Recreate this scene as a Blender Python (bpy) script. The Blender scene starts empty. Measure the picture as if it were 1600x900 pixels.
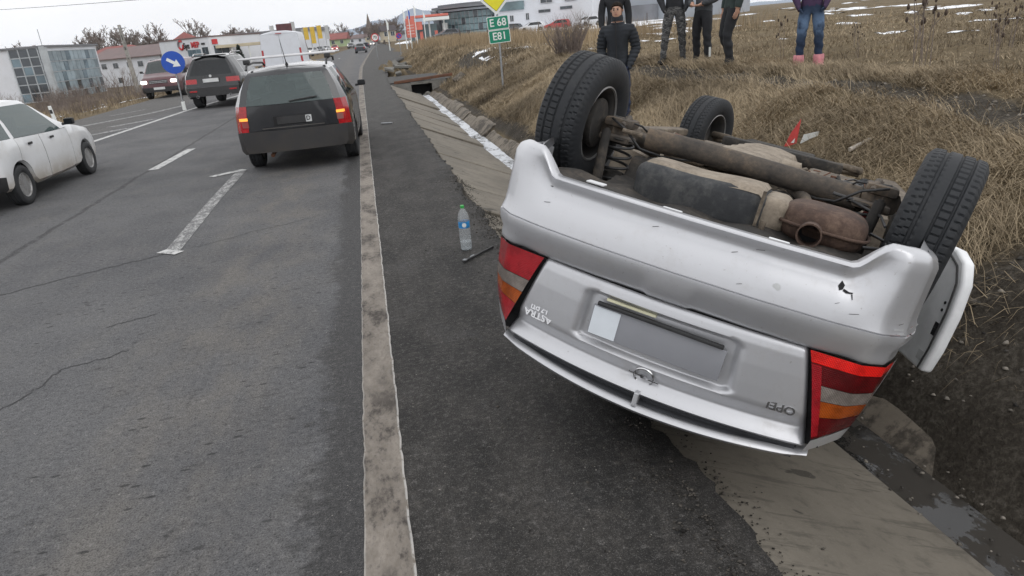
import bpy, bmesh, math, random
import numpy as np
from mathutils import Vector, Matrix
from math import radians, sin, cos, pi, sqrt, atan2

S = bpy.context.scene
COL = S.collection
# ------------------------------------------------------------------ camera
CAM_H = 1.75
Rw = Matrix(((0.97527719, -0.14763232, 0.1644357), (-0.20529185, -0.32987333, 0.92143304), (-0.08179035, -0.93240993, -0.35202565)))
cam = bpy.data.cameras.new('camera'); camo = bpy.data.objects.new('camera', cam); COL.objects.link(camo)
cam.sensor_width = 36; cam.lens = 1076.0 / 1600 * 36; cam.clip_start = .05; cam.clip_end = 9000
ax, ay, az = Rw @ Vector((1, 0, 0)), Rw @ Vector((0, -1, 0)), Rw @ Vector((0, 0, -1))
camo.matrix_world = Matrix(((ax.x, ay.x, az.x, 0), (ax.y, ay.y, az.y, 0), (ax.z, ay.z, az.z, CAM_H), (0, 0, 0, 1)))
S.camera = camo
# ------------------------------------------------------------------ overcast sky
SUN_EL, SUN_ROT = radians(38), radians(150)
W = bpy.data.worlds.new('World'); S.world = W; W.use_nodes = True
wn = W.node_tree.nodes; wl = W.node_tree.links; wn.clear()
sky = wn.new('ShaderNodeTexSky'); sky.sky_type = 'NISHITA'; sky.sun_disc = False
sky.sun_elevation = SUN_EL; sky.sun_rotation = SUN_ROT; sky.dust_density = 6; sky.air_density = 1.5; sky.ozone_density = 1
bw = wn.new('ShaderNodeRGBToBW'); wl.new(sky.outputs[0], bw.inputs[0])
# cloud deck: brighter overhead than at the horizon, faint soft mottling
tc = wn.new('ShaderNodeTexCoord'); sx = wn.new('ShaderNodeSeparateXYZ'); wl.new(tc.outputs['Generated'], sx.inputs[0])
mr = wn.new('ShaderNodeMapRange'); wl.new(sx.outputs[2], mr.inputs[0]); mr.inputs[1].default_value = -.02; mr.inputs[2].default_value = .9
mr.inputs[3].default_value = 10.4; mr.inputs[4].default_value = 11.6
wno = wn.new('ShaderNodeTexNoise'); wl.new(tc.outputs['Generated'], wno.inputs[0]); wno.inputs['Scale'].default_value = 2.2; wno.inputs['Detail'].default_value = 4
mr2 = wn.new('ShaderNodeMapRange'); wl.new(wno.outputs[0], mr2.inputs[0]); mr2.inputs[1].default_value = .3; mr2.inputs[2].default_value = .7
mr2.inputs[3].default_value = .93; mr2.inputs[4].default_value = 1.07
mu = wn.new('ShaderNodeMath'); mu.operation = 'MULTIPLY'; wl.new(mr.outputs[0], mu.inputs[0]); wl.new(mr2.outputs[0], mu.inputs[1])
ad = wn.new('ShaderNodeMath'); ad.operation = 'MULTIPLY_ADD'; wl.new(bw.outputs[0], ad.inputs[0]); ad.inputs[1].default_value = .12; wl.new(mu.outputs[0], ad.inputs[2])
tint = wn.new('ShaderNodeMix'); tint.data_type = 'RGBA'; tint.blend_type = 'MULTIPLY'; tint.inputs[0].default_value = 1
cmb = wn.new('ShaderNodeCombineColor')
for i in range(3): wl.new(ad.outputs[0], cmb.inputs[i])
wl.new(cmb.outputs[0], tint.inputs[6]); tint.inputs[7].default_value = (.972, .978, 1.0, 1)
bg = wn.new('ShaderNodeBackground'); bg.inputs[1].default_value = .105; wl.new(tint.outputs[2], bg.inputs[0])
wo = wn.new('ShaderNodeOutputWorld'); wl.new(bg.outputs[0], wo.inputs[0])
sl = bpy.data.lights.new('sun', 'SUN'); sl.energy = .5; sl.angle = radians(40); sl.color = (1, .97, .93)
slo = bpy.data.objects.new('sun', sl); COL.objects.link(slo)
sd = Vector((sin(SUN_ROT) * cos(SUN_EL), cos(SUN_ROT) * cos(SUN_EL), sin(SUN_EL)))
slo.rotation_euler = sd.to_track_quat('Z', 'Y').to_euler(); slo.location = (0, 0, 30)
vs = S.view_settings; vs.view_transform = 'Standard'; vs.look = 'None'; vs.exposure = 0; vs.gamma = 1; vs.use_curve_mapping = False
S.render.engine = 'CYCLES'
S.cycles.max_bounces = 5; S.cycles.diffuse_bounces = 3; S.cycles.glossy_bounces = 3; S.cycles.volume_bounces = 0; S.cycles.transparent_max_bounces = 12

# ------------------------------------------------------------------ helpers
def tag(o, label=None, cat=None, group=None, kind=None):
    if label: o['label'] = label
    if cat: o['category'] = cat
    if group: o['group'] = group
    if kind: o['kind'] = kind
    return o
def thing(name, label, cat, loc=(0, 0, 0), rz=0, group=None, rot=None):
    o = bpy.data.objects.new(name, None); COL.objects.link(o); o.location = loc
    o.rotation_euler = rot if rot else (0, 0, rz); o.empty_display_size = .2
    return tag(o, label, cat, group)
def copy_tree(o, parent=None):
    c = o.copy(); COL.objects.link(c); c.parent = parent
    for ch in o.children: copy_tree(ch, c)
    return c
class MB:
    """collects vertices and faces; build() links them as one mesh object"""
    def __init__(s): s.v = []; s.f = []; s.m = []
    def add(s, vs, fs, mi=0):
        b = len(s.v); s.v += [tuple(p) for p in vs]; s.f += [tuple(b + i for i in f) for f in fs]; s.m += [mi] * len(fs); return s
    def box(s, c, d, mi=0, rot=None, taper=1):
        x, y, z = d[0] / 2, d[1] / 2, d[2] / 2
        p = [Vector((i * x * (taper if k > 0 else 1), j * y * (taper if k > 0 else 1), k * z)) for k in (-1, 1) for j in (-1, 1) for i in (-1, 1)]
        if rot: p = [rot @ q for q in p]
        c = Vector(c)
        return s.add([q + c for q in p], [(0, 2, 3, 1), (4, 5, 7, 6), (0, 1, 5, 4), (2, 6, 7, 3), (0, 4, 6, 2), (1, 3, 7, 5)], mi)
    def bbox(s, c, d, b=.01, mi=0, rot=None):
        """box with bevelled edges"""
        bm = bmesh.new(); bmesh.ops.create_cube(bm, size=1)
        for v in bm.verts: v.co = Vector((v.co.x * d[0], v.co.y * d[1], v.co.z * d[2]))
        bmesh.ops.bevel(bm, geom=bm.edges[:], offset=min(b, min(d) * .45), segments=2, affect='EDGES', profile=.6)
        bm.verts.index_update(); c = Vector(c)
        vs = [(rot @ v.co if rot else v.co) + c for v in bm.verts]; fs = [[v.index for v in f.verts] for f in bm.faces]; bm.free()
        return s.add(vs, fs, mi)
    def tube(s, pts, rad, n=8, mi=0, cap=True):
        pts = [Vector(p) for p in pts]; k = len(pts)
        if not hasattr(rad, '__len__'): rad = [rad] * k
        vs = []; ref = None
        for i, p in enumerate(pts):
            t = (pts[min(i + 1, k - 1)] - pts[max(i - 1, 0)]).normalized()
            if ref is None:
                ref = Vector((0, 0, 1)) if abs(t.z) < .9 else Vector((1, 0, 0))
            u = (ref - t * ref.dot(t)).normalized(); w = t.cross(u); ref = u
            for a in range(n):
                th = 2 * pi * a / n; vs.append(p + (u * cos(th) + w * sin(th)) * rad[i])
        fs = [(i * n + a, i * n + (a + 1) % n, (i + 1) * n + (a + 1) % n, (i + 1) * n + a) for i in range(k - 1) for a in range(n)]
        if cap: fs += [tuple(range(n))[::-1], tuple((k - 1) * n + a for a in range(n))]
        return s.add(vs, fs, mi)
    def lathe(s, prof, n=24, axis='z', c=(0, 0, 0), mi=0, close=True):
        c = Vector(c); vs = []
        for r, h in prof:
            for a in range(n):
                th = 2 * pi * a / n; x, y = r * cos(th), r * sin(th)
                vs.append(c + (Vector((x, y, h)) if axis == 'z' else Vector((h, x, y)) if axis == 'x' else Vector((y, h, x))))
        k = len(prof)
        fs = [(i * n + a, i * n + (a + 1) % n, (i + 1) * n + (a + 1) % n, (i + 1) * n + a) for i in range(k - 1) for a in range(n)]
        if close: fs += [tuple(range(n))[::-1], tuple((k - 1) * n + a for a in range(n))]
        return s.add(vs, fs, mi)
    def grid(s, P, mi=0, flip=False, closeu=False):
        r, c = len(P), len(P[0]); vs = [p for row in P for p in row]
        fs = []
        for i in range(r - 1 + (1 if closeu else 0)):
            for j in range(c - 1):
                a, b = i * c + j, ((i + 1) % r) * c + j
                q = (a, a + 1, b + 1, b); fs.append(q[::-1] if flip else q)
        return s.add(vs, fs, mi)
    def prism(s, poly, d, o=(0, 0, 0), mi=0):
        """poly: 3d points of a planar outline, d: extrusion vector"""
        n = len(poly); d = Vector(d); o = Vector(o); p = [Vector(q) + o for q in poly]
        fs = [tuple(range(n))[::-1], tuple(range(n, 2 * n))] + [(i, (i + 1) % n, n + (i + 1) % n, n + i) for i in range(n)]
        return s.add(p + [q + d for q in p], fs, mi)
    def mesh(s, name, mats, smooth=None, fix=True):
        me = bpy.data.meshes.new(name); me.from_pydata(s.v, [], s.f)
        for m in (mats if isinstance(mats, (list, tuple)) else [mats]): me.materials.append(m)
        if max(s.m or [0]) > 0: me.polygons.foreach_set('material_index', s.m)
        if fix:
            bm = bmesh.new(); bm.from_mesh(me); bmesh.ops.remove_doubles(bm, verts=bm.verts, dist=1e-5)
            bmesh.ops.recalc_face_normals(bm, faces=bm.faces); bm.to_mesh(me); bm.free()
        if smooth is not None:
            me.polygons.foreach_set('use_smooth', [True] * len(me.polygons))
            if smooth < 179: me.set_sharp_from_angle(angle=radians(smooth))
        me.update(); return me
    def build(s, name, mats, parent=None, smooth=None, fix=True, loc=None):
        o = bpy.data.objects.new(name, s.mesh(name, mats, smooth, fix)); COL.objects.link(o); o.parent = parent
        if loc: o.location = loc
        return o
def fastmesh(name, V, F, mat, smooth=False, midx=None):
    """numpy arrays -> object"""
    V = np.asarray(V, np.float32); F = np.asarray(F, np.int32); k = F.shape[1]
    me = bpy.data.meshes.new(name); me.vertices.add(len(V)); me.vertices.foreach_set('co', V.ravel())
    me.loops.add(F.size); me.loops.foreach_set('vertex_index', F.ravel())
    me.polygons.add(len(F)); me.polygons.foreach_set('loop_start', np.arange(len(F), dtype=np.int32) * k)
    me.polygons.foreach_set('loop_total', np.full(len(F), k, np.int32))
    for m in (mat if isinstance(mat, (list, tuple)) else [mat]): me.materials.append(m)
    if midx is not None: me.polygons.foreach_set('material_index', np.asarray(midx, np.int32))
    if smooth: me.polygons.foreach_set('use_smooth', np.ones(len(F), bool))
    me.update(calc_edges=True); me.validate()
    o = bpy.data.objects.new(name, me); COL.objects.link(o); return o
def obj_from(name, me, parent=None, loc=None, rot=None, scale=None):
    o = bpy.data.objects.new(name, me); COL.objects.link(o); o.parent = parent
    if loc: o.location = loc
    if rot: o.rotation_euler = rot
    if scale: o.scale = scale
    return o
def text_mesh(txt, size, extrude, mat, name, parent, loc, rot, ax='CENTER', bold=0, sx=1):
    cu = bpy.data.curves.new(name, 'FONT'); cu.body = txt; cu.size = size; cu.extrude = extrude; cu.align_x = ax; cu.align_y = 'CENTER'; cu.offset = bold; cu.resolution_u = 3
    t = bpy.data.objects.new(name + '_tmp', cu); COL.objects.link(t)
    dg = bpy.context.evaluated_depsgraph_get(); me = bpy.data.meshes.new_from_object(t.evaluated_get(dg))
    bpy.data.objects.remove(t); bpy.data.curves.remove(cu); me.name = name; me.materials.clear(); me.materials.append(mat)
    o = obj_from(name, me, parent, loc, rot); o.scale = (sx, 1, 1); return o
def sstep(a, b, x):
    t = np.clip((np.asarray(x, float) - a) / (b - a), 0, 1); return t * t * (3 - 2 * t)

# ------------------------------------------------------------------ materials
class G:
    """tiny node-graph helper"""
    def __init__(s, name):
        s.m = bpy.data.materials.new(name); s.m.use_nodes = True; s.t = s.m.node_tree; s.n = s.t.nodes; s.l = s.t.links
        s.b = s.n['Principled BSDF']; s.out = s.n['Material Output']; s._p = None
    def new(s, typ, **kw):
        x = s.n.new('ShaderNode' + typ)
        for k, v in kw.items(): setattr(x, k, v)
        return x
    def put(s, sock, v):
        if isinstance(v, bpy.types.NodeSocket): s.l.new(v, sock)
        elif v is not None:
            if hasattr(sock.default_value, '__len__') and not hasattr(v, '__len__'): v = (v, v, v)
            if hasattr(v, '__len__') and len(v) == 3 and len(sock.default_value) == 4: v = (*v, 1)
            sock.default_value = v
    def pos(s, obj=False):
        if obj: return s.new('TexCoord').outputs['Object']
        if s._p is None: s._p = s.new('NewGeometry').outputs['Position']
        return s._p
    def xyz(s, v=None):
        x = s.new('SeparateXYZ'); s.l.new(v or s.pos(), x.inputs[0]); return x.outputs
    def scaled(s, sc, v=None, loc=(0, 0, 0)):
        x = s.new('Mapping'); s.l.new(v or s.pos(), x.inputs[0]); x.inputs['Scale'].default_value = sc; x.inputs['Location'].default_value = loc; return x.outputs[0]
    def noise(s, scale=5, detail=4, rough=.55, v=None, dist=0):
        x = s.new('TexNoise'); s.l.new(v or s.pos(), x.inputs['Vector']); x.inputs['Scale'].default_value = scale; x.inputs['Detail'].default_value = detail
        x.inputs['Roughness'].default_value = rough; x.inputs['Distortion'].default_value = dist; return x.outputs[0]
    def voro(s, scale=5, feat='F1', v=None, out=0, rand=1):
        x = s.new('TexVoronoi', feature=feat); s.l.new(v or s.pos(), x.inputs['Vector']); x.inputs['Scale'].default_value = scale; x.inputs['Randomness'].default_value = rand; return x.outputs[out]
    def wave(s, scale, v=None, dist=0, dirn='Z', detail=2):
        x = s.new('TexWave'); x.bands_direction = dirn; s.l.new(v or s.pos(), x.inputs['Vector']); x.inputs['Scale'].default_value = scale; x.inputs['Distortion'].default_value = dist; x.inputs['Detail'].default_value = detail; return x.outputs[0 if False else 1]
    def map(s, x, a, b, c=0, d=1, smooth=True):
        r = s.new('MapRange', interpolation_type='SMOOTHSTEP' if smooth else 'LINEAR'); s.put(r.inputs[0], x)
        for i, q in zip((1, 2, 3, 4), (a, b, c, d)): r.inputs[i].default_value = q
        return r.outputs[0]
    def math(s, op, a, b=None, c=None):
        x = s.new('Math', operation=op); s.put(x.inputs[0], a)
        if b is not None: s.put(x.inputs[1], b)
        if c is not None: s.put(x.inputs[2], c)
        return x.outputs[0]
    def mul(s, a, b): return s.math('MULTIPLY', a, b)
    def add(s, a, b): return s.math('ADD', a, b)
    def mix(s, f, a, b, mode='MIX'):
        x = s.new('Mix', data_type='RGBA', blend_type=mode); s.put(x.inputs[0], f); s.put(x.inputs[6], a); s.put(x.inputs[7], b); return x.outputs[2]
    def ramp(s, x, stops):
        r = s.new('ValToRGB'); s.put(r.inputs[0], x); e = r.color_ramp.elements
        while len(e) < len(stops): e.new(.5)
        for el, (p, c) in zip(e, stops): el.position = p; el.color = (*c, 1) if len(c) == 3 else c
        return r.outputs[0]
    def bump(s, h, strength=.3, dist=.01, prev=None):
        x = s.new('Bump'); x.inputs['Strength'].default_value = strength; x.inputs['Distance'].default_value = dist; s.put(x.inputs['Height'], h)
        if prev: s.l.new(prev, x.inputs['Normal'])
        return x.outputs[0]
    def done(s, col=None, rough=None, metal=None, nor=None, **kw):
        s.put(s.b.inputs['Base Color'], col); s.put(s.b.inputs['Roughness'], rough); s.put(s.b.inputs['Metallic'], metal)
        if nor is not None: s.l.new(nor, s.b.inputs['Normal'])
        for k, v in kw.items(): s.put(s.b.inputs[k.replace('_', ' ')], v)
        return s.m
M = {}
def simple(name, col, rough=.6, metal=0, var=.15, scale=8, bump=0, bscale=60, **kw):
    """one colour with mild mottling in object space"""
    g = G(name); v = g.pos(True); n = g.noise(scale, 5, .6, v)
    lo = tuple(c * (1 - var) for c in col); hi = tuple(min(1, c * (1 + var)) for c in col)
    c = g.mix(g.map(n, .3, .7), lo, hi); nor = None
    if bump: nor = g.bump(g.noise(bscale, 3, .6, v), bump, .01)
    r = g.map(n, .3, .7, max(0, rough - .06), min(1, rough + .06)); M[name] = g.done(c, r, metal, nor, **kw); return M[name]
def dirty(name, col, dirt, amount=.5, rough=.4, metal=0, scale=4, zlo=None, zhi=None, bump=.0, **kw):
    """paint with dirt; zlo..zhi (object z) puts more road dirt low on the body"""
    g = G(name); v = g.pos(True); n = g.noise(scale, 6, .65, v)
    f = g.map(n, .5 - amount * .25, .75)
    if zlo is not None:
        z = g.xyz(v)[2]; f = g.math('MAXIMUM', g.mul(f, amount), g.mul(g.map(z, zhi, zlo), g.map(n, .2, .6)))
    else: f = g.mul(f, amount)
    c = g.mix(f, col, dirt); r = g.mix(f, rough, .85); nor = g.bump(g.noise(90, 3, .6, v), bump, .005) if bump else None
    M[name] = g.done(c, r, g.mul(g.math('SUBTRACT', 1, f), metal) if metal else 0, nor, **kw); return M[name]
# ================================================================== SETTING
rng = np.random.default_rng(7); random.seed(7)
_lat = rng.random((256, 256))
def vn(x, y, f=1.0, seed=0, octs=3):
    """value noise 0..1"""
    x = np.asarray(x, float) * f + seed * 17.3; y = np.asarray(y, float) * f + seed * 9.7; t = 0; a = 1; s = 0
    for o in range(octs):
        xi = np.floor(x).astype(int); yi = np.floor(y).astype(int); fx = x - xi; fy = y - yi; fx = fx * fx * (3 - 2 * fx); fy = fy * fy * (3 - 2 * fy)
        L = lambda i, j: _lat[(xi + i) % 256, (yi + j) % 256]
        t = t + a * ((L(0, 0) * (1 - fx) + L(1, 0) * fx) * (1 - fy) + (L(0, 1) * (1 - fx) + L(1, 1) * fx) * fy); s += a; a *= .5; x = x * 2.03 + 5; y = y * 2.03 + 5
    return t / s
def edgeX(Y): return np.interp(Y, [-10, 30, 36, 52, 70, 101, 150, 230, 340, 420], [-.17, -.17, -.2, -.1, .3, 1.1, 2.4, 4.9, 9.5, 14])      # right edge line
def leftX(Y): return np.interp(Y, [-10, 20, 28, 37, 50, 75, 105, 168, 350, 420], [-11.5, -10.6, -9.9, -9.9, -10, -8.2, -4.9, -4.0, .6, 5])      # left tarmac edge
def shX(Y): return np.interp(Y, [-10, 30, 36, 40, 60, 80, 110, 160, 240], [.97, .98, 1.1, 1.3, 2.6, 6, 8, 8, 10])        # right tarmac edge
KX = np.array([-700, -250, -100, -55, -30, -18, -13, -11.2, -10.2, 0, .9, 1.0, 2.28, 2.58, 2.62, 2.86, 3.5, 4.3, 4.9, 5.4, 6.2, 8, 12, 40, 150, 500, 1500.])
ZN = np.array([-4, -4.4, -4.3, -3.7, -2.1, -.95, -.32, -.12, -.06, -.06, -.06, -.09, -.66, -.68, -.63, -.36, .24, .64, .82, .87, .84, .85, .88, 1.0, 1.3, 3, 6.])
ZF = np.array([-4, -4.4, -4.3, -3.7, -2.1, -.95, -.32, -.12, -.06, -.06, -.06, -.09, -.66, -.68, -.64, -.40, -.16, .18, .42, .62, .78, .85, .88, 1.0, 1.3, 3, 6.])
ZX = np.array([-4, -4.4, -4.3, -3.7, -2.1, -.95, -.32, -.12, -.06, -.06, -.06, -.06, -.08, -.1, -.1, -.1, -.05, .05, .2, .3, .5, .75, .95, 1.0, 1.3, 3, 6.])
def gz0(X, Y):
    X = np.asarray(X, float); Y = np.asarray(Y, float)
    a = sstep(12.5, 20, Y); b = sstep(62, 95, Y)
    off = np.where(Y > 45, edgeX(Y) + .17, 0) * (X > 0)
    zn = np.interp(X - off, KX, ZN); zf = np.interp(X - off, KX, ZF); zx = np.interp(X - off, KX, ZX)
    z = (zn * (1 - a) + zf * a) * (1 - b) + zx * b
    return z - .35 * sstep(60, 140, Y) * (X < -11) * 0
def gz(X, Y):
    """ground height"""
    X = np.asarray(X, float); Y = np.asarray(Y, float); z = gz0(X, Y)
    w = sstep(2.8, 3.3, X); wl_ = sstep(-11, -13, X)
    z = z + (w + wl_) * ((vn(X, Y, .55, 1) - .5) * .22 + (vn(X, Y, 2.2, 2) - .5) * .10)
    z = z + w * np.exp(-((X - 5.4) ** 2 / 2.5 + (Y - 34) ** 2 / 14)) * .25      # spoil heap beside the culvert
    z = z + w * sstep(2.9, 3.3, X) * (vn(X, Y, 7, 3, 2) - .5) * .05
    return z
def soil_mask(X, Y):
    X = np.asarray(X, float); Y = np.asarray(Y, float)
    band = np.exp(-((X - np.interp(Y, [0, 4, 7, 10, 13, 18], [4.9, 4.9, 5.4, 5.1, 4.6, 5.2])) / .42) ** 2) * (Y < 15) * .9
    heap = np.exp(-((X - 4.9) ** 2 / .9 + (Y - 32.5) ** 2 / 26)) * 1.0
    foot = np.exp(-((X - 2.95) / .22) ** 2) * .8
    near = sstep(4.6, 2.6, Y) * sstep(4.9, 3.9, X) * .85
    m = np.maximum.reduce([band, heap, foot, near]) + (vn(X, Y, 1.4, 5) - .5) * .7
    return np.where(X > 2.75, sstep(.42, .72, m), ((X > .5) & (Y < 80)) * 1.0)

# ---- materials of the setting
def mat_ground():
    g = G('dry_ground'); a = g.new('Attribute'); a.attribute_name = 'soil'; so = a.outputs['Fac']
    n1 = g.noise(.35, 5, .6); n2 = g.noise(2.5, 6, .65); n3 = g.noise(22, 5, .7, g.scaled((1, 1, .5)))
    grass = g.ramp(g.add(g.mul(n1, .5), g.mul(n2, .5)), [(.32, (.105, .080, .046)), (.5, (.195, .150, .090)), (.68, (.29, .23, .14))])
    grass = g.mix(g.map(n3, .35, .7), g.mix(.55, grass, (.03, .022, .014)), grass)
    soil = g.ramp(g.add(g.mul(n2, .4), g.mul(g.noise(30, 4, .7), .6)), [(.3, (.024, .020, .016)), (.5, (.058, .050, .040)), (.66, (.125, .112, .094))])
    c = g.mix(so, grass, soil)
    h = g.add(g.mul(n3, .6), g.mul(g.noise(60, 4, .7), .4))
    return g.done(c, .95, 0, g.bump(h, .9, .05), Specular_IOR_Level=.15)
def mat_asphalt(name, shoulder=False):
    g = G(name); x, y, z = g.xyz(); p = g.pos()
    fine = g.noise(120, 4, .8); agg = g.voro(150, 'F1', out=0); grit = g.noise(45, 4, .7); big = g.noise(.7, 5, .6); mid = g.noise(3.2, 5, .62, g.scaled((1, .45, 1)))
    ragged = g.noise(2.6, 7, .72, g.scaled((1, .55, 1)))
    if not shoulder:
        base = g.mix(g.map(big, .3, .7), (.082, .083, .088), (.126, .126, .129))
        base = g.mix(g.mul(g.map(mid, .45, .75), .5), base, (.152, .146, .138))
        wet = g.map(g.add(g.add(x, g.mul(g.math('SUBTRACT', ragged, .5), .55)), g.mul(g.math('SUBTRACT', g.noise(13, 5, .75, g.scaled((.6, 1.6, 1))), .5), .32)), -.52, -.40)       # damp strip along the edge line
        wet = g.mul(wet, g.map(y, 30, 20))
        spots = g.mul(g.map(g.noise(7.5, 6, .75, g.scaled((.6, 1.3, 1))), .585, .64), g.map(x, -3.4, -.7))
        wet = g.math('MAXIMUM', wet, g.mul(spots, .75))
        dust = g.mul(g.map(g.math('ABSOLUTE', g.add(x, 1.15)), .75, .1), g.map(mid, .3, .7))
        base = g.mix(g.mul(dust, .55), base, (.165, .150, .132))
        seam = g.map(g.math('ABSOLUTE', g.add(g.add(x, 3.80), g.mul(g.math('SUBTRACT', g.noise(1.3, 4), .5), .16))), .055, .012)
        seam = g.mul(seam, g.map(g.noise(9, 3), .25, .5)); base = g.mix(g.mul(seam, .8), base, (.04, .04, .042))
        base = g.mix(g.mul(g.map(x, -6.4, -7.6), .55), base, (.105, .098, .088))
    else:
        base = g.mix(g.map(mid, .3, .7), (.019, .018, .017), (.050, .046, .042))
        base = g.mix(g.mul(g.map(g.noise(9, 5, .7), .52, .72), .55), base, (.098, .090, .080))
        base = g.mix(g.mul(g.map(y, 9, 26), .5), base, (.080, .078, .074))
        wet = g.map(ragged, .52, .66); wet = g.mul(wet, .6)
        pebb = g.map(g.voro(34, 'F1', out=0), .16, .09); pebb = g.mul(pebb, g.map(g.noise(5, 4), .52, .62)); base = g.mix(g.mul(pebb, .75), base, (.19, .17, .14))
    c = g.mix(g.mul(wet, .85), base, (.030, .029, .029))
    c = g.mix(g.map(fine, .46, .70, 0, .75), c, (.012, .012, .012)); c = g.mix(g.map(agg, .30, .08, 0, .38), c, (.30, .29, .28)); c = g.mix(g.map(g.voro(55, 'F1', out=0), .10, .05, 0, .5), c, (.34, .32, .29))
    c = g.mix(g.map(grit, .56, .74, 0, .4), c, (.05, .048, .046))
    r = g.math('SUBTRACT', g.map(fine, .2, .8, .72, .92), g.mul(wet, .18))
    grain = g.noise(30, 8, .86); c = g.mix(g.map(grain, .50, .62, 0, .7), c, g.mix(.62, c, (0, 0, 0))); c = g.mix(g.map(grain, .48, .36, 0, .6), c, g.mix(.25, c, (.5, .48, .46)))
    pits = g.mul(g.map(g.voro(9.5, 'F1', v=g.scaled((.6, 1.5, 1)), out=0), .17, .10), g.map(g.noise(2.1, 4, .6), .44, .54)); c = g.mix(g.mul(pits, .75), c, (.016, .016, .016))
    fleck = g.mul(g.map(g.voro(21, 'F1', out=0), .085, .05), g.map(g.noise(4, 3), .45, .6)); c = g.mix(g.mul(fleck, .6), c, (.42, .40, .36))
    nb = g.bump(g.add(g.mul(fine, .45), g.mul(g.add(agg, grit), .5)), .55, .012)
    return g.done(c, r, 0, nb, Specular_IOR_Level=.32)
def mat_line(name, wear):
    g = G(name); a = g.new('Attribute'); a.attribute_name = 'u'; u = a.outputs['Fac']; v = g.scaled((1, .5, 1))
    n = g.noise(8, 6, .72, v); n2 = g.noise(38, 5, .75, v); big = g.noise(1.6, 3, .6)
    paint = g.mix(g.map(n2, .3, .7), (.155, .134, .111), (.27, .24, .208))
    dirt = g.map(g.add(g.mul(g.noise(4.2, 7, .72, v), .62), g.mul(n2, .38)), .60 - wear * .29, .70 - wear * .18)
    dirt = g.mul(dirt, g.map(big, .3, .5, .55, 1))
    rim = g.math('MAXIMUM', g.map(u, .93, .97), g.mul(g.map(u, .05, .02), .5)); rim = g.mul(rim, g.map(n2, .34, .5))
    c = g.mix(dirt, paint, (.048, .040, .034)); c = g.mix(g.mul(rim, .7), c, (.46, .45, .43))
    return g.done(c, .85, 0, g.bump(g.add(n, n2), .4, .006))
def mat_paint(name, wear, col=(.62, .62, .61), under=(.11, .11, .112)):
    g = G(name); n = g.noise(14, 6, .75, g.scaled((1, .4, 1))); n2 = g.noise(70, 3, .7)
    f = g.map(g.add(g.mul(n, .6), g.mul(n2, .4)), .62 - wear * .35, .70 - wear * .25)
    return g.done(g.mix(f, col, under), .8, 0)
def mat_concrete(name, base=(.172, .153, .124), damp=True, mud=0):
    g = G(name); n = g.noise(1.3, 6, .65); n2 = g.noise(11, 5, .7); n3 = g.noise(90, 3, .7)
    c = g.mix(g.map(n, .3, .7), tuple(b * .78 for b in base), tuple(b * 1.15 for b in base))
    c = g.mix(g.mul(g.map(n2, .48, .72), .5), c, tuple(b * .42 for b in base))
    st = g.mul(g.map(g.noise(3.1, 3, .5, g.scaled((1, 1.6, 1))), .665, .69), .85)      # damp spots
    c = g.mix(st, c, tuple(b * .28 for b in base)); c = g.mix(g.map(n3, .55, .75, 0, .35), c, tuple(b * 1.5 for b in base))
    stk = g.noise(2.2, 6, .7, g.scaled((.7, 7, 1))); c = g.mix(g.map(stk, .54, .64, 0, .55), c, tuple(b * .38 for b in base))
    if mud: c = g.mix(g.mul(g.map(g.add(g.mul(g.noise(1.7, 6, .7), .65), g.mul(n2, .35)), .46, .56), mud), c, (.030, .025, .020))
    return g.done(c, .9, 0, g.bump(g.add(g.mul(n2, .6), g.mul(n3, .4)), .5, .01))
def mat_water():
    g = G('ditch_ice'); n = g.noise(2.2, 5, .65, g.scaled((1, .6, 1))); n2 = g.noise(16, 5, .7)
    y = g.xyz()[1]
    ice = g.mul(g.map(g.add(g.mul(n, .5), g.mul(n2, .5)), .42, .53), g.map(y, 4.5, 7.5, 0, 1))
    pud = g.map(g.noise(5.5, 5, .65, g.scaled((1.3, .7, 1))), .50, .56); c = g.mix(ice, g.mix(pud, (.034, .029, .023), (.018, .017, .016)), (.55, .57, .60)); r = g.mix(ice, g.mix(pud, .85, .05), .6)
    return g.done(c, r, 0, g.bump(n2, .12, .01))
M['ground'] = mat_ground(); M['asphalt'] = mat_asphalt('asphalt_road'); M['shoulder'] = mat_asphalt('asphalt_shoulder', True)
M['edge_line'] = mat_line('worn_edge_line', .55); M['paint'] = mat_paint('road_paint', .38, (.50, .50, .49)); M['paint_old'] = mat_paint('road_paint_worn', .62, (.40, .40, .39))
M['concrete'] = mat_concrete('slab_concrete'); M['concrete2'] = mat_concrete('kerb_concrete', (.185, .158, .125), mud=.75); M['ice'] = mat_water()
g = G('snow'); M['snow'] = g.done(g.mix(g.map(g.noise(5, 4), .3, .7), (.72, .74, .78), (.86, .87, .89)), .7, 0, g.bump(g.noise(25, 4), .4, .02))
g = G('tar'); M['crack'] = g.done(g.mix(g.map(g.noise(20, 3), .3, .7), (.018, .018, .019), (.05, .05, .052)), .8)

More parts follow.
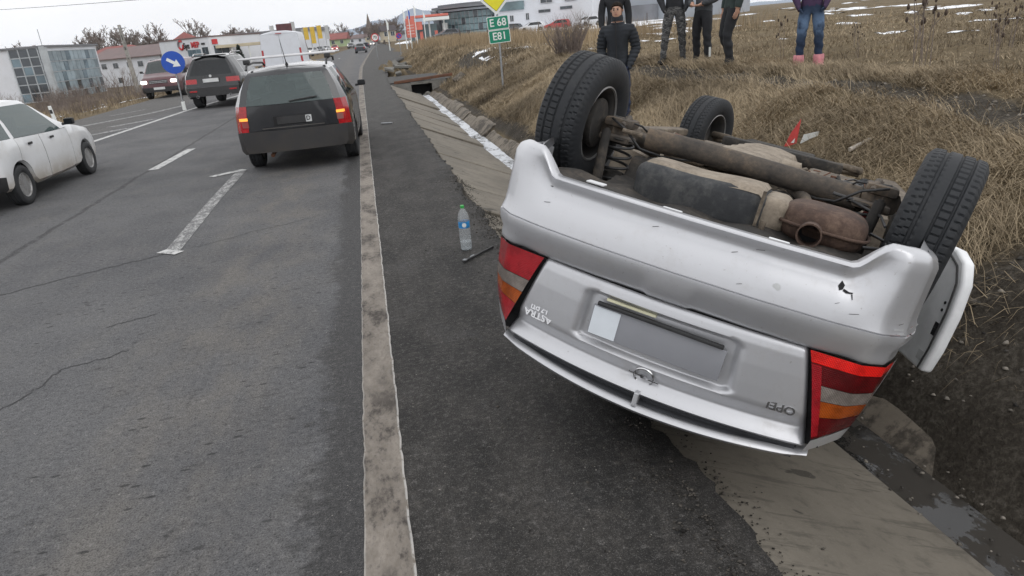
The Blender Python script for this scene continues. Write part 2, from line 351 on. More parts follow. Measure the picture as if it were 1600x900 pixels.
# ---- ground sheet
gx = np.unique(np.concatenate([-np.geomspace(45, 1400, 24), np.arange(-45, -10, .55), np.arange(-10, .9, 1.3), np.arange(.9, 2.7, .15), np.arange(2.7, 7.5, .075), np.arange(7.5, 16, .3), np.geomspace(16, 1500, 40)]))
gy = np.unique(np.concatenate([np.arange(-7, 1, .6), np.arange(1, 14, .09), np.arange(14, 34, .2), np.arange(34, 60, .6), np.geomspace(60, 1800, 60)]))
XX, YY = np.meshgrid(gx, gy); ZZ = gz(XX, YY); nx = len(gx); ny = len(gy)
ii, jj = np.meshgrid(np.arange(ny - 1), np.arange(nx - 1), indexing='ij'); a0 = (ii * nx + jj).ravel()
ground = fastmesh('ground', np.stack([XX, YY, ZZ], -1).reshape(-1, 3), np.stack([a0, a0 + 1, a0 + nx + 1, a0 + nx], 1), M['ground'], True)
at = ground.data.attributes.new('soil', 'FLOAT', 'POINT'); at.data.foreach_set('value', soil_mask(XX, YY).ravel().astype(np.float32)); tag(ground, kind='structure')

def strip(name, ys, xl, xr, mat, z=0, nu=2, depth=0, jag=None):
    """sheet between two edge curves; carries attribute u across its width"""
    ys = np.asarray(ys, float); L = np.asarray(xl(ys), float); R_ = np.asarray(xr(ys), float)
    if jag is not None: R_ = R_ + jag(ys)
    u = np.linspace(0, 1, nu); X = L[:, None] * (1 - u) + R_[:, None] * u; Y = np.repeat(ys[:, None], nu, 1); Z = np.full_like(X, z)
    V = np.stack([X, Y, Z], -1).reshape(-1, 3); n = len(ys); i, j = np.meshgrid(np.arange(n - 1), np.arange(nu - 1), indexing='ij'); a = (i * nu + j).ravel()
    F = np.stack([a, a + 1, a + nu + 1, a + nu], 1); U = np.tile(u, n)
    if depth:
        E_ = np.stack([R_, ys, np.full(n, z - depth)], -1); b = len(V); V = np.concatenate([V, E_]); k = np.arange(n - 1); t = k * nu + nu - 1
        F = np.concatenate([F, np.stack([t, b + k, b + k + 1, t + nu], 1)]); U = np.concatenate([U, np.ones(n)])
    o = fastmesh(name, V, F, mat); at = o.data.attributes.new('u', 'FLOAT', 'POINT'); at.data.foreach_set('value', U.astype(np.float32)); return tag(o, kind='structure')
ysr = np.unique(np.concatenate([np.arange(-7, 40, .5), np.geomspace(40, 900, 60)]))
strip('road', ysr, leftX, lambda y: edgeX(y) + .0, M['asphalt'], 0, 12)
ysd = np.unique(np.concatenate([np.arange(-7, 40, .05), np.geomspace(40, 420, 60)]))
strip('road_shoulder', ysd, lambda y: edgeX(y), shX, M['shoulder'], 0, 6, .14, lambda y: (vn(y, y * 0, 1.1, 4) - .5) * .13 * (y < 31) + (vn(y, y * 0, 9, 6) - .5) * .10 * (y < 31) + (vn(y, y * 0, 23, 9) - .5) * .05 * (y < 12) + .12 * np.exp(-((y - 1.9) / .8) ** 2))
strip('edge_line', ysd, lambda y: edgeX(y) - .085 + (vn(y, y * 0, 16, 5) - .5) * .018, lambda y: edgeX(y) + .092 + (vn(y, y * 0, 14, 8) - .5) * .018, M['edge_line'], .004, 6)
def quad_strip(name, pts, w, mat, z=.004, n=12):
    """painted stripe along a polyline (x, y)"""
    P = [Vector((p[0], p[1], 0)) for p in pts]; mb = MB(); L = []
    for i, p in enumerate(P):
        t = (P[min(i + 1, len(P) - 1)] - P[max(i - 1, 0)]).normalized(); nrm = Vector((-t.y, t.x, 0)) * w / 2
        L.append([p + nrm + Vector((0, 0, z)), p - nrm + Vector((0, 0, z))])
    mb.grid(L); o = mb.build(name, mat); return tag(o, kind='structure')
def wob(a, b, n, amp, seed=0):
    r = random.Random(seed); n *= 2; amp *= 1.5; dr_ = [0, 0]; out = []
    for i in range(n + 1):
        dr_ = [dr_[k] * .8 + r.uniform(-amp, amp) for k in (0, 1)]; e = min(1, min(i, n - i) / 4); out.append((a[0] + (b[0] - a[0]) * i / n + dr_[0] * e, a[1] + (b[1] - a[1]) * i / n + dr_[1] * e))
    return out
quad_strip('lane_dash', [(-3.73, 12.7), (-3.62, 15.1)], .17, M['paint'])
for y0 in (27, 39, 51, 63, 75, 90): quad_strip('lane_dash', [(-3.65 + edgeX(y0) + .17, y0), (-3.65 + edgeX(y0 + 3) + .17, y0 + 3)], .15, M['paint'])
quad_strip('worn_lane_line', [(-2.06, 6.9), (-2.10, 9.2), (-2.1, 11.6)], .15, M['paint_old'])
quad_strip('lane_tick', [(-2.17, 6.98), (-1.97, 6.83)], .11, M['paint'], .008)
quad_strip('lane_tick', [(-2.50, 11.2), (-2.06, 11.55)], .16, M['paint'], .008)
quad_strip('island_line', [(-6.9, 15.5), (-6.7, 18.3), (-6.45, 22), (-6.2, 25.9), (-5.9, 29), (-5.3, 33)], .16, M['paint'])
quad_strip('island_line', [(-9.6, 21), (-8.9, 23.6), (-7.5, 26.7), (-6.9, 29.5)], .3, M['paint_old'])
quad_strip('island_line', [(-9.0, 27.5), (-8.3, 29.2)], .14, M['paint_old'])
for a, b in (((-7.6, 17.8), (-6.9, 18.9)), ((-7.6, 20.2), (-6.7, 21.6)), ((-7.5, 22.6), (-6.6, 24))): quad_strip('island_hatch', [a, b], .3, M['paint_old'])
cr = [wob((-4.2, 5.7), (-2.05, 6.93), 26, .02, 1), wob((-2.35, 3.5), (-2.1, 4.35), 16, .018, 2), wob((-2.1, 4.35), (-1.75, 4.5), 10, .014, 3), wob((-2.05, 5.0), (-1.75, 5.15), 9, .012, 14),
      wob((-2.6, 3.05), (-2.05, 3.05), 14, .014, 4), wob((-2.6, 2.6), (-2.45, 3.05), 8, .014, 5), wob((-5.6, 13.0), (-5.0, 14.6), 14, .03, 6), wob((-1.9, 7.0), (-.7, 7.7), 22, .014, 15)]
for k, c_ in enumerate(cr): quad_strip('road_crack', c_, (.014, .011, .009, .010, .013, .016, .03, .007)[k % 8], M['crack'], .0025)

# ---- concrete ditch lining: each slab and each channel stone is a piece
lining = thing('ditch_lining', 'pale concrete slabs and channel stones lining the roadside ditch', 'ditch lining')
def slab_mesh(L, seed):
    r = random.Random(seed); mb = MB(); th = .09
    a = Vector((0, 0, 0)); b = Vector((1.315, 0, -.56)); n = Vector((.56, 0, 1.315)).normalized() * th
    bm = bmesh.new(); q = [a, b, b - n, a - n]
    v0 = [bm.verts.new(p + Vector((0, r.uniform(-.02, .02), 0))) for p in q]; v1 = [bm.verts.new(p + Vector((0, L + r.uniform(-.02, .02), 0))) for p in q]
    bm.faces.new(v0[::-1]); bm.faces.new(v1)
    for i in range(4): bm.faces.new((v0[i], v0[(i + 1) % 4], v1[(i + 1) % 4], v1[i]))
    bmesh.ops.recalc_face_normals(bm, faces=bm.faces); bmesh.ops.bevel(bm, geom=bm.edges[:], offset=.012, segments=1, affect='EDGES')
    me = bpy.data.meshes.new('slab'); bm.to_mesh(me); bm.free(); me.materials.append(M['concrete']); return me
y = -1.2; k = 0; slen = [2.7, 2.9, 2.6, 1.3, 1.5]
while y < 29.6:
    L = slen[k] if k < len(slen) else random.choice((.98, 1.0, 1.02, 1.5, 1.02)); gap = random.choice((.06, .07, .12, .06)) if k > 3 else .035
    if y + L > 30.3: L = 30.3 - y
    o = obj_from('slab', slab_mesh(L, k), lining, (.985 + random.uniform(-.02, .02), y, -.012 + random.uniform(-.018, .012)), (random.uniform(-.008, .008), random.uniform(-.012, .012), 0)); y += L + gap; k += 1
def chan_mesh(L, seed):
    r = random.Random(seed); prof = [(2.50, -.66), (2.52, -.60), (2.58, -.55), (2.74, -.42), (2.80, -.385), (2.90, -.375), (2.95, -.5), (2.75, -.66)]
    mb = MB(); n = max(3, int(L / .18)); rows = []
    for i in range(n + 1):
        e = .012 if i in (0, n) else 0
        rows.append([Vector((x + r.uniform(-.008, .008) + (e if j < 4 else -e), L * i / n, z - e + r.uniform(-.008, .008))) for j, (x, z) in enumerate(prof)])
    mb.grid(rows); mb.f.append(tuple(range(8))); mb.m.append(0); mb.f.append(tuple(n * 8 + j for j in range(8))[::-1]); mb.m.append(0)
    return mb.mesh('channel_stone', M['concrete2'], 50)
y = -1; k = 0
while y < 30:
    L = random.uniform(1.5, 2.4); obj_from('channel_stone', chan_mesh(L, k), lining, (random.uniform(-.02, .02), y, random.uniform(-.02, .01) - (.085 if y < 5 else 0)), (0, random.uniform(-.02, .02), random.uniform(-.012, .012))); y += L + .012; k += 1
# broken slab bits at the tarmac edge
for (x, y, s, rz) in ((1.02, 6.35, .17, .4), (1.14, 6.0, .10, 1.1), (.99, 5.75, .07, .2)):
    mb = MB(); mb.bbox((0, 0, .02), (s, s * .62, .045), .01); mb.build('slab_fragment', M['concrete'], lining, None, loc=(x, y, -.05 - .42 * max(0, x - .97))).rotation_euler = (.1, .15, rz)
strip('ditch_water', np.arange(-3, 30.4, .25), lambda y: 2.2 + 0 * y, lambda y: 2.56 + 0 * y, M['ice'], -.59, 4)
strip('ditch_water', np.geomspace(36.5, 80, 40), lambda y: 2.15 + .5 * (vn(y, y, .3, 3) - .5) + edgeX(y) + .17, lambda y: 2.75 + .5 * (vn(y, y, .3, 8) - .5) + edgeX(y) + .17, M['snow'], -.60, 4)

# ---- culvert bridge
dm = lambda n, c, d, a, r=.9: dirty(n, c, d, a, r)
M['rust'] = dm('rusty_steel', (.13, .055, .028), (.05, .03, .022), .6, .8); M['wallconc'] = mat_concrete('headwall_concrete', (.17, .165, .15))
M['black'] = simple('dark_void', (.012, .012, .013), .9)
cb = thing('culvert_bridge', 'low concrete culvert bridge with rusty beam across the ditch', 'culvert bridge', (0, 30.6, 0))
mb = MB(); mb.box((1.42, .15, -.39), (.96, .3, .62)); mb.box((3.1, .2, -.36), (.62, .3, .66)); mb.box((2.35, .17, -.10), (.9, .26, .10)); mb.build('headwall', M['wallconc'], cb)
mb = MB(); mb.box((2.3, 3.0, -.10), (3.2, 5.4, .16)); mb.build('deck', M['shoulder'], cb)
mb = MB(); mb.box((2.3, .7, -.5), (.9, .04, .9)); mb.build('culvert_mouth', M['black'], cb)
mb = MB(); mb.bbox((0, 0, 0), (2.5, .16, .10), .015); mb.box((0, .02, .055), (2.5, .10, .02)); bo = mb.build('beam', M['rust'], cb, loc=(2.45, .08, .05)); bo.rotation_euler = (0, -.055, -.05)
for k, (x, y, z, s) in enumerate(((2.15, -.35, -.56, .22), (2.4, -.6, -.57, .16), (2.55, -.2, -.55, .25), (1.7, 5.6, .1, .3))):
    mb = MB(); mb.bbox((0, 0, 0), (s, s * .7, s * .5), s * .15); mb.build('rubble', M['wallconc'], cb, loc=(x, y, z)).rotation_euler = (.3 * k, .2, k)
# heap of broken slabs beyond the bridge
hp = thing('rubble_heap', 'heap of broken grey slabs and earth beyond the culvert bridge', 'rubble heap', (1.7, 46, 0))
mb = MB(); r_ = random.Random(4)
rows = []
for i in range(13):
    rows.append([])
    for j in range(13):
        a, b = i / 6 - 1, j / 6 - 1; h = max(0, 1 - a * a - b * b) ** .7
        rows[-1].append(Vector((a * 1.0, b * 7, -.55 + h * .85 * (1 + r_.uniform(-.3, .3)))))
mb.grid(rows); mb.build('earth', M['ground'], hp, 60)
for k in range(16):
    s = r_.uniform(.35, .9); mb = MB(); mb.bbox((0, 0, 0), (s, s * .6, .12), .02); mb.build('broken_slab', M['wallconc'], hp, loc=(r_.uniform(-.3, .8), r_.uniform(-5.5, 3), r_.uniform(0, .25))).rotation_euler = (r_.uniform(-.6, .6), r_.uniform(-.5, .5), r_.uniform(0, 3))
mb = MB(); mb.bbox((0, 0, 0), (.5, .32, .14), .03); o = mb.build('concrete_lump', M['concrete2'], loc=(3.72, 28.6, float(gz(3.72, 28.6)) + .06)); o.rotation_euler = (.5, -.5, .4); tag(o, 'pale concrete lump lying on the bank by the culvert', 'concrete block')

# ---- snow lying in hollows of the field
def masked(name, xs, ys, fn, mat, lift, kind='stuff', zf=gz):
    X, Y = np.meshgrid(xs, ys); m = fn(X, Y); Z = zf(X, Y) + lift * np.clip(m * 3, 0, 1); nx_ = len(xs)
    i, j = np.meshgrid(np.arange(len(ys) - 1), np.arange(nx_ - 1), indexing='ij'); a = (i * nx_ + j).ravel()
    F = np.stack([a, a + 1, a + nx_ + 1, a + nx_], 1); keep = (m.ravel()[F] > 0).all(1); F = F[keep]
    us, inv = np.unique(F.ravel(), return_inverse=True)
    o = fastmesh(name, np.stack([X, Y, Z], -1).reshape(-1, 3)[us], inv.reshape(-1, 4), mat, True); tag(o, kind=kind); return o
sn = masked('snow_patches', np.arange(5.0, 13, .07), np.arange(24, 46, .12), lambda X, Y: vn(X * .7, Y, .95, 21) - .50 - .3 * sstep(2.4, 4.6, np.hypot((X - 7.6 - (Y - 33) * .18) * 1.0, (Y - 33) * .36)), M['snow'], .05)
tag(sn, 'patches of white snow lying behind the priority road sign', 'snow')
sn = masked('snow_patches', np.geomspace(9, 120, 260), np.geomspace(7, 200, 330), lambda X, Y: vn(X / (1 + .02 * np.hypot(X, Y)), Y / (1 + .02 * np.hypot(X, Y)) * .8, .9, 23) - .69 + .30 * sstep(40, 75, np.hypot(X, Y)) * sstep(.60, .40, X / Y), M['snow'], .05)
tag(sn, 'scattered scraps of white snow in the dry field', 'snow')
sn = masked('snow_patches', np.arange(-26, -10.9, .12), np.arange(24, 60, .25), lambda X, Y: vn(X, Y * .5, .8, 27) - .67, M['snow'], .06)
tag(sn, 'scraps of snow on the brushy verge left of the road', 'snow')
sn = masked('snow_patches', np.arange(6.55, 7.0, .02), np.arange(10.1, 10.5, .03), lambda X, Y: .35 - np.hypot((X - 6.72) / .22, (Y - 10.28) / .12) * .35 + (vn(X, Y, 9, 3) - .5) * .2, M['snow'], .03)
tag(sn, 'small strip of snow by the pink boots', 'snow')

# ---- dry grass: blades grown in numpy
def mat_blade(name, lo, hi):
    g = G(name); a = g.new('Attribute'); a.attribute_name = 'cr'
    return g.done(g.ramp(a.outputs['Fac'], [(0, lo), (.55, tuple((p + q) / 2 for p, q in zip(lo, hi))), (1, hi)]), .8, 0, Specular_IOR_Level=.2)
M['straw'] = mat_blade('dry_straw', (.070, .053, .034), (.43, .345, .23)); M['reed'] = mat_blade('dry_reed', (.17, .125, .075), (.43, .335, .215)); M['weed'] = mat_blade('brown_weed', (.045, .032, .022), (.14, .10, .065))
def blades(name, X, Y, h, lean, ldir, w, mat, seed, zf=gz):
    r = np.random.default_rng(seed); n = len(X); Z = zf(X, Y) - .02
    th = r.uniform(0, 2 * pi, n); wx, wy = np.cos(th) * w / 2, np.sin(th) * w / 2
    dx, dy = np.cos(ldir), np.sin(ldir); up1 = h * np.cos(lean * .6) * .55; out1 = h * np.sin(lean * .6) * .55; up2 = up1 + h * .5 * np.cos(np.minimum(lean * 1.25, 1.75)); out2 = out1 + h * .5 * np.sin(np.minimum(lean * 1.25, 1.75))
    def P(o, u, k): return np.stack([X + dx * o + wx * k, Y + dy * o + wy * k, Z + u], -1)
    o1z = zf(X + dx * out2, Y + dy * out2) - zf(X, Y); up2 = up2 + o1z * np.clip(lean, 0, 1); up1 = up1 + o1z * .5 * np.clip(lean, 0, 1)
    z0 = np.zeros(n); V = np.stack([P(z0, z0, -1), P(z0, z0, 1), P(out1, up1, .75), P(out1, up1, -.75), P(out2, up2, 0)], 1).reshape(-1, 3)
    b = np.arange(n)[:, None] * 5; F = np.concatenate([b + np.array([[0, 1, 2]]), b + np.array([[0, 2, 3]]), b + np.array([[3, 2, 4]])])
    o = fastmesh(name, V, F, mat); c = np.repeat(np.clip(vn(X, Y, .8, 31) * 1.3 - .45 + r.random(n) * .6, 0, 1), 5)
    at = o.data.attributes.new('cr', 'FLOAT', 'POINT'); at.data.foreach_set('value', c.astype(np.float32)); return tag(o, kind='stuff')
def scatter(n, x0, x1, y0, y1, dens, seed):
    r = np.random.default_rng(seed); X = r.uniform(x0, x1, n); Y = r.uniform(y0, y1, n); k = r.random(n) < dens(X, Y); return X[k], Y[k]
R8 = np.random.default_rng(99)
# long grass laid flat on the bank, in swirls
X, Y = scatter(620000, 2.85, 6.4, 1.0, 30, lambda X, Y: (1 - .93 * soil_mask(X, Y)) * np.clip(vn(X, Y, 2.4, 41) * 2.6 - .6, 0.05, 1) * sstep(36, 5, Y) * sstep(2.9, 3.15, X), 1)
n = len(X); tag(blades('bank_grass', X, Y, R8.uniform(.10, .32, n), R8.uniform(.85, 1.6, n), 2.6 + 2.4 * (vn(X, Y, .9, 44) - .5) * 2 + R8.normal(0, .85, n), R8.uniform(.002, .0052, n) * (1 + Y * .07), M['straw'], 5), 'long dry straw laid flat on the ditch bank', 'grass')
X, Y = scatter(210000, 4.6, 30, 3, 42, lambda X, Y: (1 - .9 * soil_mask(X, Y)) * np.clip(vn(X, Y, 1.5, 47) * 2.2 - .5, .05, 1) * sstep(46, 10, np.hypot(X, Y)), 2)
n = len(X); tag(blades('field_grass', X, Y, R8.uniform(.03, .11, n) * (1 + .02 * np.hypot(X, Y)), R8.uniform(.4, 1.5, n), R8.uniform(0, 6.28, n), R8.uniform(.004, .009, n) * (1 + .08 * np.hypot(X, Y)), M['straw'], 6), 'short dry grass covering the field', 'grass')
X, Y = scatter(90000, 4.0, 30, 26, 105, lambda X, Y: sstep(.36, .56, vn(X, Y, .22, 51) + .10) * np.exp(-((X - np.interp(Y, [26, 34, 60, 105], [8.8, 7.6, 6.4, 7.2])) / np.where(X > np.interp(Y, [26, 34, 60, 105], [8.8, 7.6, 6.4, 7.2]), 6.0, .6)) ** 2), 3)
n = len(X); tag(blades('reed_grass', X, Y, R8.uniform(.4, .95, n), R8.uniform(.0, .45, n), R8.uniform(0, 6.28, n), R8.uniform(.010, .02, n) * (1 + Y * .012), M['reed'], 7), 'tall pale dry reeds along the field edge', 'reeds')
X, Y = scatter(60000, 2.9, 10, 24, 80, lambda X, Y: (1 - .9 * soil_mask(X, Y)) * np.clip(vn(X, Y, .8, 49) * 2.4 - .5, .05, 1), 14)
n = len(X); tag(blades('far_bank_grass', X, Y, R8.uniform(.12, .35, n), R8.uniform(.4, 1.4, n), R8.uniform(0, 6.28, n), R8.uniform(.010, .022, n) * (1 + .015 * Y), M['straw'], 16), 'dry grass on the bank past the culvert', 'grass')
X, Y = scatter(42000, -45, -10.3, 16, 75, lambda X, Y: np.clip(vn(X, Y, .6, 57) * 2.6 - .7, .06, 1) * sstep(-48, -11, X), 4)
n = len(X); tag(blades('verge_grass', X, Y, R8.uniform(.12, .5, n), R8.uniform(.1, .9, n), R8.uniform(0, 6.28, n), R8.uniform(.012, .03, n), M['straw'], 8), 'dry rough grass on the verge left of the road', 'grass')
X, Y = scatter(9000, 4.4, 14, 5, 16, lambda X, Y: np.clip(vn(X, Y, 1.2, 61) * 3 - 1.5, 0, 1), 5)
n = len(X); tag(blades('dead_weeds', X, Y, R8.uniform(.10, .32, n), R8.uniform(.0, .6, n), R8.uniform(0, 6.28, n), R8.uniform(.003, .007, n), M['weed'], 9), 'thin brown dead weeds standing in the field', 'weeds')
# loose stones and grit on the shoulder and soil
def grit(name, X, Y, s, mat, seed, zf):
    r = np.random.default_rng(seed); n = len(X); Z = zf(X, Y)
    o = np.array([[1, 0, 0], [-1, 0, 0], [0, 1, 0], [0, -1, 0], [0, 0, 1], [0, 0, -1]], float); f = np.array([[0, 2, 4], [2, 1, 4], [1, 3, 4], [3, 0, 4], [2, 0, 5], [1, 2, 5], [3, 1, 5], [0, 3, 5]])
    V = np.stack([X, Y, Z], -1)[:, None, :] + o[None] * (s[:, None, None] * r.uniform(.5, 1.2, (n, 6, 3)) * np.array([1, 1, .6]))
    ob = fastmesh(name, V.reshape(-1, 3), (np.arange(n)[:, None, None] * 6 + f[None]).reshape(-1, 3), mat); at = ob.data.attributes.new('cr', 'FLOAT', 'POINT'); at.data.foreach_set('value', np.repeat(r.random(n), 6).astype(np.float32)); return tag(ob, kind='stuff')
M['grit_dark'] = mat_blade('dark_gravel', (.012, .011, .010), (.10, .09, .078)); M['grit'] = mat_blade('loose_grit', (.03, .028, .026), (.26, .235, .20))
sz = lambda X, Y: np.where(X < 1.02, .004, -.02 - .425 * (X - 1.0))
X, Y = scatter(46000, .25, 1.5, .9, 9, lambda X, Y: np.exp(-((X - 1.06) / .15) ** 2) * np.clip(vn(X, Y, 3, 71) * 2.8 - .7, 0, 1) + .012, 6)
tag(grit('loose_gravel', X, Y, R8.uniform(.002, .008, len(X)) * (1 + .8 * (R8.random(len(X)) > .93)), M['grit_dark'], 11, sz), 'loose gravel along the broken tarmac edge', 'gravel')
X, Y = scatter(6000, 2.85, 7, 2, 14, lambda X, Y: soil_mask(X, Y) * .8 + .01, 7)
tag(grit('soil_clods', X, Y, R8.uniform(.006, .03, len(X)), M['grit'], 12, gz), 'grey clods and stones on the bare soil of the bank', 'gravel')
X, Y = scatter(2500, -3, -.3, 1.2, 9, lambda X, Y: .12 + 0 * X, 8)
tag(grit('road_grit', X, Y, R8.uniform(.0015, .004, len(X)), M['grit'], 13, lambda X, Y: 0 * X + .002), 'tiny stones scattered on the road', 'grit')
X, Y = scatter(900, 2.25, 2.66, 1.2, 12, lambda X, Y: .5 + 0 * X, 9)
tag(grit('ditch_litter', X, Y, R8.uniform(.004, .018, len(X)), M['grit'], 14, lambda X, Y: 0 * X - .572), 'dark leaves and crumbs lying in the ditch ice', 'litter')
# ================================================================== VEHICLES
def mat_glass(name, tint=(.05, .065, .065), clear=.45, rough=.03):
    g = G(name); tr = g.new('BsdfTransparent'); tr.inputs[0].default_value = (.62, .70, .69, 1); mx = g.new('MixShader'); mx.inputs[0].default_value = 1 - clear
    g.done(tint, rough, 0, Specular_IOR_Level=.7); g.l.new(tr.outputs[0], mx.inputs[1]); g.l.new(g.b.outputs[0], mx.inputs[2]); g.l.new(mx.outputs[0], g.out.inputs[0]); return g.m
M['glass'] = mat_glass('car_glass'); M['glass_clear'] = mat_glass('car_glass_clear', (.10, .13, .13), .42); M['glass_dark'] = simple('tinted_glass', (.010, .012, .014), .05, 0, .1, 2, Specular_IOR_Level=.4); M['glass_pale'] = mat_glass('car_glass_pale', (.13, .17, .17), .35)
M['rubber'] = simple('tyre_rubber', (.022, .023, .025), .75, 0, .35, 9, .25, 160)
g = G('dusty_tyre'); v = g.pos(True); n = g.noise(7, 6, .7, v); n2 = g.noise(60, 4, .7, v)
M['rubber_dusty'] = g.done(g.mix(g.map(g.add(g.mul(n, .6), g.mul(n2, .4)), .42, .68, 0, .5), (.011, .013, .016), (.036, .036, .037)), .7, 0, g.bump(n2, .25, .003))
M['trim'] = simple('black_plastic', (.022, .022, .023), .55, 0, .3, 12, .15, 120); M['rim'] = dirty('dirty_rim', (.36, .36, .36), (.10, .085, .07), .6, .45, .6, 6); M['rim_dark'] = dirty('dark_steel_rim', (.05, .05, .05), (.12, .10, .08), .6, .6, .2, 8)
M['chrome'] = simple('chrome', (.62, .62, .63), .15, 1, .05, 4); M['plate'] = simple('plate_white', (.55, .56, .56), .4, 0, .1, 10); M['seat'] = simple('seat_cloth', (.03, .031, .033), .9, 0, .3, 14)
M['red_lens'] = simple('red_lens', (.36, .010, .014), .12, 0, .25, 25, Coat_Weight=.6, Coat_Roughness=.05); M['amber_lens'] = simple('amber_lens', (.62, .16, .015), .12, 0, .2, 25, Coat_Weight=.6)
M['clear_lens'] = simple('clear_lens', (.33, .31, .30), .12, .2, .3, 40, Coat_Weight=.6); M['head_lens'] = simple('headlamp_lens', (.55, .56, .57), .1, .4, .1, 20, Coat_Weight=.6)
def emissive(name, col, st, base=(.3, .3, .3)):
    g = G(name); M[name] = g.done(base, .3, 0, Emission_Color=col, Emission_Strength=st); return M[name]
emissive('lamp_amber_on', (1, .42, .06), 1.05, (.6, .25, .03)); emissive('lamp_white_on', (1, .93, .82), 4.0); emissive('lamp_red_on', (1, .05, .04), 1.2, (.4, .01, .01)); emissive('lamp_far_on', (1, .85, .7), 3.0)

def tyre_mesh(R=.305, W=.19, rr=.185, n=200, tread=True, mat=None):
    """tyre with tread grooves; axis along x"""
    prof = [(-W * .42, rr - .004), (-W * .50, rr + .018), (-W * .535, rr + (R - rr) * .45), (-W * .52, R - .032), (-W * .47, R - .013), (-W * .44, R - .006)]
    xs = np.linspace(-W * .42, W * .42, 41 if tread else 9)
    full = [(x, r, 0) for x, r in prof] + [(float(x), R - .003 * (x / (W * .42)) ** 4, 1) for x in xs] + [(-x, r, 0) for x, r in prof[::-1]]
    th = np.linspace(0, 2 * pi, n, endpoint=False); X = np.array([f[0] for f in full]); Rr_ = np.array([f[1] for f in full]); T = np.array([f[2] for f in full])
    RR = np.repeat(Rr_[None], n, 0)
    if tread:
        TH = th[:, None]; xx = X[None]; dep = np.zeros_like(RR)
        for c in (-.21, .05, .27): dep = np.maximum(dep, .0075 * (np.abs(xx / W - c) < .024))
        ph = (TH * 66 / (2 * pi) + 1.1 * np.abs(xx / W) ** 1.5 * np.sign(xx)) % 1
        lat = (ph < .17) * (np.abs(xx / W) > .06) * ((np.abs(xx / W + .07) > .12))
        dep = np.maximum(dep, .0055 * lat); ph2 = (TH * 66 / (2 * pi) + .5) % 1; dep = np.maximum(dep, .004 * ((ph2 < .3) * (np.abs(xx / W + .17) < .03)))
        RR = RR - dep * T[None]
        RR = RR - .006 * ((np.abs(X) > W * .46) & (np.abs(X) < W * .5))[None] * (((th * 66 / (2 * pi)) % 1) < .17)[:, None]
    m = len(full); V = np.stack([np.repeat(X[None], n, 0), RR * np.cos(th)[:, None], RR * np.sin(th)[:, None]], -1).reshape(-1, 3)
    i, j = np.meshgrid(np.arange(n), np.arange(m - 1), indexing='ij'); a = (i * m + j).ravel(); b = (((i + 1) % n) * m + j).ravel()
    o = fastmesh('tyre', V, np.stack([a, b, b + 1, a + 1], 1), mat or M['rubber'], True); me = o.data; me.set_sharp_from_angle(angle=radians(38)); bpy.data.objects.remove(o); return me
def rim_mesh(rr=.185, W=.15, spokes=10, mat='rim', style='cover'):
    mb = MB(); n = 40
    mb.lathe([(rr, -W / 2), (rr - .004, -W / 2 - .004), (rr - .016, -W / 2 + .006), (rr - .024, -W / 2 + .03), (rr - .026, W / 2 - .035), (rr - .016, W / 2 - .006), (rr - .004, W / 2 + .004), (rr, W / 2)], n, 'x', close=False)
    if style == 'cover':       # wheel cover / alloy with spokes on the +x face
        xo = W / 2 - .012
        mb.lathe([(0, xo + .004), (.045, xo + .004), (.055, xo - .004), (.055, xo - .03), (0, xo - .03)], 24, 'x', close=False)
        for k in range(spokes):
            t = 2 * pi * k / spokes; u = Vector((0, cos(t), sin(t))); w_ = Vector((0, -sin(t), cos(t)))
            p = [u * .045 + w_ * .017, u * (rr - .02) + w_ * .024, u * (rr - .02) - w_ * .024, u * .045 - w_ * .017]
            mb.prism([q + Vector((xo - .012, 0, 0)) for q in p], (.014, 0, 0))
        mb.lathe([(rr - .03, xo - .03), (0, xo - .05)], n, 'x', mi=1, close=False)
    else:                       # steel wheel disc with holes, dish side +x
        xo = W / 2 - .03
        mb.lathe([(rr - .001, -W / 2 - .006), (rr - .010, -W / 2 - .010), (rr - .014, -W / 2 - .002)], n, 'x', mi=2, close=False)
        mb.lathe([(rr - .024, xo - .01), (rr - .05, xo + .01), (.085, xo - .002), (.07, xo - .02), (0, xo - .022)], n, 'x', close=False)
        for k in range(8):
            t = 2 * pi * k / 8; mb.lathe([(.0, xo + .012), (.016, xo + .011)], 10, 'x', (0, cos(t) * .118, sin(t) * .118), mi=1, close=False)
        mb.lathe([(0, xo + .01), (.03, xo + .008), (.032, xo - .02)], 16, 'x', close=False)
    return mb.mesh('rim', [M[mat], M['trim'], M['rim']], 35)

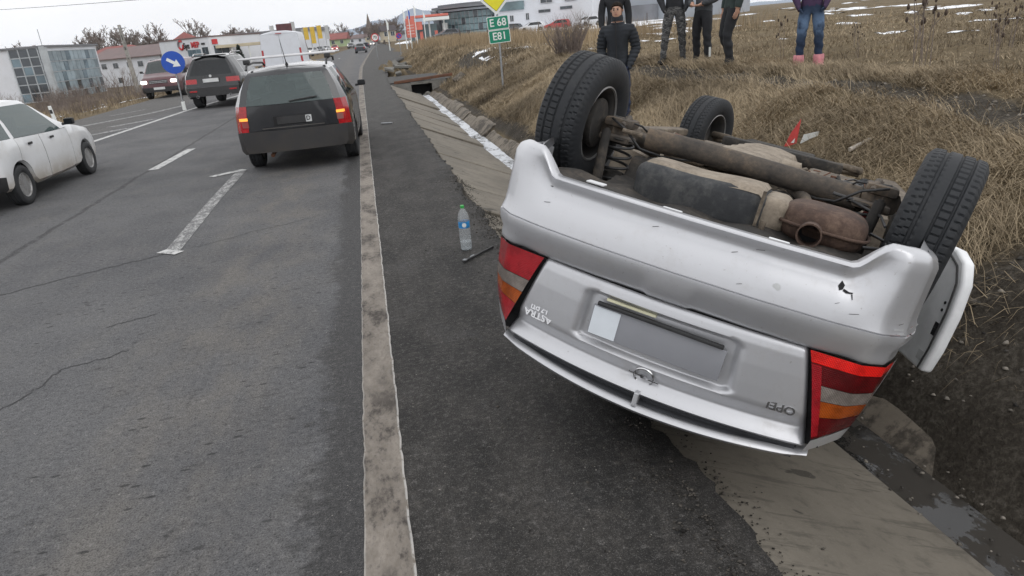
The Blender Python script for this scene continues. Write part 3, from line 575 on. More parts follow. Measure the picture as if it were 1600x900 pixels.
class CarSpec: pass
TS = [0, .06, .3, .58, .8, 1]; XF = [.93, .985, 1.0, 1.0, .985, .955]
def car_shell(keys, arches, Ra, nsub=6, bow_r=.06, bow_f=.10, ts=TS, glass_tuck=.0):
    """keys: (y, yb, yt, w, zbot, zbelt, xt, zt) from tail to nose. Returns list of (u, profile points)"""
    K = np.array(keys, float); us = set()
    for k in range(len(K) - 1):
        for i in range(nsub): us.add(round(k + i / nsub, 4))
    us.add(float(len(K) - 1))
    for yw in arches:       # denser stations round the arches
        for d in np.linspace(-1, 1, 17):
            y_ = yw + d * Ra; u = np.interp(y_, K[:, 1], np.arange(len(K))); us.add(round(float(u), 4))
    us = sorted(us); us = [u for i, u in enumerate(us) if i == 0 or u - us[i - 1] > .004 or u == int(u)]
    out = []
    def itp(u, c):
        k = min(int(u), len(K) - 2); f = u - k; p0, p1 = K[k, c], K[k + 1, c]
        m0 = (K[k + 1, c] - K[max(k - 1, 0), c]) / 2 if k > 0 else p1 - p0; m1 = (K[min(k + 2, len(K) - 1), c] - K[k, c]) / 2
        lin = p0 + (p1 - p0) * f; h = (2 * f**3 - 3 * f**2 + 1) * p0 + (f**3 - 2 * f**2 + f) * m0 + (-2 * f**3 + 3 * f**2) * p1 + (f**3 - f**2) * m1
        return lin * .45 + h * .55 if c in (3, 5, 7, 6) else lin
    for u in us:
        y, yb, yt, w, zb, zs, xt, zt = [itp(u, c) for c in range(8)]; pts = []
        yb0 = yb
        for yw in arches:
            d = abs(yb0 - yw)
            if d < Ra: zb = max(zb, .29 + sqrt(Ra * Ra - d * d))
        for t, xf in zip(ts, XF):
            z = zb + (zs - zb) * t; yy = yb + (y - yb) * sstep(0, 1, t); pts.append(Vector((w * xf, float(yy), z)))
        xs = w * XF[-1]; zw = zs + (zt - zs) * .82
        pts.append(Vector(((xs + xt) / 2 + .018, (y + yt) / 2, zs + (zw - zs) * .5))); pts.append(Vector((xt, yt + (y - yt) * .1, zw)))
        pts.append(Vector((xt - .045, yt, zs + (zt - zs) * .92))); pts.append(Vector((xt * .78, yt, zt - .012 - .04 * (zt - zs)))); pts.append(Vector((xt * .4, yt, zt - .004))); pts.append(Vector((0, yt, zt)))
        out.append((u, pts))
    return out
def build_car(root, shell, classify, cap_rear=True, cap_front=True, bow_r=.05, bow_f=.12, mats=None, ncap=14):
    """classify(side, u, band, frac) -> part name; every part becomes one mesh under root"""
    parts = {}
    def quad(name, a, b, c, d):
        if name is None: return
        mb = parts.setdefault(name, MB()); mb.add([a, b, c, d], [(0, 1, 2, 3)])
    mir = lambda p: Vector((-p.x, p.y, p.z)); J = len(shell[0][1])
    for (u0, A), (u1, B) in zip(shell, shell[1:]):
        um = (u0 + u1) / 2
        for j in range(J - 1):
            for sd in (1, -1):
                nm = classify(sd, um, j, 0)
                if sd == 1: quad(nm, A[j], B[j], B[j + 1], A[j + 1])
                else: quad(nm, mir(A[j]), mir(A[j + 1]), mir(B[j + 1]), mir(B[j]))
    for cap, (u, A), bow, tagc in ((cap_rear, shell[0], -bow_r, 'rear'), (cap_front, shell[-1], bow_f, 'front')):
        if not cap: continue
        fr = np.linspace(-1, 1, ncap + 1); rows = []
        for p in A: rows.append([Vector((p.x * f, p.y + bow * (1 - f * f) * min(1, p.x / .4), p.z)) for f in fr])
        for j in range(J - 1):
            for i in range(ncap):
                nm = classify(tagc, u, j, (fr[i] + fr[i + 1]) / 2)
                quad(nm, rows[j][i], rows[j][i + 1], rows[j + 1][i + 1], rows[j + 1][i])
        nm = classify(tagc, u, -1, 0)
    return parts
def emit(parts, root, mats, smooth=40, gap=()):
    """mats: part key -> (object name, material); keys like 'door:0' give several objects with one name"""
    objs = {}
    for key, mb in parts.items():
        nm = key.split(':')[0]; me = mb.mesh(nm, mats[nm], smooth)
        if nm in gap:       # leave a shut line round the panel
            bm = bmesh.new(); bm.from_mesh(me); r = bmesh.ops.inset_region(bm, faces=bm.faces[:], thickness=.006, depth=0, use_boundary=True, use_even_offset=False)
            bmesh.ops.delete(bm, geom=r['faces'], context='FACES'); bm.to_mesh(me); bm.free()
        objs[key] = obj_from(nm, me, root)
    return objs
def add_wheel(root, c, side, ty, rm, rot=None, name='wheel'):
    """wheel part with tyre and rim sub-parts; side=+1: outer face to +x"""
    w = bpy.data.objects.new(name, ty); COL.objects.link(w); w.parent = root; w.location = c
    w.rotation_euler = rot if rot else ((0, 0, 0) if side > 0 else (0, 0, pi))
    obj_from('rim', rm, w); return w
# ================================================================== OVERTURNED SILVER SALOON (hero)
def mat_silver(name, col=(.52, .525, .545), dirt=.22):
    g = G(name); v = g.pos(True); n = g.noise(3, 6, .65, v); n2 = g.noise(24, 5, .7, v); fl = g.noise(900, 1, .5, v)
    d = g.mul(g.map(g.add(g.mul(n, .6), g.mul(n2, .4)), .5, .72), dirt); c = g.mix(d, col, (.30, .27, .235))
    scr = g.map(g.noise(6, 3, .6, g.scaled((1, 14, 30), v)), .70, .74, 0, .35); c = g.mix(scr, c, (.62, .62, .63))
    sp_ = g.map(g.noise(70, 3, .7, v), .66, .74, 0, .5); c = g.mix(sp_, c, (.20, .175, .15)); return g.done(c, g.add(g.mix(d, .36, .7), g.mul(scr, .2)), g.map(d, 0, .6, .52, .15), g.bump(fl, .03, .001), Coat_Weight=.5, Coat_Roughness=.08)
M['silver'] = mat_silver('silver_paint'); M['silver_in'] = simple('door_inner_paint', (.74, .75, .76), .5, 0, .10, 6)
def mat_under(name, a, b, c_, sc=6):
    g = G(name); v = g.pos(True); n = g.noise(sc, 6, .7, v); n2 = g.noise(sc * 7, 5, .7, v)
    col = g.ramp(g.add(g.mul(n, .65), g.mul(n2, .35)), [(.34, a), (.5, b), (.66, c_)]); return g.done(col, .85, 0, g.bump(n2, .4, .006))
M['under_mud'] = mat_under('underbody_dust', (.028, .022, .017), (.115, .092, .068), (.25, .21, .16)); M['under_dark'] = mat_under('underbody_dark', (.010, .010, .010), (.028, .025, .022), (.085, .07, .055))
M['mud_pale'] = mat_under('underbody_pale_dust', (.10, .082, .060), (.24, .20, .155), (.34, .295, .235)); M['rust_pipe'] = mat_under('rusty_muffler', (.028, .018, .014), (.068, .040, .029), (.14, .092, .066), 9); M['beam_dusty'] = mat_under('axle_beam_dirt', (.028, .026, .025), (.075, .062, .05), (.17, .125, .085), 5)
M['tank'] = mat_under('tank_black_plastic', (.016, .018, .021), (.035, .037, .04), (.10, .10, .095), 3); M['spring'] = simple('spring_steel', (.03, .03, .031), .5, .2, .4, 20)
POSE_R = (0.16479357, 3.3949533, -0.68492945); POSE_T = (1.67527652, 2.880305, 1.26534506)
wk = thing('overturned_car', 'silver saloon car lying on its roof in the roadside ditch', 'car', POSE_T, rot=POSE_R)
HY = [  # y, yb, yt, w, zbot, zbelt, xt, zt
    (-.60, -.58, -.66, .800, .30, .955, .70, 1.045), (-.42, -.42, -.50, .825, .26, .965, .71, 1.055), (-.20, -.2, -.28, .842, .24, .965, .71, 1.065), (.05, .02, .36, .850, .22, .96, .56, 1.385), (.42, .42, .62, .853, .21, .95, .565, 1.425), (1.18, 1.2, 1.05, .855, .20, .93, .58, 1.44),
    (1.95, 1.9, 1.40, .852, .20, .91, .58, 1.425), (2.2, 2.2, 2.15, .845, .21, .90, .66, .965), (2.75, 2.75, 2.75, .83, .23, .84, .64, .90), (3.15, 3.15, 3.15, .80, .24, .76, .60, .80), (3.32, 3.30, 3.3, .72, .25, .66, .54, .68)]
ARW = (0.0, 2.66); sh = car_shell(HY, ARW, .335, 5)
def cls(sd, u, j, fr):
    if sd == 'front': return 'front_bumper' if j < 3 else ('body' if j < 5 else 'body')
    if sd == 'rear': return None
    if j in (5, 6):
        if 3.55 < u < 4.85: return f'window:{sd}0'
        if 5.12 < u < 6.3: return f'window:{sd}1'
        return 'body'
    if j >= 7:
        if 2.1 < u < 3.1 and j >= 8: return 'rear_window'
        if 6.1 < u < 6.95 and j >= 8: return 'windscreen'
        return 'roof' if 2 <= u <= 6.95 else 'bonnet' if u > 6.95 else 'boot_deck'
    if 1 <= j <= 4 and 3.75 < u < 4.95: return 'door:0' if sd == 1 else None
    if 1 <= j <= 4 and 5.05 < u < 6.75: return f'door:{sd}1'
    if u > 8.3 and j < 3: return 'front_bumper'
    return 'body'
pr = build_car(wk, sh, cls, cap_rear=False, bow_f=.14)
emit(pr, wk, dict(body=M['silver'], window=M['glass'], rear_window=M['glass_dark'], windscreen=M['glass_dark'], roof=M['silver'], bonnet=M['silver'], boot_deck=M['silver'], door=M['silver'], front_bumper=M['silver']), 42, ('door',))
# ---- rear bumper: wraps from wheel arch to wheel arch
def plan(s, ins=0):
    """plan outline of the tail, s in -1..1 (car left to right); returns point and outward normal"""
    pts = np.array([(-.828, -.38), (-.824, -.48), (-.808, -.60), (-.772, -.72), (-.70, -.79), (-.55, -.832), (-.3, -.862), (0, -.872), (.3, -.862), (.55, -.832), (.70, -.79), (.772, -.72), (.808, -.60), (.824, -.48), (.828, -.38)])
    L = np.concatenate([[0], np.cumsum(np.hypot(*np.diff(pts, axis=0).T))]); t = (s + 1) / 2 * L[-1]
    x = np.interp(t, L, pts[:, 0]); y = np.interp(t, L, pts[:, 1]); e = .05
    x2, y2, x1, y1 = np.interp(t + e, L, pts[:, 0]), np.interp(t + e, L, pts[:, 1]), np.interp(t - e, L, pts[:, 0]), np.interp(t - e, L, pts[:, 1])
    d = np.array([x2 - x1, y2 - y1]); d /= np.linalg.norm(d); return np.array([x, y]), np.array([d[1], -d[0]])
LIPD = lambda a: .098 * float(sstep(.485, .575, a)) - .03 * float(sstep(.64, .9, a))
BP = [(0.0, -.065), (.006, -.032), (.02, -.016), (.035, -.014), (.05, -.018), (.10, -.030), (.16, -.036), (.20, -.034), (.24, -.022), (.30, -.004), (.40, .012), (.50, .020), (.585, .022), (.600, .0225), (.606, .016), (.613, .016), (.620, .024), (.66, .024), (.74, .017), (.83, -.002), (.92, -.020), (.97, -.032), (1.0, -.045)]
rows = []; rng2 = np.random.default_rng(3)
for v, d in BP:
    row = []
    for s in np.linspace(-1, 1, 121):
        p, nrm = plan(s); a = abs(s)
        lip = .350 - LIPD(a)
        if .0 < -s < .5: lip -= 0
        z = .350 + .332 * v - LIPD(a) * (1 - float(sstep(0, .42, v)))
        dd = (d if v > .05 else d * (1 - .75 * float(sstep(.5, .6, a)))) - .02 * float(sstep(.86, 1, a)) * (v > .2)
        hb = float(sstep(.50, .64, a)) * (1 - float(sstep(.45, .62, v))); dd = dd * (1 - hb) + hb * (.012 - .045 * max(0, 1 - v / .10) ** 2)
        dd += .028 * float(sstep(.55, .66, a)) * float(sstep(.80, 1.0, v))
        # knock in the left corner and the number-plate lamp bulge
        if v > .8 and a < .07: dd += .012
        q = p + nrm * dd; row.append(Vector((q[0], q[1], z)))
    rows.append(row)
mb = MB(); mb.grid(rows); bo = mb.build('rear_bumper', M['silver'], wk, 48)
so = bo.modifiers.new('s', 'SOLIDIFY'); so.thickness = .004; so.offset = -1
# torn hole and small marks on the bumper
mb = MB(); p, nrm = plan(-.60); 
def bump_pt(s, v, off=.0):
    p, nrm = plan(s); d = np.interp(v, [b[0] for b in BP], [b[1] for b in BP]); a = abs(s); lip = .350 - LIPD(a)
    q = p + nrm * (d + off); return Vector((q[0], q[1], .350 + .332 * v - LIPD(a) * (1 - float(sstep(0, .42, v)))))
for poly in ([(-.472, .20), (-.482, .235), (-.477, .275), (-.468, .29), (-.463, .25)], [(-.480, .265), (-.496, .285), (-.508, .29), (-.505, .30), (-.488, .30), (-.478, .285)], [(-.506, .30), (-.510, .35), (-.508, .35), (-.503, .305)]):
    mb.add([bump_pt(a, b, .003) for a, b in poly], [tuple(range(len(poly)))])
mb.build('bumper_tear', M['black'], wk, fix=False)
L = []
for i in range(13):
    s0 = -.034 + .068 * i / 12; hw = .045 * sqrt(max(.04, 1 - ((i - 6) / 6.3) ** 2)); L.append([bump_pt(s0, .885 + hw * q, .004 + .004 * (1 - q * q)) for q in (-1, -.4, .4, 1)])
mb = MB(); mb.grid(L); mb.build('lens_highlight', simple('highlight_white', (.80, .81, .82), .25), wk, 60)  # white oval: highlight on the number-lamp lens, painted as a part
M['scuff_red'] = simple('pink_scuff', (.38, .17, .17), .7, 0, .3, 40); r_ = random.Random(21)
for k in range(9):
    s0, v0 = -.66 - .02 * k + r_.uniform(-.02, .02), r_.uniform(.50, .64); ln = r_.uniform(.012, .04); mb = MB(); mb.grid([[bump_pt(s0 + ln * i / 4, v0 + .01 * i / 4 + d_, .0025) for d_ in (-.004, .004)] for i in range(5)]); mb.build('scrape', M['scuff_red' if k % 3 == 0 else 'plate'], wk, fix=False)
for k in range(12):
    s0, v0 = r_.uniform(-.9, .9), r_.uniform(.05, .5); ln = r_.uniform(.006, .03); mb = MB(); mb.grid([[bump_pt(s0 + ln * i / 3, v0 + .02 * i / 3 + d_, .002) for d_ in (-.0025, .0025)] for i in range(4)]); mb.build('scrape', M['under_dark' if k % 2 else 'trim'], wk, fix=False)
mb = MB(); mb.lathe([(0, .004), (.010, .003), (.014, 0)], 12, 'y', (0, 0, 0)); mb.build('chip', M['plate'], wk, loc=tuple(bump_pt(-.30, .43, .002)))
mb = MB()
for s0, v0 in ((.70, .18), (.72, .24), (.66, .28), (-.74, .60), (-.70, .1), (.5, .16), (.58, .2)):
    c = bump_pt(s0, v0, .002); mb.add([c + Vector(o) for o in ((-.008, 0, 0), (-.002, 0, .003), (.009, 0, .001), (.003, 0, -.002))], [(0, 1, 2, 3)])
tag(mb.build('bumper_scuff', M['under_dark'], wk, fix=False), kind='stuff')
# ---- boot lid with pressed number-plate recess
NX, NZ = 96, 60; rows = []
def lid_w(t): return .512 + .112 * t ** .9
LIDP = [(0, 0), (.03, .012), (.10, .016), (.3, .014), (.5, .008), (.66, .002), (.70, -.004), (.76, -.020), (.82, -.036), (.845, -.040), (.87, -.036), (.93, -.016), (.985, .0), (1.0, -.006)]
def lid_pt(f, t, off=0):
    """f -1..1 across, t 0..1 from bumper to spoiler"""
    w = lid_w(t); r = .03; x = f * w; y = -.832 + .075 * (x / .6) ** 2 * 1.0 - np.interp(t, [q[0] for q in LIDP], [q[1] for q in LIDP]) - off
    z = .687 + .372 * t - .02 * (1 - f * f) * -t
    return x, y, z
for i in range(NZ + 1):
    t = i / NZ; row = []
    for j in range(NX + 1):
        f = -1 + 2 * j / NX; x, y, z = lid_pt(f, t)
        # rounded-box recess around the plate
        cx, cz = abs(x) - .318 - .035 * (t - .4), abs(t - .40) - .29; dbox = max(cx / .05, cz / .075); dd = sqrt(max(cx / .05 + 1, 0) ** 2 + max(cz / .075 + 1, 0) ** 2) - 1 if (cx / .05 > -1 and cz / .075 > -1) else dbox
        y += .036 * float(sstep(.15, -.55, dd))
        e = max(abs(f) - .975, 0) / .025; y += .010 * e * e
        row.append(Vector((x, y, z)))
    rows.append(row)
mb = MB(); mb.grid(rows); lid = mb.build('boot_lid', M['silver'], wk, 60); so = lid.modifiers.new('s', 'SOLIDIFY'); so.thickness = .004; so.offset = 1
mb = MB()   # dark shut line behind the lid edges
for sd in (1, -1):
    L = []
    for i in range(21):
        t = i / 20; x, y, z = lid_pt(1, t); L.append([Vector((sd * (x - .03), y + .022, z)), Vector((sd * (x + .05), y + .028, z))])
    mb.grid(L)
L = []
for j in range(41):
    f = -1.02 + 2.04 * j / 40; x, y, z = lid_pt(f, 0); L.append([Vector((x, y + .02, z + .02)), Vector((x, y + .022, z - .03))])
mb.grid(L); mb.build('shut_line', M['black'], wk, fix=False)
mb = MB(); mb.bbox((0, -.826, .848), (.53, .012, .125), .005); pl = mb.build('licence_plate', simple('plate_blank', (.23, .235, .255), .5, 0, .06, 3), wk, 40)
mb = MB(); mb.box((.205, -.8335, .848), (.11, .003, .115)); mb.build('plate_end', simple('plate_pale', (.62, .66, .70), .5, 0, .04), pl)
mb = MB(); mb.box((.12, -.824, .752), (.20, .016, .010)); mb.build('plate_lamp', simple('lamp_cream', (.62, .60, .42), .3, 0, .1), lid)
mb = MB(); mb.bbox((0, -.836, .775), (.50, .02, .016), .005); mb.build('grip_bar', M['trim'], lid)
# ring badge with a lightning bar
bx, by, bz = lid_pt(0, .80); mb = MB(); ring = [Vector((.040 * cos(t), -.004, .040 * sin(t))) for t in np.linspace(0, 2 * pi, 33)]; mb.tube(ring, .0042, 6)
for q in ([(-.062, .008), (.012, .008), (.012, .0), (-.062, .003)], [(.062, -.008), (-.012, -.008), (-.012, 0), (.062, -.003)], [(-.014, .008), (.012, .008), (.014, -.008), (-.012, -.008)]):
    mb.prism([Vector((a, -.002, b)) for a, b in q], (0, -.006, 0))
mb.build('badge', M['chrome'], lid, 30, loc=(bx, by - .010, bz + .004)).rotation_euler = (-radians(22), 0, 0)
for txt, f, t, s in (('ASTRA', .84, .655, .040), ('1.7 DTI', .85, .575, .024), ('OPEL', -.845, .655, .044)):
    x, y, z = lid_pt(f, t); text_mesh(txt, s, .0025, M['chrome'], 'lettering', lid, (x, y - .004, z), (pi / 2 + radians(2), 0, f * .20), bold=.0012, sx=1.15)
# ---- spoiler on the lid edge: arched blade on feet
rows = []
for i in range(49):
    f = -1 + i / 24; x = f * .648; e = float(sstep(.86, 1.0, abs(f))); y = -.862 + .13 * f * f + .01; z = 1.130 - .030 * f * f - .006 * e; th = .014 + .006 * (1 - e); w = .10 * (1 - .35 * e)
    sec = [(-.004, -th * .2), (-.010, th * .3), (.004, th), (w * .5, th * 1.1), (w, th * .3), (w, -th * .6), (w * .4, -th)]
    rows.append([Vector((x, y + a, z + b)) for a, b in sec])
mb = MB(); mb.grid([r + [r[0]] for r in rows]); mb.add(rows[0], [tuple(range(7))]); mb.add(rows[-1], [tuple(range(7))])
sp = mb.build('spoiler', M['silver'], wk, 50)
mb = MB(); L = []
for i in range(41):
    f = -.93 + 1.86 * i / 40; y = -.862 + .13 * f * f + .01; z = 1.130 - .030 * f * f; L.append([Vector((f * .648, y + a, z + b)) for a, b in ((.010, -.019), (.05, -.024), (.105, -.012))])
mb.grid(L); mb.build('spoiler_shade', simple('shadow_grey', (.045, .047, .052), .5), sp, 60)  # dark strip: shade inside the slot, put in as grey colour
mb = MB(); L = []
for i in range(41):
    f = -.96 + 1.92 * i / 40; x, y, z = lid_pt(f, 1.0); L.append([Vector((x, y + .012, z + .002)), Vector((x, y + .035, z + .075))])
mb.grid(L); mb.build('slot_back_shade', simple('shadow_grey2', (.045, .047, .052), .5), sp, 60)  # sheet behind the slot, its shade painted as dark grey
mb = MB(); mb.bbox((0, -.835, 1.092), (.02, .05, .06), .005); mb.build('spoiler_foot', M['silver'], sp)
# ---- tail lamps: four lens bands each
def lamp_pt(sd, a, t, off=0):
    """a 0 inner edge..1 wraps to the flank, t 0 low..1 high (car upright)"""
    xi = lid_w(t) + .012; s0 = [(xi, -.800 + .02 * t), (.70 - .01 * t, -.775 + .055 * t), (.775 - .02 * t, -.705 + .07 * t), (.812 - .03 * t, -.585 + .06 * t)]
    q = np.array(s0); L = np.concatenate([[0], np.cumsum(np.hypot(*np.diff(q, axis=0).T))]); u = a * L[-1]
    x, y = np.interp(u, L, q[:, 0]), np.interp(u, L, q[:, 1]); b = .012 * sin(pi * t) * sin(pi * min(1, a * 1.1 + .05)); nx_, ny_ = sin(a * 1.4), -cos(a * 1.4)
    z = .684 + .328 * t - .075 * t * t * a
    return Vector((sd * (x + nx_ * (b + off)), y + ny_ * (b + off), z))
def mat_lens(name, col, rough=.1):
    g = G(name); v = g.pos(True); w1 = g.wave(60, v, .3, 'X', 1); w2 = g.wave(45, v, .3, 'Z', 1); n = g.noise(14, 4, .6, v)
    c = g.mix(g.mul(g.map(w1, .2, .8), .6), col, tuple(k * .25 for k in col)); c = g.mix(g.mul(g.map(n, .40, .65), .65), c, tuple(k * .35 for k in col))
    return g.done(c, rough, 0, g.bump(g.add(w1, w2), .22, .004), Coat_Weight=.06, Coat_Roughness=.06, Specular_IOR_Level=.22)
LN = dict(red=mat_lens('lens_red', (.40, .012, .020)), dred=mat_lens('lens_deep_red', (.12, .004, .006)), clr=mat_lens('lens_clear', (.26, .225, .20)), amb=mat_lens('lens_amber', (.42, .085, .010)), bright=mat_lens('lens_lit_reflector', (.95, .02, .015)))  # bright: lit reflection on the right lamp's reflector, painted into the red
for sd in (1, -1):
    bands = [(0, .36, 'red'), (.36, .54, 'clr'), (.54, .72, 'amb'), (.72, 1, 'red')] if sd == 1 else [(0, .13, 'bright'), (.13, .36, 'dred'), (.36, .54, 'clr'), (.54, .74, 'amb'), (.74, 1, 'dred')]
    mb = MB(); mb.grid([[lamp_pt(sd, a, t, -.012) for a in np.linspace(-.04, 1.03, 12)] for t in np.linspace(-.03, 1.03, 8)]); lo = mb.build('tail_lamp', M['black'], wk, 60)
    for t0, t1, k in bands:
        mb = MB(); mb.grid([[lamp_pt(sd, a, t0 + (t1 - t0) * q + (.05 * (a - .5) if 0 < t0 + (t1 - t0) * q < 1 else 0) * 0) for a in np.linspace(0, 1, 24)] for q in np.linspace(.015, .985, 7)]); mb.build('lens', LN[k], lo, 60)
        if k == 'clr' and sd == 1: pass
    if sd == -1:   # red side strip of the lens
        mb = MB(); mb.grid([[lamp_pt(sd, a, t, .0015) for a in np.linspace(0, .09, 4)] for t in np.linspace(.14, .97, 12)]); mb.build('lens', LN['red'], lo, 60)
# corner skin that closes lamp, lid and flank above the lamps
for sd in (1, -1):
    mb = MB(); mb.grid([[lamp_pt(sd, a, 1.0) + Vector((0, 0, .004)) + Vector((-sd * .012 * q, .015 * q, .06 * q)) for a in np.linspace(0, 1.05, 14)] for q in np.linspace(0, 1, 5)]); mb.build('quarter_corner', M['silver'], wk, 60)
    mb = MB(); mb.grid([[lamp_pt(sd, .97 + .08 * q, t) + Vector((sd * .014 * q, .06 * q, 0)) for q in np.linspace(0, 1, 4)] for t in np.linspace(-.0, 1.05, 10)]); mb.build('quarter_edge', M['silver'], wk, 60)
# ---- wheels
ty = tyre_mesh(.310, .205, .186, 330, True, M['rubber_dusty']); rmw = rim_mesh(.186, .16, 0, 'rim_dark', 'steel')
add_wheel(wk, (.765, -.055, .168), 1, ty, rmw, (0, radians(3), radians(4)))
rw_ = add_wheel(wk, (-.800, -.06, .262), -1, ty, rmw, (0, radians(-3), pi + radians(7))); rw_.scale = (1.06, 1.07, 1.07)
add_wheel(wk, (.655, 2.74, .225), 1, ty, rmw, (0, 0, radians(16)))
add_wheel(wk, (-.70, 2.66, .56), -1, ty, rmw, (0, 0, pi + radians(16)))
# ---- underbody
mb = MB(); rows = []
for i in range(61):
    y = -.74 + i * 4.0 / 60; row = []
    for j in range(41):
        x = -.70 + 1.4 * j / 40; tun = float(sstep(.20, .12, abs(x - .02))) * float(sstep(.25, .5, y)); rib = .012 * (sin(y * 26) > .55) * (abs(x) > .2)
        z = .30 + .10 * tun - rib + (.16 if (abs(x) > .52 and (abs(y) < .36 or abs(y - 2.66) < .36)) else 0) + (.08 if y < -.05 else 0) + .01 * sin(x * 23 + y * 7)
        row.append(Vector((x, y, z)))
    rows.append(row)
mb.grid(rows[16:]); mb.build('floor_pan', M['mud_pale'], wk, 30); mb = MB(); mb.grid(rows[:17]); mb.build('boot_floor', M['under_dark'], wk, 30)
for sd in (1, -1):
    for yw in (0, 2.66):
        mb = MB(); L = []
        for a in np.linspace(.42, pi - .42, 15): L.append([Vector((sd * x, yw + .345 * cos(a), .29 + .345 * sin(a))) for x in (.50, .60, .70, .83)])
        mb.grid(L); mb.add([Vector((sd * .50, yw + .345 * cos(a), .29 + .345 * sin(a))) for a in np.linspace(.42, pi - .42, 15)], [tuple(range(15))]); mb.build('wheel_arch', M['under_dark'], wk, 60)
    mb = MB(); mb.bbox((sd * .76, 1.33, .225), (.10, 1.9, .05), .012); mb.build('sill_flange', M['under_mud'], wk)
mb = MB(); mb.tube([(.47, .10, .195), (.30, .115, .190), (0, .12, .195), (-.3, .12, .205), (-.53, .105, .215)], [.056, .053, .052, .052, .058], 20); ab = mb.build('axle_beam', M['beam_dusty'], wk, 50)
mb = MB(); mb.tube([(.16, .122, .193), (.05, .123, .196)], .0545, 20); mb.build('beam_band', M['under_mud'], ab, 50)
for sd in (1, -1):
    mb = MB(); mb.tube([(sd * .50, .46, .275), (sd * .52, .22, .225), (sd * .58, .08, .20), (sd * .65, -.02, .19)], [.035, .045, .055, .05], 10); mb.bbox((sd * .575, -.05, .215), (.15, .15, .03), .012); mb.build('trailing_arm', M['beam_dusty'], wk, 45)
    mb = MB(); ts_ = np.linspace(0, 4.2 * 2 * pi, 110); mb.tube([(sd * .545 + .062 * cos(t), -.075 + .062 * sin(t), .215 + .205 * t / ts_[-1]) for t in ts_], .0068, 7); mb.build('coil_spring', M['spring'], wk, 60)
    mb = MB(); mb.lathe([(.02, .0), (.045, .01), (.05, .05), (.03, .07)], 14, 'z', (sd * .545, -.075, .36)); mb.build('spring_seat', M['under_dark'], wk, 50); mb = MB(); mb.lathe([(.05, 0), (.06, .008), (.05, .014)], 14, 'z', (sd * .545, -.075, .205)); mb.build('spring_seat', M['under_dark'], wk, 50)
    mb = MB(); mb.lathe([(.0, 0), (.115, 0), (.12, .012), (.105, .05), (.06, .055), (0, .055)], 28, 'x', (.685 if sd > 0 else -.745, -.05, .17 if sd > 0 else .225)); mb.build('brake_drum', M['under_dark'], wk, 50)
    mb = MB(); mb.tube([(sd * .60, -.17, .18), (sd * .58, -.20, .40)], [.022, .026], 10); mb.tube([(sd * .60, -.17, .17), (sd * .60, -.175, .23)], .012, 8); mb.build('shock_absorber', M['under_dark'], wk, 50)
    mb = MB(); mb.bbox((sd * .60, .05, .145), (.13, .20, .045), .02); mb.tube([(sd * .56, -.08, .15), (sd * .58, .08, .12), (sd * .60, .18, .15), (sd * .58, .26, .2)], [.012, .018, .018, .012], 8); mb.build('arm_bracket', M['beam_dusty'], wk, 45)
    mb = MB(); mb.tube([(sd * .62, -.06, .13), (sd * .52, -.14, .16), (sd * .44, -.12, .23), (sd * .36, .0, .25), (sd * .3, .2, .26), (sd * .28, .5, .27)], .006, 6); mb.tube([(sd * .63, .0, .12), (sd * .50, .06, .14), (sd * .42, .3, .24), (sd * .38, .6, .26)], .005, 6); mb.build('brake_hose', M['spring'], wk, 60)
mb = MB(); mb.tube([(.44, -.13, .17), (.53, -.16, .165)], .011, 8); mb.build('bolt_rod', M['under_mud'], wk)
# plastic tank with dusty underside
def rbox(mb, c, d, b, seg=4, mi=0, f=None):
    bm = bmesh.new(); bmesh.ops.create_cube(bm, size=1)
    for v in bm.verts: v.co = Vector((v.co.x * d[0], v.co.y * d[1], v.co.z * d[2]))
    bmesh.ops.bevel(bm, geom=bm.edges[:], offset=b, segments=seg, affect='EDGES', profile=.5); bmesh.ops.subdivide_edges(bm, edges=[e for e in bm.edges if e.calc_length() > .1], cuts=5, use_grid_fill=True)
    bm.verts.index_update(); vs = [v.co + Vector(c) for v in bm.verts]
    if f: vs = [f(v) for v in vs]
    mb.add(vs, [[v.index for v in q.verts] for q in bm.faces], mi); bm.free()
mb = MB(); rbox(mb, (.07, -.30, .335), (.54, .36, .19), .05, 4, 0, lambda v: Vector((v.x + (v.z - .33) * -.1 * (1 if v.x > 0 else 0), v.y - .008 * sin(v.x * 9), v.z + .004 * sin(v.x * 17) * (v.z < .28) + .025 * (v.x - .07))))
tk = mb.build('fuel_tank', M['tank'], wk, 50)
mb = MB(); L = []
for i in range(25):
    x = .325 - .51 * i / 24; L.append([Vector((x, y, .2285 + .004 * sin(x * 17) + .025 * (x - .07) + (.03 * (abs(y + .30) / .165) ** 6) + (.016 if abs(x - .07) > .235 else 0))) for y in np.linspace(-.465, -.14, 14)])
mb.grid(L); mb.build('tank_dust_skin', M['mud_pale'], tk, 60)
mb = MB(); rbox(mb, (-.225, -.28, .325), (.13, .33, .15), .045, 4); mb.build('tank_end', M['mud_pale'], wk, 50)
mb = MB(); mb.tube([(-.215, -.50, .34), (-.215, -.50, .385), (-.24, -.51, .39)], .012, 8); mb.box((-.185, -.485, .30), (.012, .02, .14)); mb.build('tank_strap', M['under_mud'], wk)
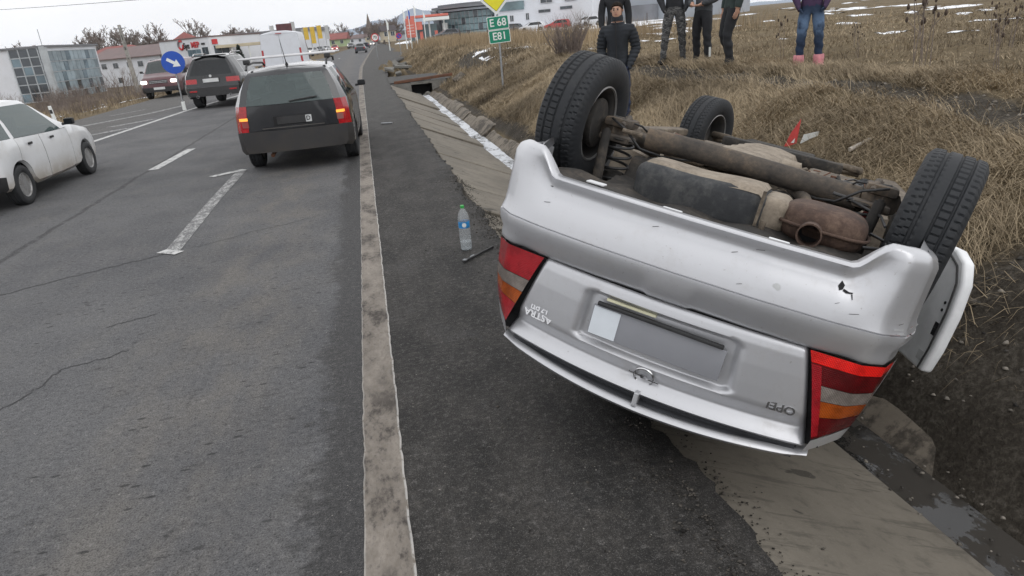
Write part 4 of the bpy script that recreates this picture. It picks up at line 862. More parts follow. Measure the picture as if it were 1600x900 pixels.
# rusty muffler with tail pipe
mb = MB(); rows = []
for i in range(17):
    a = pi * i / 16 - pi / 2; rows.append([])
    for k in range(40):
        t = 2 * pi * k / 40; ex = lambda c: math.copysign(abs(c) ** .62, c); r = cos(a) ** .55 if cos(a) > 1e-6 else 0
        rows[-1].append(Vector((-.425 + .165 * r * ex(cos(t)), -.30 + .185 * r * ex(sin(t)), .318 + .082 * ex(sin(a)))))
    rows[-1].append(rows[-1][0])
mb.grid(rows); mf = mb.build('muffler', M['rust_pipe'], wk, 60)
mb = MB(); mb.tube([Vector((-.425 + .176 * math.copysign(abs(cos(t)) ** .62, cos(t)), -.30 + .196 * math.copysign(abs(sin(t)) ** .62, sin(t)), .322)) for t in np.linspace(0, 2 * pi, 49)], .007, 6); mb.build('muffler_seam', M['rust_pipe'], mf, 60)
mb = MB(); mb.lathe([(.043, .10), (.044, -.045), (.046, -.05), (.040, -.05), (.039, .09)], 28, 'y', (-.388, -.53, .335), close=False); tp = mb.build('tail_pipe', M['rust_pipe'], wk, 50)
mb = MB(); mb.lathe([(.04, .05), (0, .05)], 20, 'y', (-.388, -.53, .335), close=False); mb.build('pipe_disc', M['black'], tp)  # black disc closing the pipe bore
mb = MB(); mb.tube([(-.36, -.12, .30), (-.32, .05, .27), (-.24, .22, .25), (-.17, .5, .235), (-.12, 1.0, .24), (.0, 1.8, .25), (.02, 2.4, .25)], .027, 12); mb.lathe([(.027, 0), (.052, .005), (.055, .03), (.05, .06), (.027, .07)], 20, 'y', (-.165, .48, .235)); mb.build('exhaust_pipe', M['beam_dusty'], wk, 45)
mb = MB(); mb.lathe([(.03, -.06), (.062, -.05), (.066, .04), (.05, .055), (.0, .055)], 24, 'x', (-.19, .46, .205)); mb.build('exhaust_flange', M['mud_pale'], wk, 45)
# heat shield, brackets, lines and clutter ahead of the axle
mb = MB(); L = []
for i in range(30):
    y = .42 + i * .07; L.append([Vector((x + .06, y, z + .008 * sin(y * 19))) for x, z in ((-.22, .27), (-.17, .20), (-.05, .178), (.10, .178), (.20, .20), (.26, .27))])
mb.grid(L); mb.build('heat_shield', M['mud_pale'], wk, 25)
for (x, y, z, dx, dy, dz, m) in ((.33, .62, .25, .22, .46, .07, 'under_mud'), (-.42, .55, .25, .20, .4, .06, 'under_mud'), (.36, 1.5, .25, .3, .9, .05, 'under_mud'), (-.40, 1.4, .25, .3, .9, .05, 'under_mud'), (0, 2.45, .22, .9, .22, .08, 'under_dark'), (.05, 2.85, .24, .55, .4, .12, 'under_dark'), (-.34, .32, .27, .16, .14, .06, 'rust'), (-.50, .34, .25, .14, .2, .07, 'under_mud'), (-.47, .12, .30, .22, .12, .05, 'under_dark')):
    mb = MB(); rbox(mb, (x, y, z), (dx, dy, dz), .02, 2); mb.build('underbody_member', M[m], wk, 40)
r_ = random.Random(8)
for k in range(30):
    x = r_.uniform(-.6, -.2) if k % 2 else r_.uniform(.25, .5); y = r_.uniform(.2, .6); mb = MB()
    mb.tube([(x + r_.uniform(-.1, .1), y + .15 * i, .20 + r_.uniform(-.02, .05)) for i in range(5)], r_.choice((.004, .006, .009)), 6); mb.build('underbody_line', M[r_.choice(('spring', 'under_mud', 'rust', 'under_dark'))], wk, 60)
for k in range(46):     # small brackets, clips and bolts
    x, y = r_.uniform(-.6, .6), r_.uniform(.2, 1.6); mb = MB(); s = r_.uniform(.015, .05); mb.bbox((x, y, .235 + r_.uniform(-.02, .03)), (s, s * r_.uniform(.6, 2), s * .6), .004); mb.build('bracket', M[r_.choice(('under_mud', 'under_dark', 'rust', 'beam_dusty'))], wk)
mb = MB(); mb.tube([(-.30, .30, .215), (-.38, .36, .2), (-.45, .33, .215), (-.52, .36, .22)], .006, 6); mb.build('wire', simple('teal_wire', (.05, .22, .22), .5), wk)
mb = MB(); mb.bbox((-.585, .02, .27), (.05, .03, .04), .01); mb.build('bump_stop', simple('red_bush', (.35, .05, .05), .6), wk)
mb = MB(); mb.tube([(-.60, -.30, .30), (-.66, -.34, .31), (-.66, -.40, .33), (-.58, -.44, .34)], .006, 6); mb.tube([(-.50, -.12, .21), (-.62, -.2, .235), (-.64, -.3, .26)], .006, 6); mb.tube([(-.42, -.10, .2), (-.60, -.06, .215)], .007, 6); mb.build('exhaust_hanger', M['spring'], wk, 60)
for (px, y, z, rx) in ((.43, -.67, .356, .2), (.10, -.72, .366, .1), (-.30, -.71, .366, -.1)):
    mb = MB(); mb.bbox((px, y, z), (.075, .05, .008), .004); mb.build('bumper_bracket', M['silver_in'], wk)
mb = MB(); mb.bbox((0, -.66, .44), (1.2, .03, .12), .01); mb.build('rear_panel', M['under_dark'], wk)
# front suspension arms
for sd in (1, -1):
    mb = MB(); mb.tube([(sd * .32, 2.45, .22), (sd * .45, 2.6, .20), (sd * .58, 2.70, .21)], [.03, .025, .03], 8); mb.tube([(sd * .2, 2.75, .25), (sd * .58, 2.72, .24)], .02, 8); mb.build('control_arm', M['under_mud'], wk, 50)
# ---- swung-open rear door on the far flank, inner side towards the tail
dr = bpy.data.objects.new('open_door', None)
dg_ = [(0, .30), (.62, .30), (.72, .34), (.78, .44), (.80, .60), (.79, .80), (.76, .93), (0, .93)]
mb = MB(); mb.prism([Vector((0, -a, b)) for a, b in dg_], (-.06, 0, 0)); od = mb.build('door', M['silver_in'], wk, 40, loc=(-.845, 1.30, .075)); od.rotation_euler = (0, 0, -radians(21)); tag(od, 'rear door hanging open, silver inner panel showing')
bv = od.modifiers.new('b', 'BEVEL'); bv.width = .016; bv.segments = 3
mb = MB(); mb.prism([Vector((.002, -a, b)) for a, b in ((.05, .46), (.40, .46), (.45, .52), (.46, .62), (.44, .90), (.05, .90))], (.02, 0, 0)); mb.build('door_card', M['seat'], od)
mb = MB(); mb.tube([Vector((.006, -a, b)) for a, b in ((.05, .335), (.60, .335), (.69, .37), (.745, .45), (.765, .60), (.755, .80), (.735, .92))], .005, 8); mb.build('door_seal', M['trim'], od, 60)
mb = MB(); mb.box((.0, -.735, .70), (.008, .045, .07)); mb.build('latch', M['chrome'], od)
mb = MB(); mb.box((.0, -.70, .86), (.004, .05, .05)); mb.build('sticker', M['plate'], od)
for z in (.56, .60): mb = MB(); mb.lathe([(0, .004), (.008, .003), (.009, 0)], 10, 'x', (.002, -.72, z)); mb.build('door_hole', M['black'], od)
# cabin
for x in (-.36, .36):
    mb = MB(); mb.bbox((x, 1.35, .62), (.48, .5, .16), .05); mb.bbox((x, 1.08, .92), (.46, .14, .56), .05, rot=Matrix.Rotation(-.2, 3, 'X')); mb.build('seat', M['seat'], wk, 50)
mb = MB(); mb.bbox((0, .32, .60), (1.2, .5, .16), .05); mb.bbox((0, .08, .85), (1.2, .14, .5), .05); mb.build('rear_seat', M['seat'], wk, 50)
mb = MB(); mb.bbox((0, 2.0, .86), (1.4, .35, .2), .05); mb.build('dashboard', M['trim'], wk, 50)
for sd in (1, -1):
    mb = MB(); mb.bbox((sd * .60, 3.20, .60), (.30, .16, .14), .03); mb.build('headlamp', M['head_lens'], wk, 50)
# ================================================================== TRAFFIC
def standard_parts(root, wheels, ty, rm, mirrors=None, mir_mat=None):
    for (x, y, z) in wheels: add_wheel(root, (x, y, z), 1 if x > 0 else -1, ty, rm)
    if mirrors:
        for sd in (1, -1):
            mb = MB(); mb.bbox((sd * (mirrors[0] + .12), mirrors[1], mirrors[2]), (.15, .08, .105), .035); mb.tube([(sd * mirrors[0], mirrors[1] + .02, mirrors[2] - .04), (sd * (mirrors[0] + .08), mirrors[1] + .01, mirrors[2] - .03)], .02, 6); o = mb.build('mirror', mir_mat or M['trim'], root, 50)
            mb = MB(); mb.box((sd * (mirrors[0] + .12), mirrors[1] - .053, mirrors[2]), (.12, .004, .08)); mb.build('mirror_glass', M['glass_dark'], o)
def interior(root, w, yr, yf, zs, zt, two=True):
    for x in (-w * .45, w * .45):
        for k, y in enumerate((yf,)):
            mb = MB(); mb.bbox((x, y, zs + .05), (w * .62, .5, .18), .05); mb.bbox((x, y - .28, zs + .38), (w * .58, .14, .62), .06, rot=Matrix.Rotation(-.15, 3, 'X')); mb.bbox((x, y - .36, zs + .78), (w * .32, .09, .17), .04); mb.build('seat', M['seat'], root, 50)
    mb = MB(); mb.bbox((0, yr, zs + .05), (w * 1.6, .5, .16), .05); mb.bbox((0, yr - .26, zs + .32), (w * 1.6, .14, .5), .05); mb.build('rear_seat', M['seat'], root, 50)
    mb = MB(); mb.box((0, (yr + yf) / 2, zs - .12), (w * 1.8, yf - yr + 2.4, .05)); mb.build('cabin_floor', M['seat'], root)
    mb = MB(); mb.bbox((0, yf + .75, zs + .36), (w * 1.6, .3, .2), .05); mb.build('dashboard', M['seat'], root, 50)
# ---------------- dark estate car, muddy, hazards on
M['wagon'] = dirty('dark_grey_paint_muddy', (.016, .017, .020), (.036, .033, .030), .16, .18, .1, 3.5, .15, .56, Coat_Weight=.8, Coat_Roughness=.06)
M['wag_plastic'] = dirty('bumper_plastic_muddy', (.020, .020, .022), (.050, .043, .036), .6, .55, 0, 4, .1, .66)
wg = thing('estate_car', 'dark grey muddy estate car with roof bars and glowing rear indicators', 'car', (-1.12, 10.95, 0), radians(-1.5)); wg.scale = (1.0, 1.0, 1.03)
WK = [(.0, .0, .22, .765, .30, .965, .60, 1.435), (.16, .14, .40, .850, .27, .965, .605, 1.465), (.95, .95, 1.05, .868, .24, .955, .615, 1.475), (1.75, 1.75, 1.75, .868, .23, .94, .62, 1.475), (2.75, 2.65, 2.2, .865, .23, .92, .60, 1.44), (3.15, 3.15, 3.1, .855, .25, .92, .68, .99), (3.85, 3.85, 3.8, .83, .26, .82, .66, .89), (4.25, 4.22, 4.2, .74, .28, .70, .56, .72)]
wsh = car_shell(WK, (.80, 3.36), .335, 5, ts=[0, .08, .34, .46, .78, 1])
def wc(sd, u, j, fr):
    if sd == 'rear':
        if j < 3: return 'rear_bumper'
        if j in (3, 4): return f'tail_lamp:{1 if fr > 0 else -1}' if abs(fr) > .86 else 'tailgate'
        if j in (5, 6): return 'rear_window' if abs(fr) < .86 else 'body'
        return 'body'
    if sd == 'front': return 'front_bumper' if j < 3 else 'body'
    if u < 1.0 and j < 3: return 'rear_bumper'
    if u < .75 and j in (3, 4): return f'tail_lamp:{sd}'
    if j in (5, 6):
        for k, (a, b) in enumerate(((.9, 1.85), (2.05, 2.95), (3.08, 4.15))):
            if a < u < b: return f'window:{sd}{k}'
        return 'body'
    if j >= 8 and 4.05 < u < 4.95: return 'windscreen'
    if 1 <= j <= 4 and 2.0 < u < 2.98: return f'door:{sd}0'
    if 1 <= j <= 4 and 3.02 < u < 4.5: return f'door:{sd}1'
    return 'body'
wp = build_car(wg, wsh, wc, bow_r=.09); wo_ = emit(wp, wg, dict(body=M['wagon'], rear_bumper=M['wag_plastic'], front_bumper=M['wag_plastic'], tailgate=M['wagon'], tail_lamp=M['red_lens'], window=M['glass'], rear_window=M['glass_clear'], windscreen=M['glass_clear'], door=M['wagon']), 40, ('door', 'tailgate'))
for sd in (1, -1):
    mb = MB(); mb.grid([[Vector((sd * x, y, z)) for x, y in ((.64, -.034), (.70, -.020), (.765, .004))] for z in (.765, .805)]); mb.build('indicator', M['lamp_amber_on'], wo_[f'tail_lamp:{sd}'])
    mb = MB(); mb.grid([[Vector((sd * x, y, z)) for x, y in ((.64, -.032), (.70, -.018), (.765, .005))] for z in (.67, .755)]); mb.build('reflector', dirty('reflector_muddy', (.32, .03, .03), (.18, .12, .10), .8, .3), wo_[f'tail_lamp:{sd}'])
standard_parts(wg, ((.745, .80, .3), (-.745, .80, .3), (.745, 3.36, .3), (-.745, 3.36, .3)), tyre_mesh(.30, .195, .19, 90, True, M['rubber']), rim_mesh(.19, .16, 10, 'rim'), (.86, 2.95, 1.0)); interior(wg, .72, 1.35, 2.25, .5, 1.4)
mb = MB(); mb.bbox((.0, -.092, .735), (.54, .012, .13), .006); mb.build('plate_recess', M['black'], wo_['tailgate'])
mb = MB(); mb.bbox((.03, -.102, .735), (.50, .006, .105), .004); pl = mb.build('licence_plate', M['trim'], wg); mb = MB(); mb.box((.235, -.107, .735), (.085, .004, .095)); mb.build('plate_end', M['plate'], pl)
text_mesh('D', .085, .002, M['black'], 'plate_letter', pl, (.232, -.1105, .735), (pi / 2, 0, 0), bold=.002)
mb = MB(); mb.tube([(0, -.085, .99), (.16, -.082, 1.005), (.40, -.055, 1.02)], .011, 6); mb.build('rear_wiper', M['trim'], wg)
mb = MB(); mb.box((0, -.088, .64), (.9, .006, .012)); mb.build('bumper_line', dirty('dust_line', (.075, .07, .064), (.05, .045, .04), .5, .8), wg)
for sd in (1, -1):
    mb = MB(); mb.tube([(sd * .585, .35, 1.44), (sd * .59, .5, 1.505), (sd * .60, 1.2, 1.525), (sd * .59, 2.0, 1.505), (sd * .58, 2.15, 1.45)], .016, 8); mb.build('roof_rail', M['trim'], wg, 50)
    mb = MB(); mb.bbox((sd * .60, .60, 1.545), (.09, .14, .07), .02); mb.build('bar_foot', M['trim'], wg)
for y in (.62, 1.75): mb = MB(); mb.bbox((0, y, 1.59), (1.46, .05, .028), .01); mb.build('roof_bar', simple('bar_alloy', (.62, .62, .63), .35, .5, .1), wg, 40)
mb = MB(); mb.tube([(0, .42, 1.465), (0, .30, 1.62), (-.01, .2, 1.82)], [.008, .005, .003], 6); mb.lathe([(.03, 0), (.02, .03), (.008, .05)], 10, 'z', (0, .43, 1.455)); mb.build('antenna', M['trim'], wg)
mb = MB(); mb.tube([(-.40, .06, .24), (-.40, .3, .26)], .03, 10); mb.build('tail_pipe', M['rust'], wg)
# ---------------- white hatchback, cut by the left picture edge
M['white_paint'] = dirty('white_paint_muddy', (.68, .69, .70), (.33, .29, .24), .3, .3, 0, 3, .2, .62, Coat_Weight=.4)
fh = thing('hatchback', 'white five door hatchback with dusty wheel covers at the left edge', 'car', (-5.60, 10.1, 0), radians(-.5)); fh.scale = (1, 1, .98)
FK = [(.0, .0, .32, .70, .30, .93, .53, 1.34), (.18, .15, .48, .79, .26, .93, .55, 1.405), (.72, .72, .80, .81, .23, .915, .565, 1.43), (1.45, 1.45, 1.4, .81, .22, .89, .575, 1.43), (2.25, 2.2, 1.80, .808, .22, .87, .565, 1.40), (2.72, 2.72, 2.62, .80, .24, .88, .63, .93), (3.35, 3.35, 3.3, .77, .25, .76, .6, .82), (3.70, 3.66, 3.66, .68, .27, .64, .5, .66)]
fsh = car_shell(FK, (.62, 3.02), .305, 5)
def fc(sd, u, j, fr):
    if sd == 'rear': return 'rear_bumper' if j < 3 else 'rear_window' if j in (5, 6) and abs(fr) < .85 else f'tail_lamp:{1 if fr > 0 else -1}' if j in (3, 4, 5, 6) and abs(fr) > .85 else 'tailgate' if j in (3, 4) else 'body'
    if sd == 'front': return 'front_bumper' if j < 3 else 'body'
    if u < .95 and j < 2: return 'rear_bumper'
    if u < .4 and j in (3, 4, 5, 6): return f'tail_lamp:{sd}'
    if u > 6.2 and j < 2: return 'front_bumper'
    if j in (5, 6):
        for k, (a, b) in enumerate(((1.05, 1.85), (1.98, 2.92), (3.06, 4.1))):
            if a < u < b: return f'window:{sd}{k}'
        return 'body'
    if j >= 8 and 4.05 < u < 4.95: return 'windscreen'
    if 1 <= j <= 4 and 1.95 < u < 2.97: return f'door:{sd}0'
    if 1 <= j <= 4 and 3.02 < u < 4.5: return f'door:{sd}1'
    return 'body'
fp = build_car(fh, fsh, fc, bow_r=.05); fo = emit(fp, fh, dict(body=M['white_paint'], rear_bumper=M['trim'], front_bumper=M['white_paint'], tailgate=M['white_paint'], tail_lamp=M['red_lens'], window=M['glass_pale'], rear_window=M['glass'], windscreen=M['glass_pale'], door=M['white_paint']), 40, ('door',))
for sd in (1, -1):
    for k, y in ((0, 1.72 - .25), (1, 2.42 - .2)):
        mb = MB(); mb.bbox((sd * .812, (1.05, 1.78)[k], .80), (.02, .11, .035), .008); mb.build('handle', M['trim'], fo[f'door:{sd}{k}'])
standard_parts(fh, ((.70, .62, .275), (-.70, .62, .275), (.70, 3.02, .275), (-.70, 3.02, .275)), tyre_mesh(.278, .17, .17, 90, True, M['rubber']), rim_mesh(.17, .15, 14, 'rim'), (.79, 2.30, .97)); interior(fh, .66, 1.0, 1.75, .48, 1.35)
# ---------------- black SUV
M['black_paint'] = dirty('black_paint_dusty', (.008, .009, .011), (.035, .032, .03), .18, .2, .1, 3, .2, .7, Coat_Weight=.7)
sv = thing('black_suv', 'black SUV seen from behind with red tail lamps by the keep right sign', 'SUV', (-5.10, 26.2, 0), radians(-4))
VK = [(.0, -.05, .30, .86, .42, 1.10, .60, 1.68), (.18, .12, .5, .945, .36, 1.10, .615, 1.735), (.95, .95, 1.05, .965, .32, 1.085, .625, 1.76), (1.8, 1.8, 1.75, .965, .32, 1.06, .63, 1.76), (2.9, 2.8, 2.35, .96, .32, 1.04, .62, 1.70), (3.4, 3.4, 3.3, .95, .34, 1.05, .75, 1.13), (4.2, 4.2, 4.2, .92, .36, .98, .72, 1.05), (4.75, 4.7, 4.7, .80, .38, .86, .62, .9)]
vsh = car_shell(VK, (.90, 3.82), .40, 4, ts=[0, .12, .42, .62, .85, 1])
def vc(sd, u, j, fr):
    if sd == 'rear': return 'rear_bumper' if j < 2 else 'rear_window' if j in (5, 6) and abs(fr) < .88 else f'tail_lamp:{1 if fr > 0 else -1}' if j == 3 and abs(fr) > .56 else 'tailgate' if j in (2, 3, 4) else 'body'
    if sd == 'front': return 'front_bumper' if j < 3 else 'body'
    if u < .55 and j == 3: return f'tail_lamp:{sd}'
    if j in (5, 6):
        for k, (a, b) in enumerate(((.9, 1.85), (2.0, 2.92), (3.06, 4.1))):
            if a < u < b: return f'window:{sd}{k}'
        return 'body'
    if j >= 8 and 4.05 < u < 4.95: return 'windscreen'
    return 'body'
vp_ = build_car(sv, vsh, vc, bow_r=.06); emit(vp_, sv, dict(body=M['black_paint'], rear_bumper=M['trim'], front_bumper=M['trim'], tailgate=M['black_paint'], tail_lamp=M['red_lens'], window=M['glass_dark'], rear_window=M['glass_dark'], windscreen=M['glass_dark']), 40)
tyS = tyre_mesh(.365, .27, .24, 48, False, M['rubber']); standard_parts(sv, ((.80, .90, .365), (-.80, .90, .365), (.80, 3.82, .365), (-.80, 3.82, .365)), tyS, rim_mesh(.24, .2, 7, 'rim'), (.95, 3.0, 1.13), M['black_paint'])
mb = MB(); mb.bbox((0, -.135, .93), (.52, .02, .12), .005); pl = mb.build('licence_plate', M['plate'], sv)
mb = MB(); mb.lathe([(0, -.012), (.042, -.01), (.045, 0)], 16, 'y', (0, -.085, 1.07)); mb.build('badge', M['plate'], sv, 50)
mb = MB(); mb.bbox((0, .30, 1.72), (1.1, .22, .04), .015); mb.build('roof_spoiler', M['black_paint'], sv)
for sd in (1, -1):
    mb = MB(); mb.bbox((sd * .66, -.07, .60), (.24, .03, .05), .008); mb.build('reflector', M['red_lens'], sv)
    mb = MB(); mb.tube([(sd * .62, .6, 1.72), (sd * .63, .8, 1.79), (sd * .63, 2.1, 1.79), (sd * .62, 2.3, 1.72)], .018, 6); mb.build('roof_rail', M['chrome'], sv)
    mb = MB(); mb.lathe([(.04, 0), (.045, -.08), (.038, -.08), (.035, 0)], 14, 'y', (sd * .55, -.02, .42), close=False); mb.build('tail_pipe', M['chrome'], sv)
# ---------------- vans
def van(root, body, W, Hh, L, lamps, front=True, face_mat=None):
    VK2 = [(.0, .0, .06, W, .34, 1.15, W * .90, Hh - .03), (.12, .12, .2, W * 1.0, .30, 1.15, W * .92, Hh), (1.4, 1.4, 1.4, W, .28, 1.12, W * .92, Hh), (L * .62, L * .62, L * .55, W, .28, 1.08, W * .90, Hh), (L * .80, L * .80, L * .66, W * .99, .28, 1.05, W * .86, Hh - .06), (L * .87, L * .88, L * .86, W * .97, .3, 1.03, W * .84, 1.16), (L * .97, L * .98, L * .96, W * .92, .3, .88, W * .8, .98), (L, L, L, W * .82, .34, .70, W * .7, .74)]
    s_ = car_shell(VK2, (.85, L - .95), .36, 4, ts=[0, .12, .36, .6, .85, 1])
    def c_(sd, u, j, fr):
        if sd == 'rear':
            if j < 2: return 'rear_bumper'
            if abs(fr) > .90 and j in (3, 4, 5): return f'tail_lamp:{1 if fr > 0 else -1}'
            return ('rear_door:1' if fr > 0 else 'rear_door:0') if j < 8 else 'body'
        if sd == 'front': return 'front_bumper' if j < 3 else 'body'
        if u < .0: return 'body'
        if j in (5, 6) and 3.1 < u < 4.25: return f'window:{sd}'
        if j >= 8 and 4.06 < u < 4.95: return 'windscreen'
        if u > 6.3 and j < 3: return 'front_bumper'
        return 'body'
    p_ = build_car(root, s_, c_, bow_r=.02, bow_f=.10, ncap=20)
    o_ = emit(p_, root, dict(body=body, rear_bumper=M['trim'], front_bumper=M['trim'], tail_lamp=M['red_lens'], rear_door=body, window=M['glass_dark'], windscreen=M['glass'] if front else M['glass_dark']), 40, ('rear_door',))
    standard_parts(root, ((W * .86, .85, .33), (-W * .86, .85, .33), (W * .86, L - .95, .33), (-W * .86, L - .95, .33)), tyre_mesh(.33, .21, .2, 40, False, M['rubber']), rim_mesh(.2, .16, 8, 'rim'), (W, L * .74, 1.25))
    for sd in (1, -1):
        mb = MB(); mb.bbox((sd * W * .72, L - .02, .80), (.26, .16, .15), .05); mb.build('headlamp', M['lamp_white_on'] if lamps else M['head_lens'], root, 50)
    mb = MB(); mb.bbox((0, L + .08, .80), (W * .9, .05, .16), .02); gr = mb.build('grille', M['trim'], root)
    for z in (.76, .82): mb = MB(); mb.bbox((0, L + .11, z), (W * .85, .012, .018), .004); mb.build('grille_bar', M['chrome'], gr)
    mb = MB(); mb.bbox((0, L + .12, .50), (.5, .01, .11), .003); mb.build('licence_plate', M['plate'], root)
    return o_
M['maroon'] = dirty('maroon_paint', (.085, .028, .034), (.12, .09, .08), .3, .3, .2, 3, .2, .6, Coat_Weight=.5); M['van_white'] = dirty('van_white_paint', (.60, .62, .66), (.40, .39, .38), .25, .4, 0, 3, .2, .8)
rv = thing('maroon_van', 'maroon minibus coming towards the camera with its headlamps on', 'van', (-9.35, 41.5, -.05), radians(180 - 2)); van(rv, M['maroon'], .93, 1.80, 4.8, True)
wv = thing('white_van', 'tall white panel van seen from behind beyond the dark estate car', 'van', (-3.75, 37.2, 0), radians(-1)); van(wv, M['van_white'], 1.0, 2.55, 5.6, False)
mb = MB(); mb.bbox((0, -.02, 2.43), (.3, .03, .035), .01); mb.build('brake_light', M['red_lens'], wv); mb = MB(); mb.bbox((-.55, -.03, .95), (.5, .01, .12), .003); mb.build('licence_plate', M['plate'], wv)
# ---------------- far traffic
def small_car(name, label, loc, rz, body, lit=None, group=None, est=False):
    r = thing(name, label, 'car', loc, rz, group)
    k = [(.0, .0, .25, .80, .3, .92, .56, 1.36 if est else 1.02), (.2, .2, .55, .85, .27, .92, .58, 1.40 if est else 1.06), (.75, .75, 1.1, .86, .25, .92, .58, 1.43), (2.0, 2.0, 1.9, .86, .25, .9, .59, 1.43), (2.9, 2.9, 2.3, .85, .25, .9, .58, 1.38), (3.2, 3.2, 3.1, .84, .26, .9, .66, .96), (4.2, 4.15, 4.15, .72, .3, .66, .55, .70)]
    s_ = car_shell(k, (.8, 3.4), .33, 2)
    def c_(sd, u, j, fr):
        if sd == 'rear': return f'tail_lamp:{1 if fr > 0 else -1}' if j in (3, 4) and abs(fr) > .66 else 'rear_window' if est and j in (5, 6) and abs(fr) < .86 else 'body'
        if sd == 'front': return f'headlamp:{1 if fr > 0 else -1}' if j in (3, 4) and abs(fr) > .55 else 'body'
        if j in (5, 6) and 1.5 < u < 4.1: return f'window:{sd}'
        if j >= 8 and (4.05 < u < 4.95): return 'windscreen'
        if j >= 8 and 1.05 < u < 1.95 and not est: return 'rear_window'
        return 'body'
    p_ = build_car(r, s_, c_, bow_r=.05, ncap=8)
    emit(p_, r, dict(body=body, tail_lamp=M['lamp_red_on'] if lit == 'red' else M['red_lens'], headlamp=M['lamp_far_on'] if lit == 'white' else M['head_lens'], window=M['glass_dark'], rear_window=M['glass_dark'], windscreen=M['glass_dark']), 40)
    for (x, y) in ((.76, .8), (-.76, .8), (.76, 3.4), (-.76, 3.4)): add_wheel(r, (x, y, .31), 1 if x > 0 else -1, FT, FR)
    return r
FT = tyre_mesh(.31, .2, .19, 24, False, M['rubber']); FR = rim_mesh(.19, .16, 6, 'rim')
M['grey_paint'] = simple('grey_car_paint', (.06, .065, .075), .3, .3, .15, 3); M['blue_paint'] = simple('navy_car_paint', (.025, .03, .05), .3, .3, .15, 3); M['pale_paint'] = simple('pale_car_paint', (.55, .56, .58), .35, .1, .1, 3); M['red_paint'] = simple('red_car_paint', (.42, .03, .035), .35, 0, .1, 3)
small_car('distant_car', 'dark grey saloon driving away down the far road', (.05, 118, 0), radians(-4), M['grey_paint'])
small_car('distant_car', 'small dark car further down the road past the grey saloon', (1.6, 190, 0), radians(-4), M['blue_paint'], est=True)
small_car('distant_car', 'pale car coming up the far left lane near the speed sign', (-2.6, 240, .2), radians(176), M['pale_paint'], 'white', est=True)
# ================================================================== SIGNS, POLES, TREES, BUILDINGS
M['galv'] = simple('galvanised_steel', (.30, .31, .32), .45, .6, .2, 14); M['sign_white'] = simple('sign_white', (.70, .72, .70), .45, 0, .06); M['sign_yellow'] = simple('sign_yellow', (.72, .66, .02), .45, 0, .05)
M['sign_green'] = simple('sign_green', (.0, .20, .115), .45, 0, .06); M['sign_blue'] = simple('sign_blue', (.010, .070, .40), .4, 0, .06); M['sign_red'] = simple('sign_red', (.50, .025, .03), .45, 0, .08); M['sign_black'] = simple('sign_black', (.015, .015, .015), .5, 0, .05); M['sign_back'] = simple('sign_back', (.22, .22, .23), .5, .4, .1)
def rrect(w, h, r, n=5):
    P = []
    for cx, cz, a0 in ((w / 2 - r, h / 2 - r, 0), (-w / 2 + r, h / 2 - r, pi / 2), (-w / 2 + r, -h / 2 + r, pi), (w / 2 - r, -h / 2 + r, 1.5 * pi)):
        for k in range(n + 1): a = a0 + k * pi / 2 / n; P.append((cx + r * cos(a), cz + r * sin(a)))
    return P
def plate(parent, name, P, y0, y1, mat, loc=(0, 0, 0), rot=None):
    mb = MB(); mb.prism([Vector((x, y0, z)) for x, z in P], (0, y1 - y0, 0)); o = mb.build(name, mat, parent, loc=loc)
    if rot: o.rotation_euler = rot
    return o
ps = thing('priority_sign', 'yellow diamond priority sign above green E 68 and E81 plates on a post', 'road sign', (4.11, 21.5, .08), radians(-11)); TL = radians(-2.6)
mb = MB(); mb.tube([(0, 0, -.2), (.0, 0, 3.0)], .03, 10); mb.build('post', M['galv'], ps, 50)
sq = lambda s, r: [(x * cos(pi / 4) - z * sin(pi / 4), x * sin(pi / 4) + z * cos(pi / 4)) for x, z in rrect(s, s, r)]
d = plate(ps, 'diamond_plate', sq(.63, .04), -.05, -.036, M['sign_white'], (-.03, 0, 2.51), (0, TL, 0))
plate(d, 'diamond_rim', sq(.50, .03), -.053, -.0505, M['sign_black']); plate(d, 'diamond_field', sq(.48, .03), -.056, -.0535, M['sign_yellow'])
for txt, z in (('E 68', 1.85), ('E81', 1.47)):
    b = plate(ps, 'route_plate', rrect(.64, .37, .03), -.05, -.036, M['sign_white'], (0 if z > 1.6 else .02, 0, z), (0, TL, 0)); plate(b, 'route_field', rrect(.605, .335, .025), -.053, -.0505, M['sign_green'])
    text_mesh(txt, .30, .002, M['sign_white'], 'route_number', b, (0, -.0555, 0), (pi / 2, 0, 0), bold=.004, sx=.95)
ks = thing('keep_right_sign', 'round blue keep right sign with a white diagonal arrow on the island', 'road sign', (-6.28, 26.6, 0), radians(8))
mb = MB(); mb.tube([(.0, 0, 0), (0, 0, 1.95)], .03, 10); mb.build('post', M['galv'], ks, 50)
circ = lambda r, n=40: [(r * cos(2 * pi * k / n), r * sin(2 * pi * k / n)) for k in range(n)]
b = plate(ks, 'disc', circ(.37), -.05, -.036, M['sign_blue'], (0, 0, 1.60)); ar = [(-.22, .05), (-.22, -.05), (.04, -.05), (.04, -.14), (.25, 0), (.04, .14), (.04, .05)]
plate(b, 'arrow', ar, -.054, -.0505, M['sign_white'], rot=(0, radians(33), 0)); mb = MB(); mb.bbox((0, 0, .15), (.12, .12, .30), .02); mb.build('post_sleeve', M['sign_white'], ks)
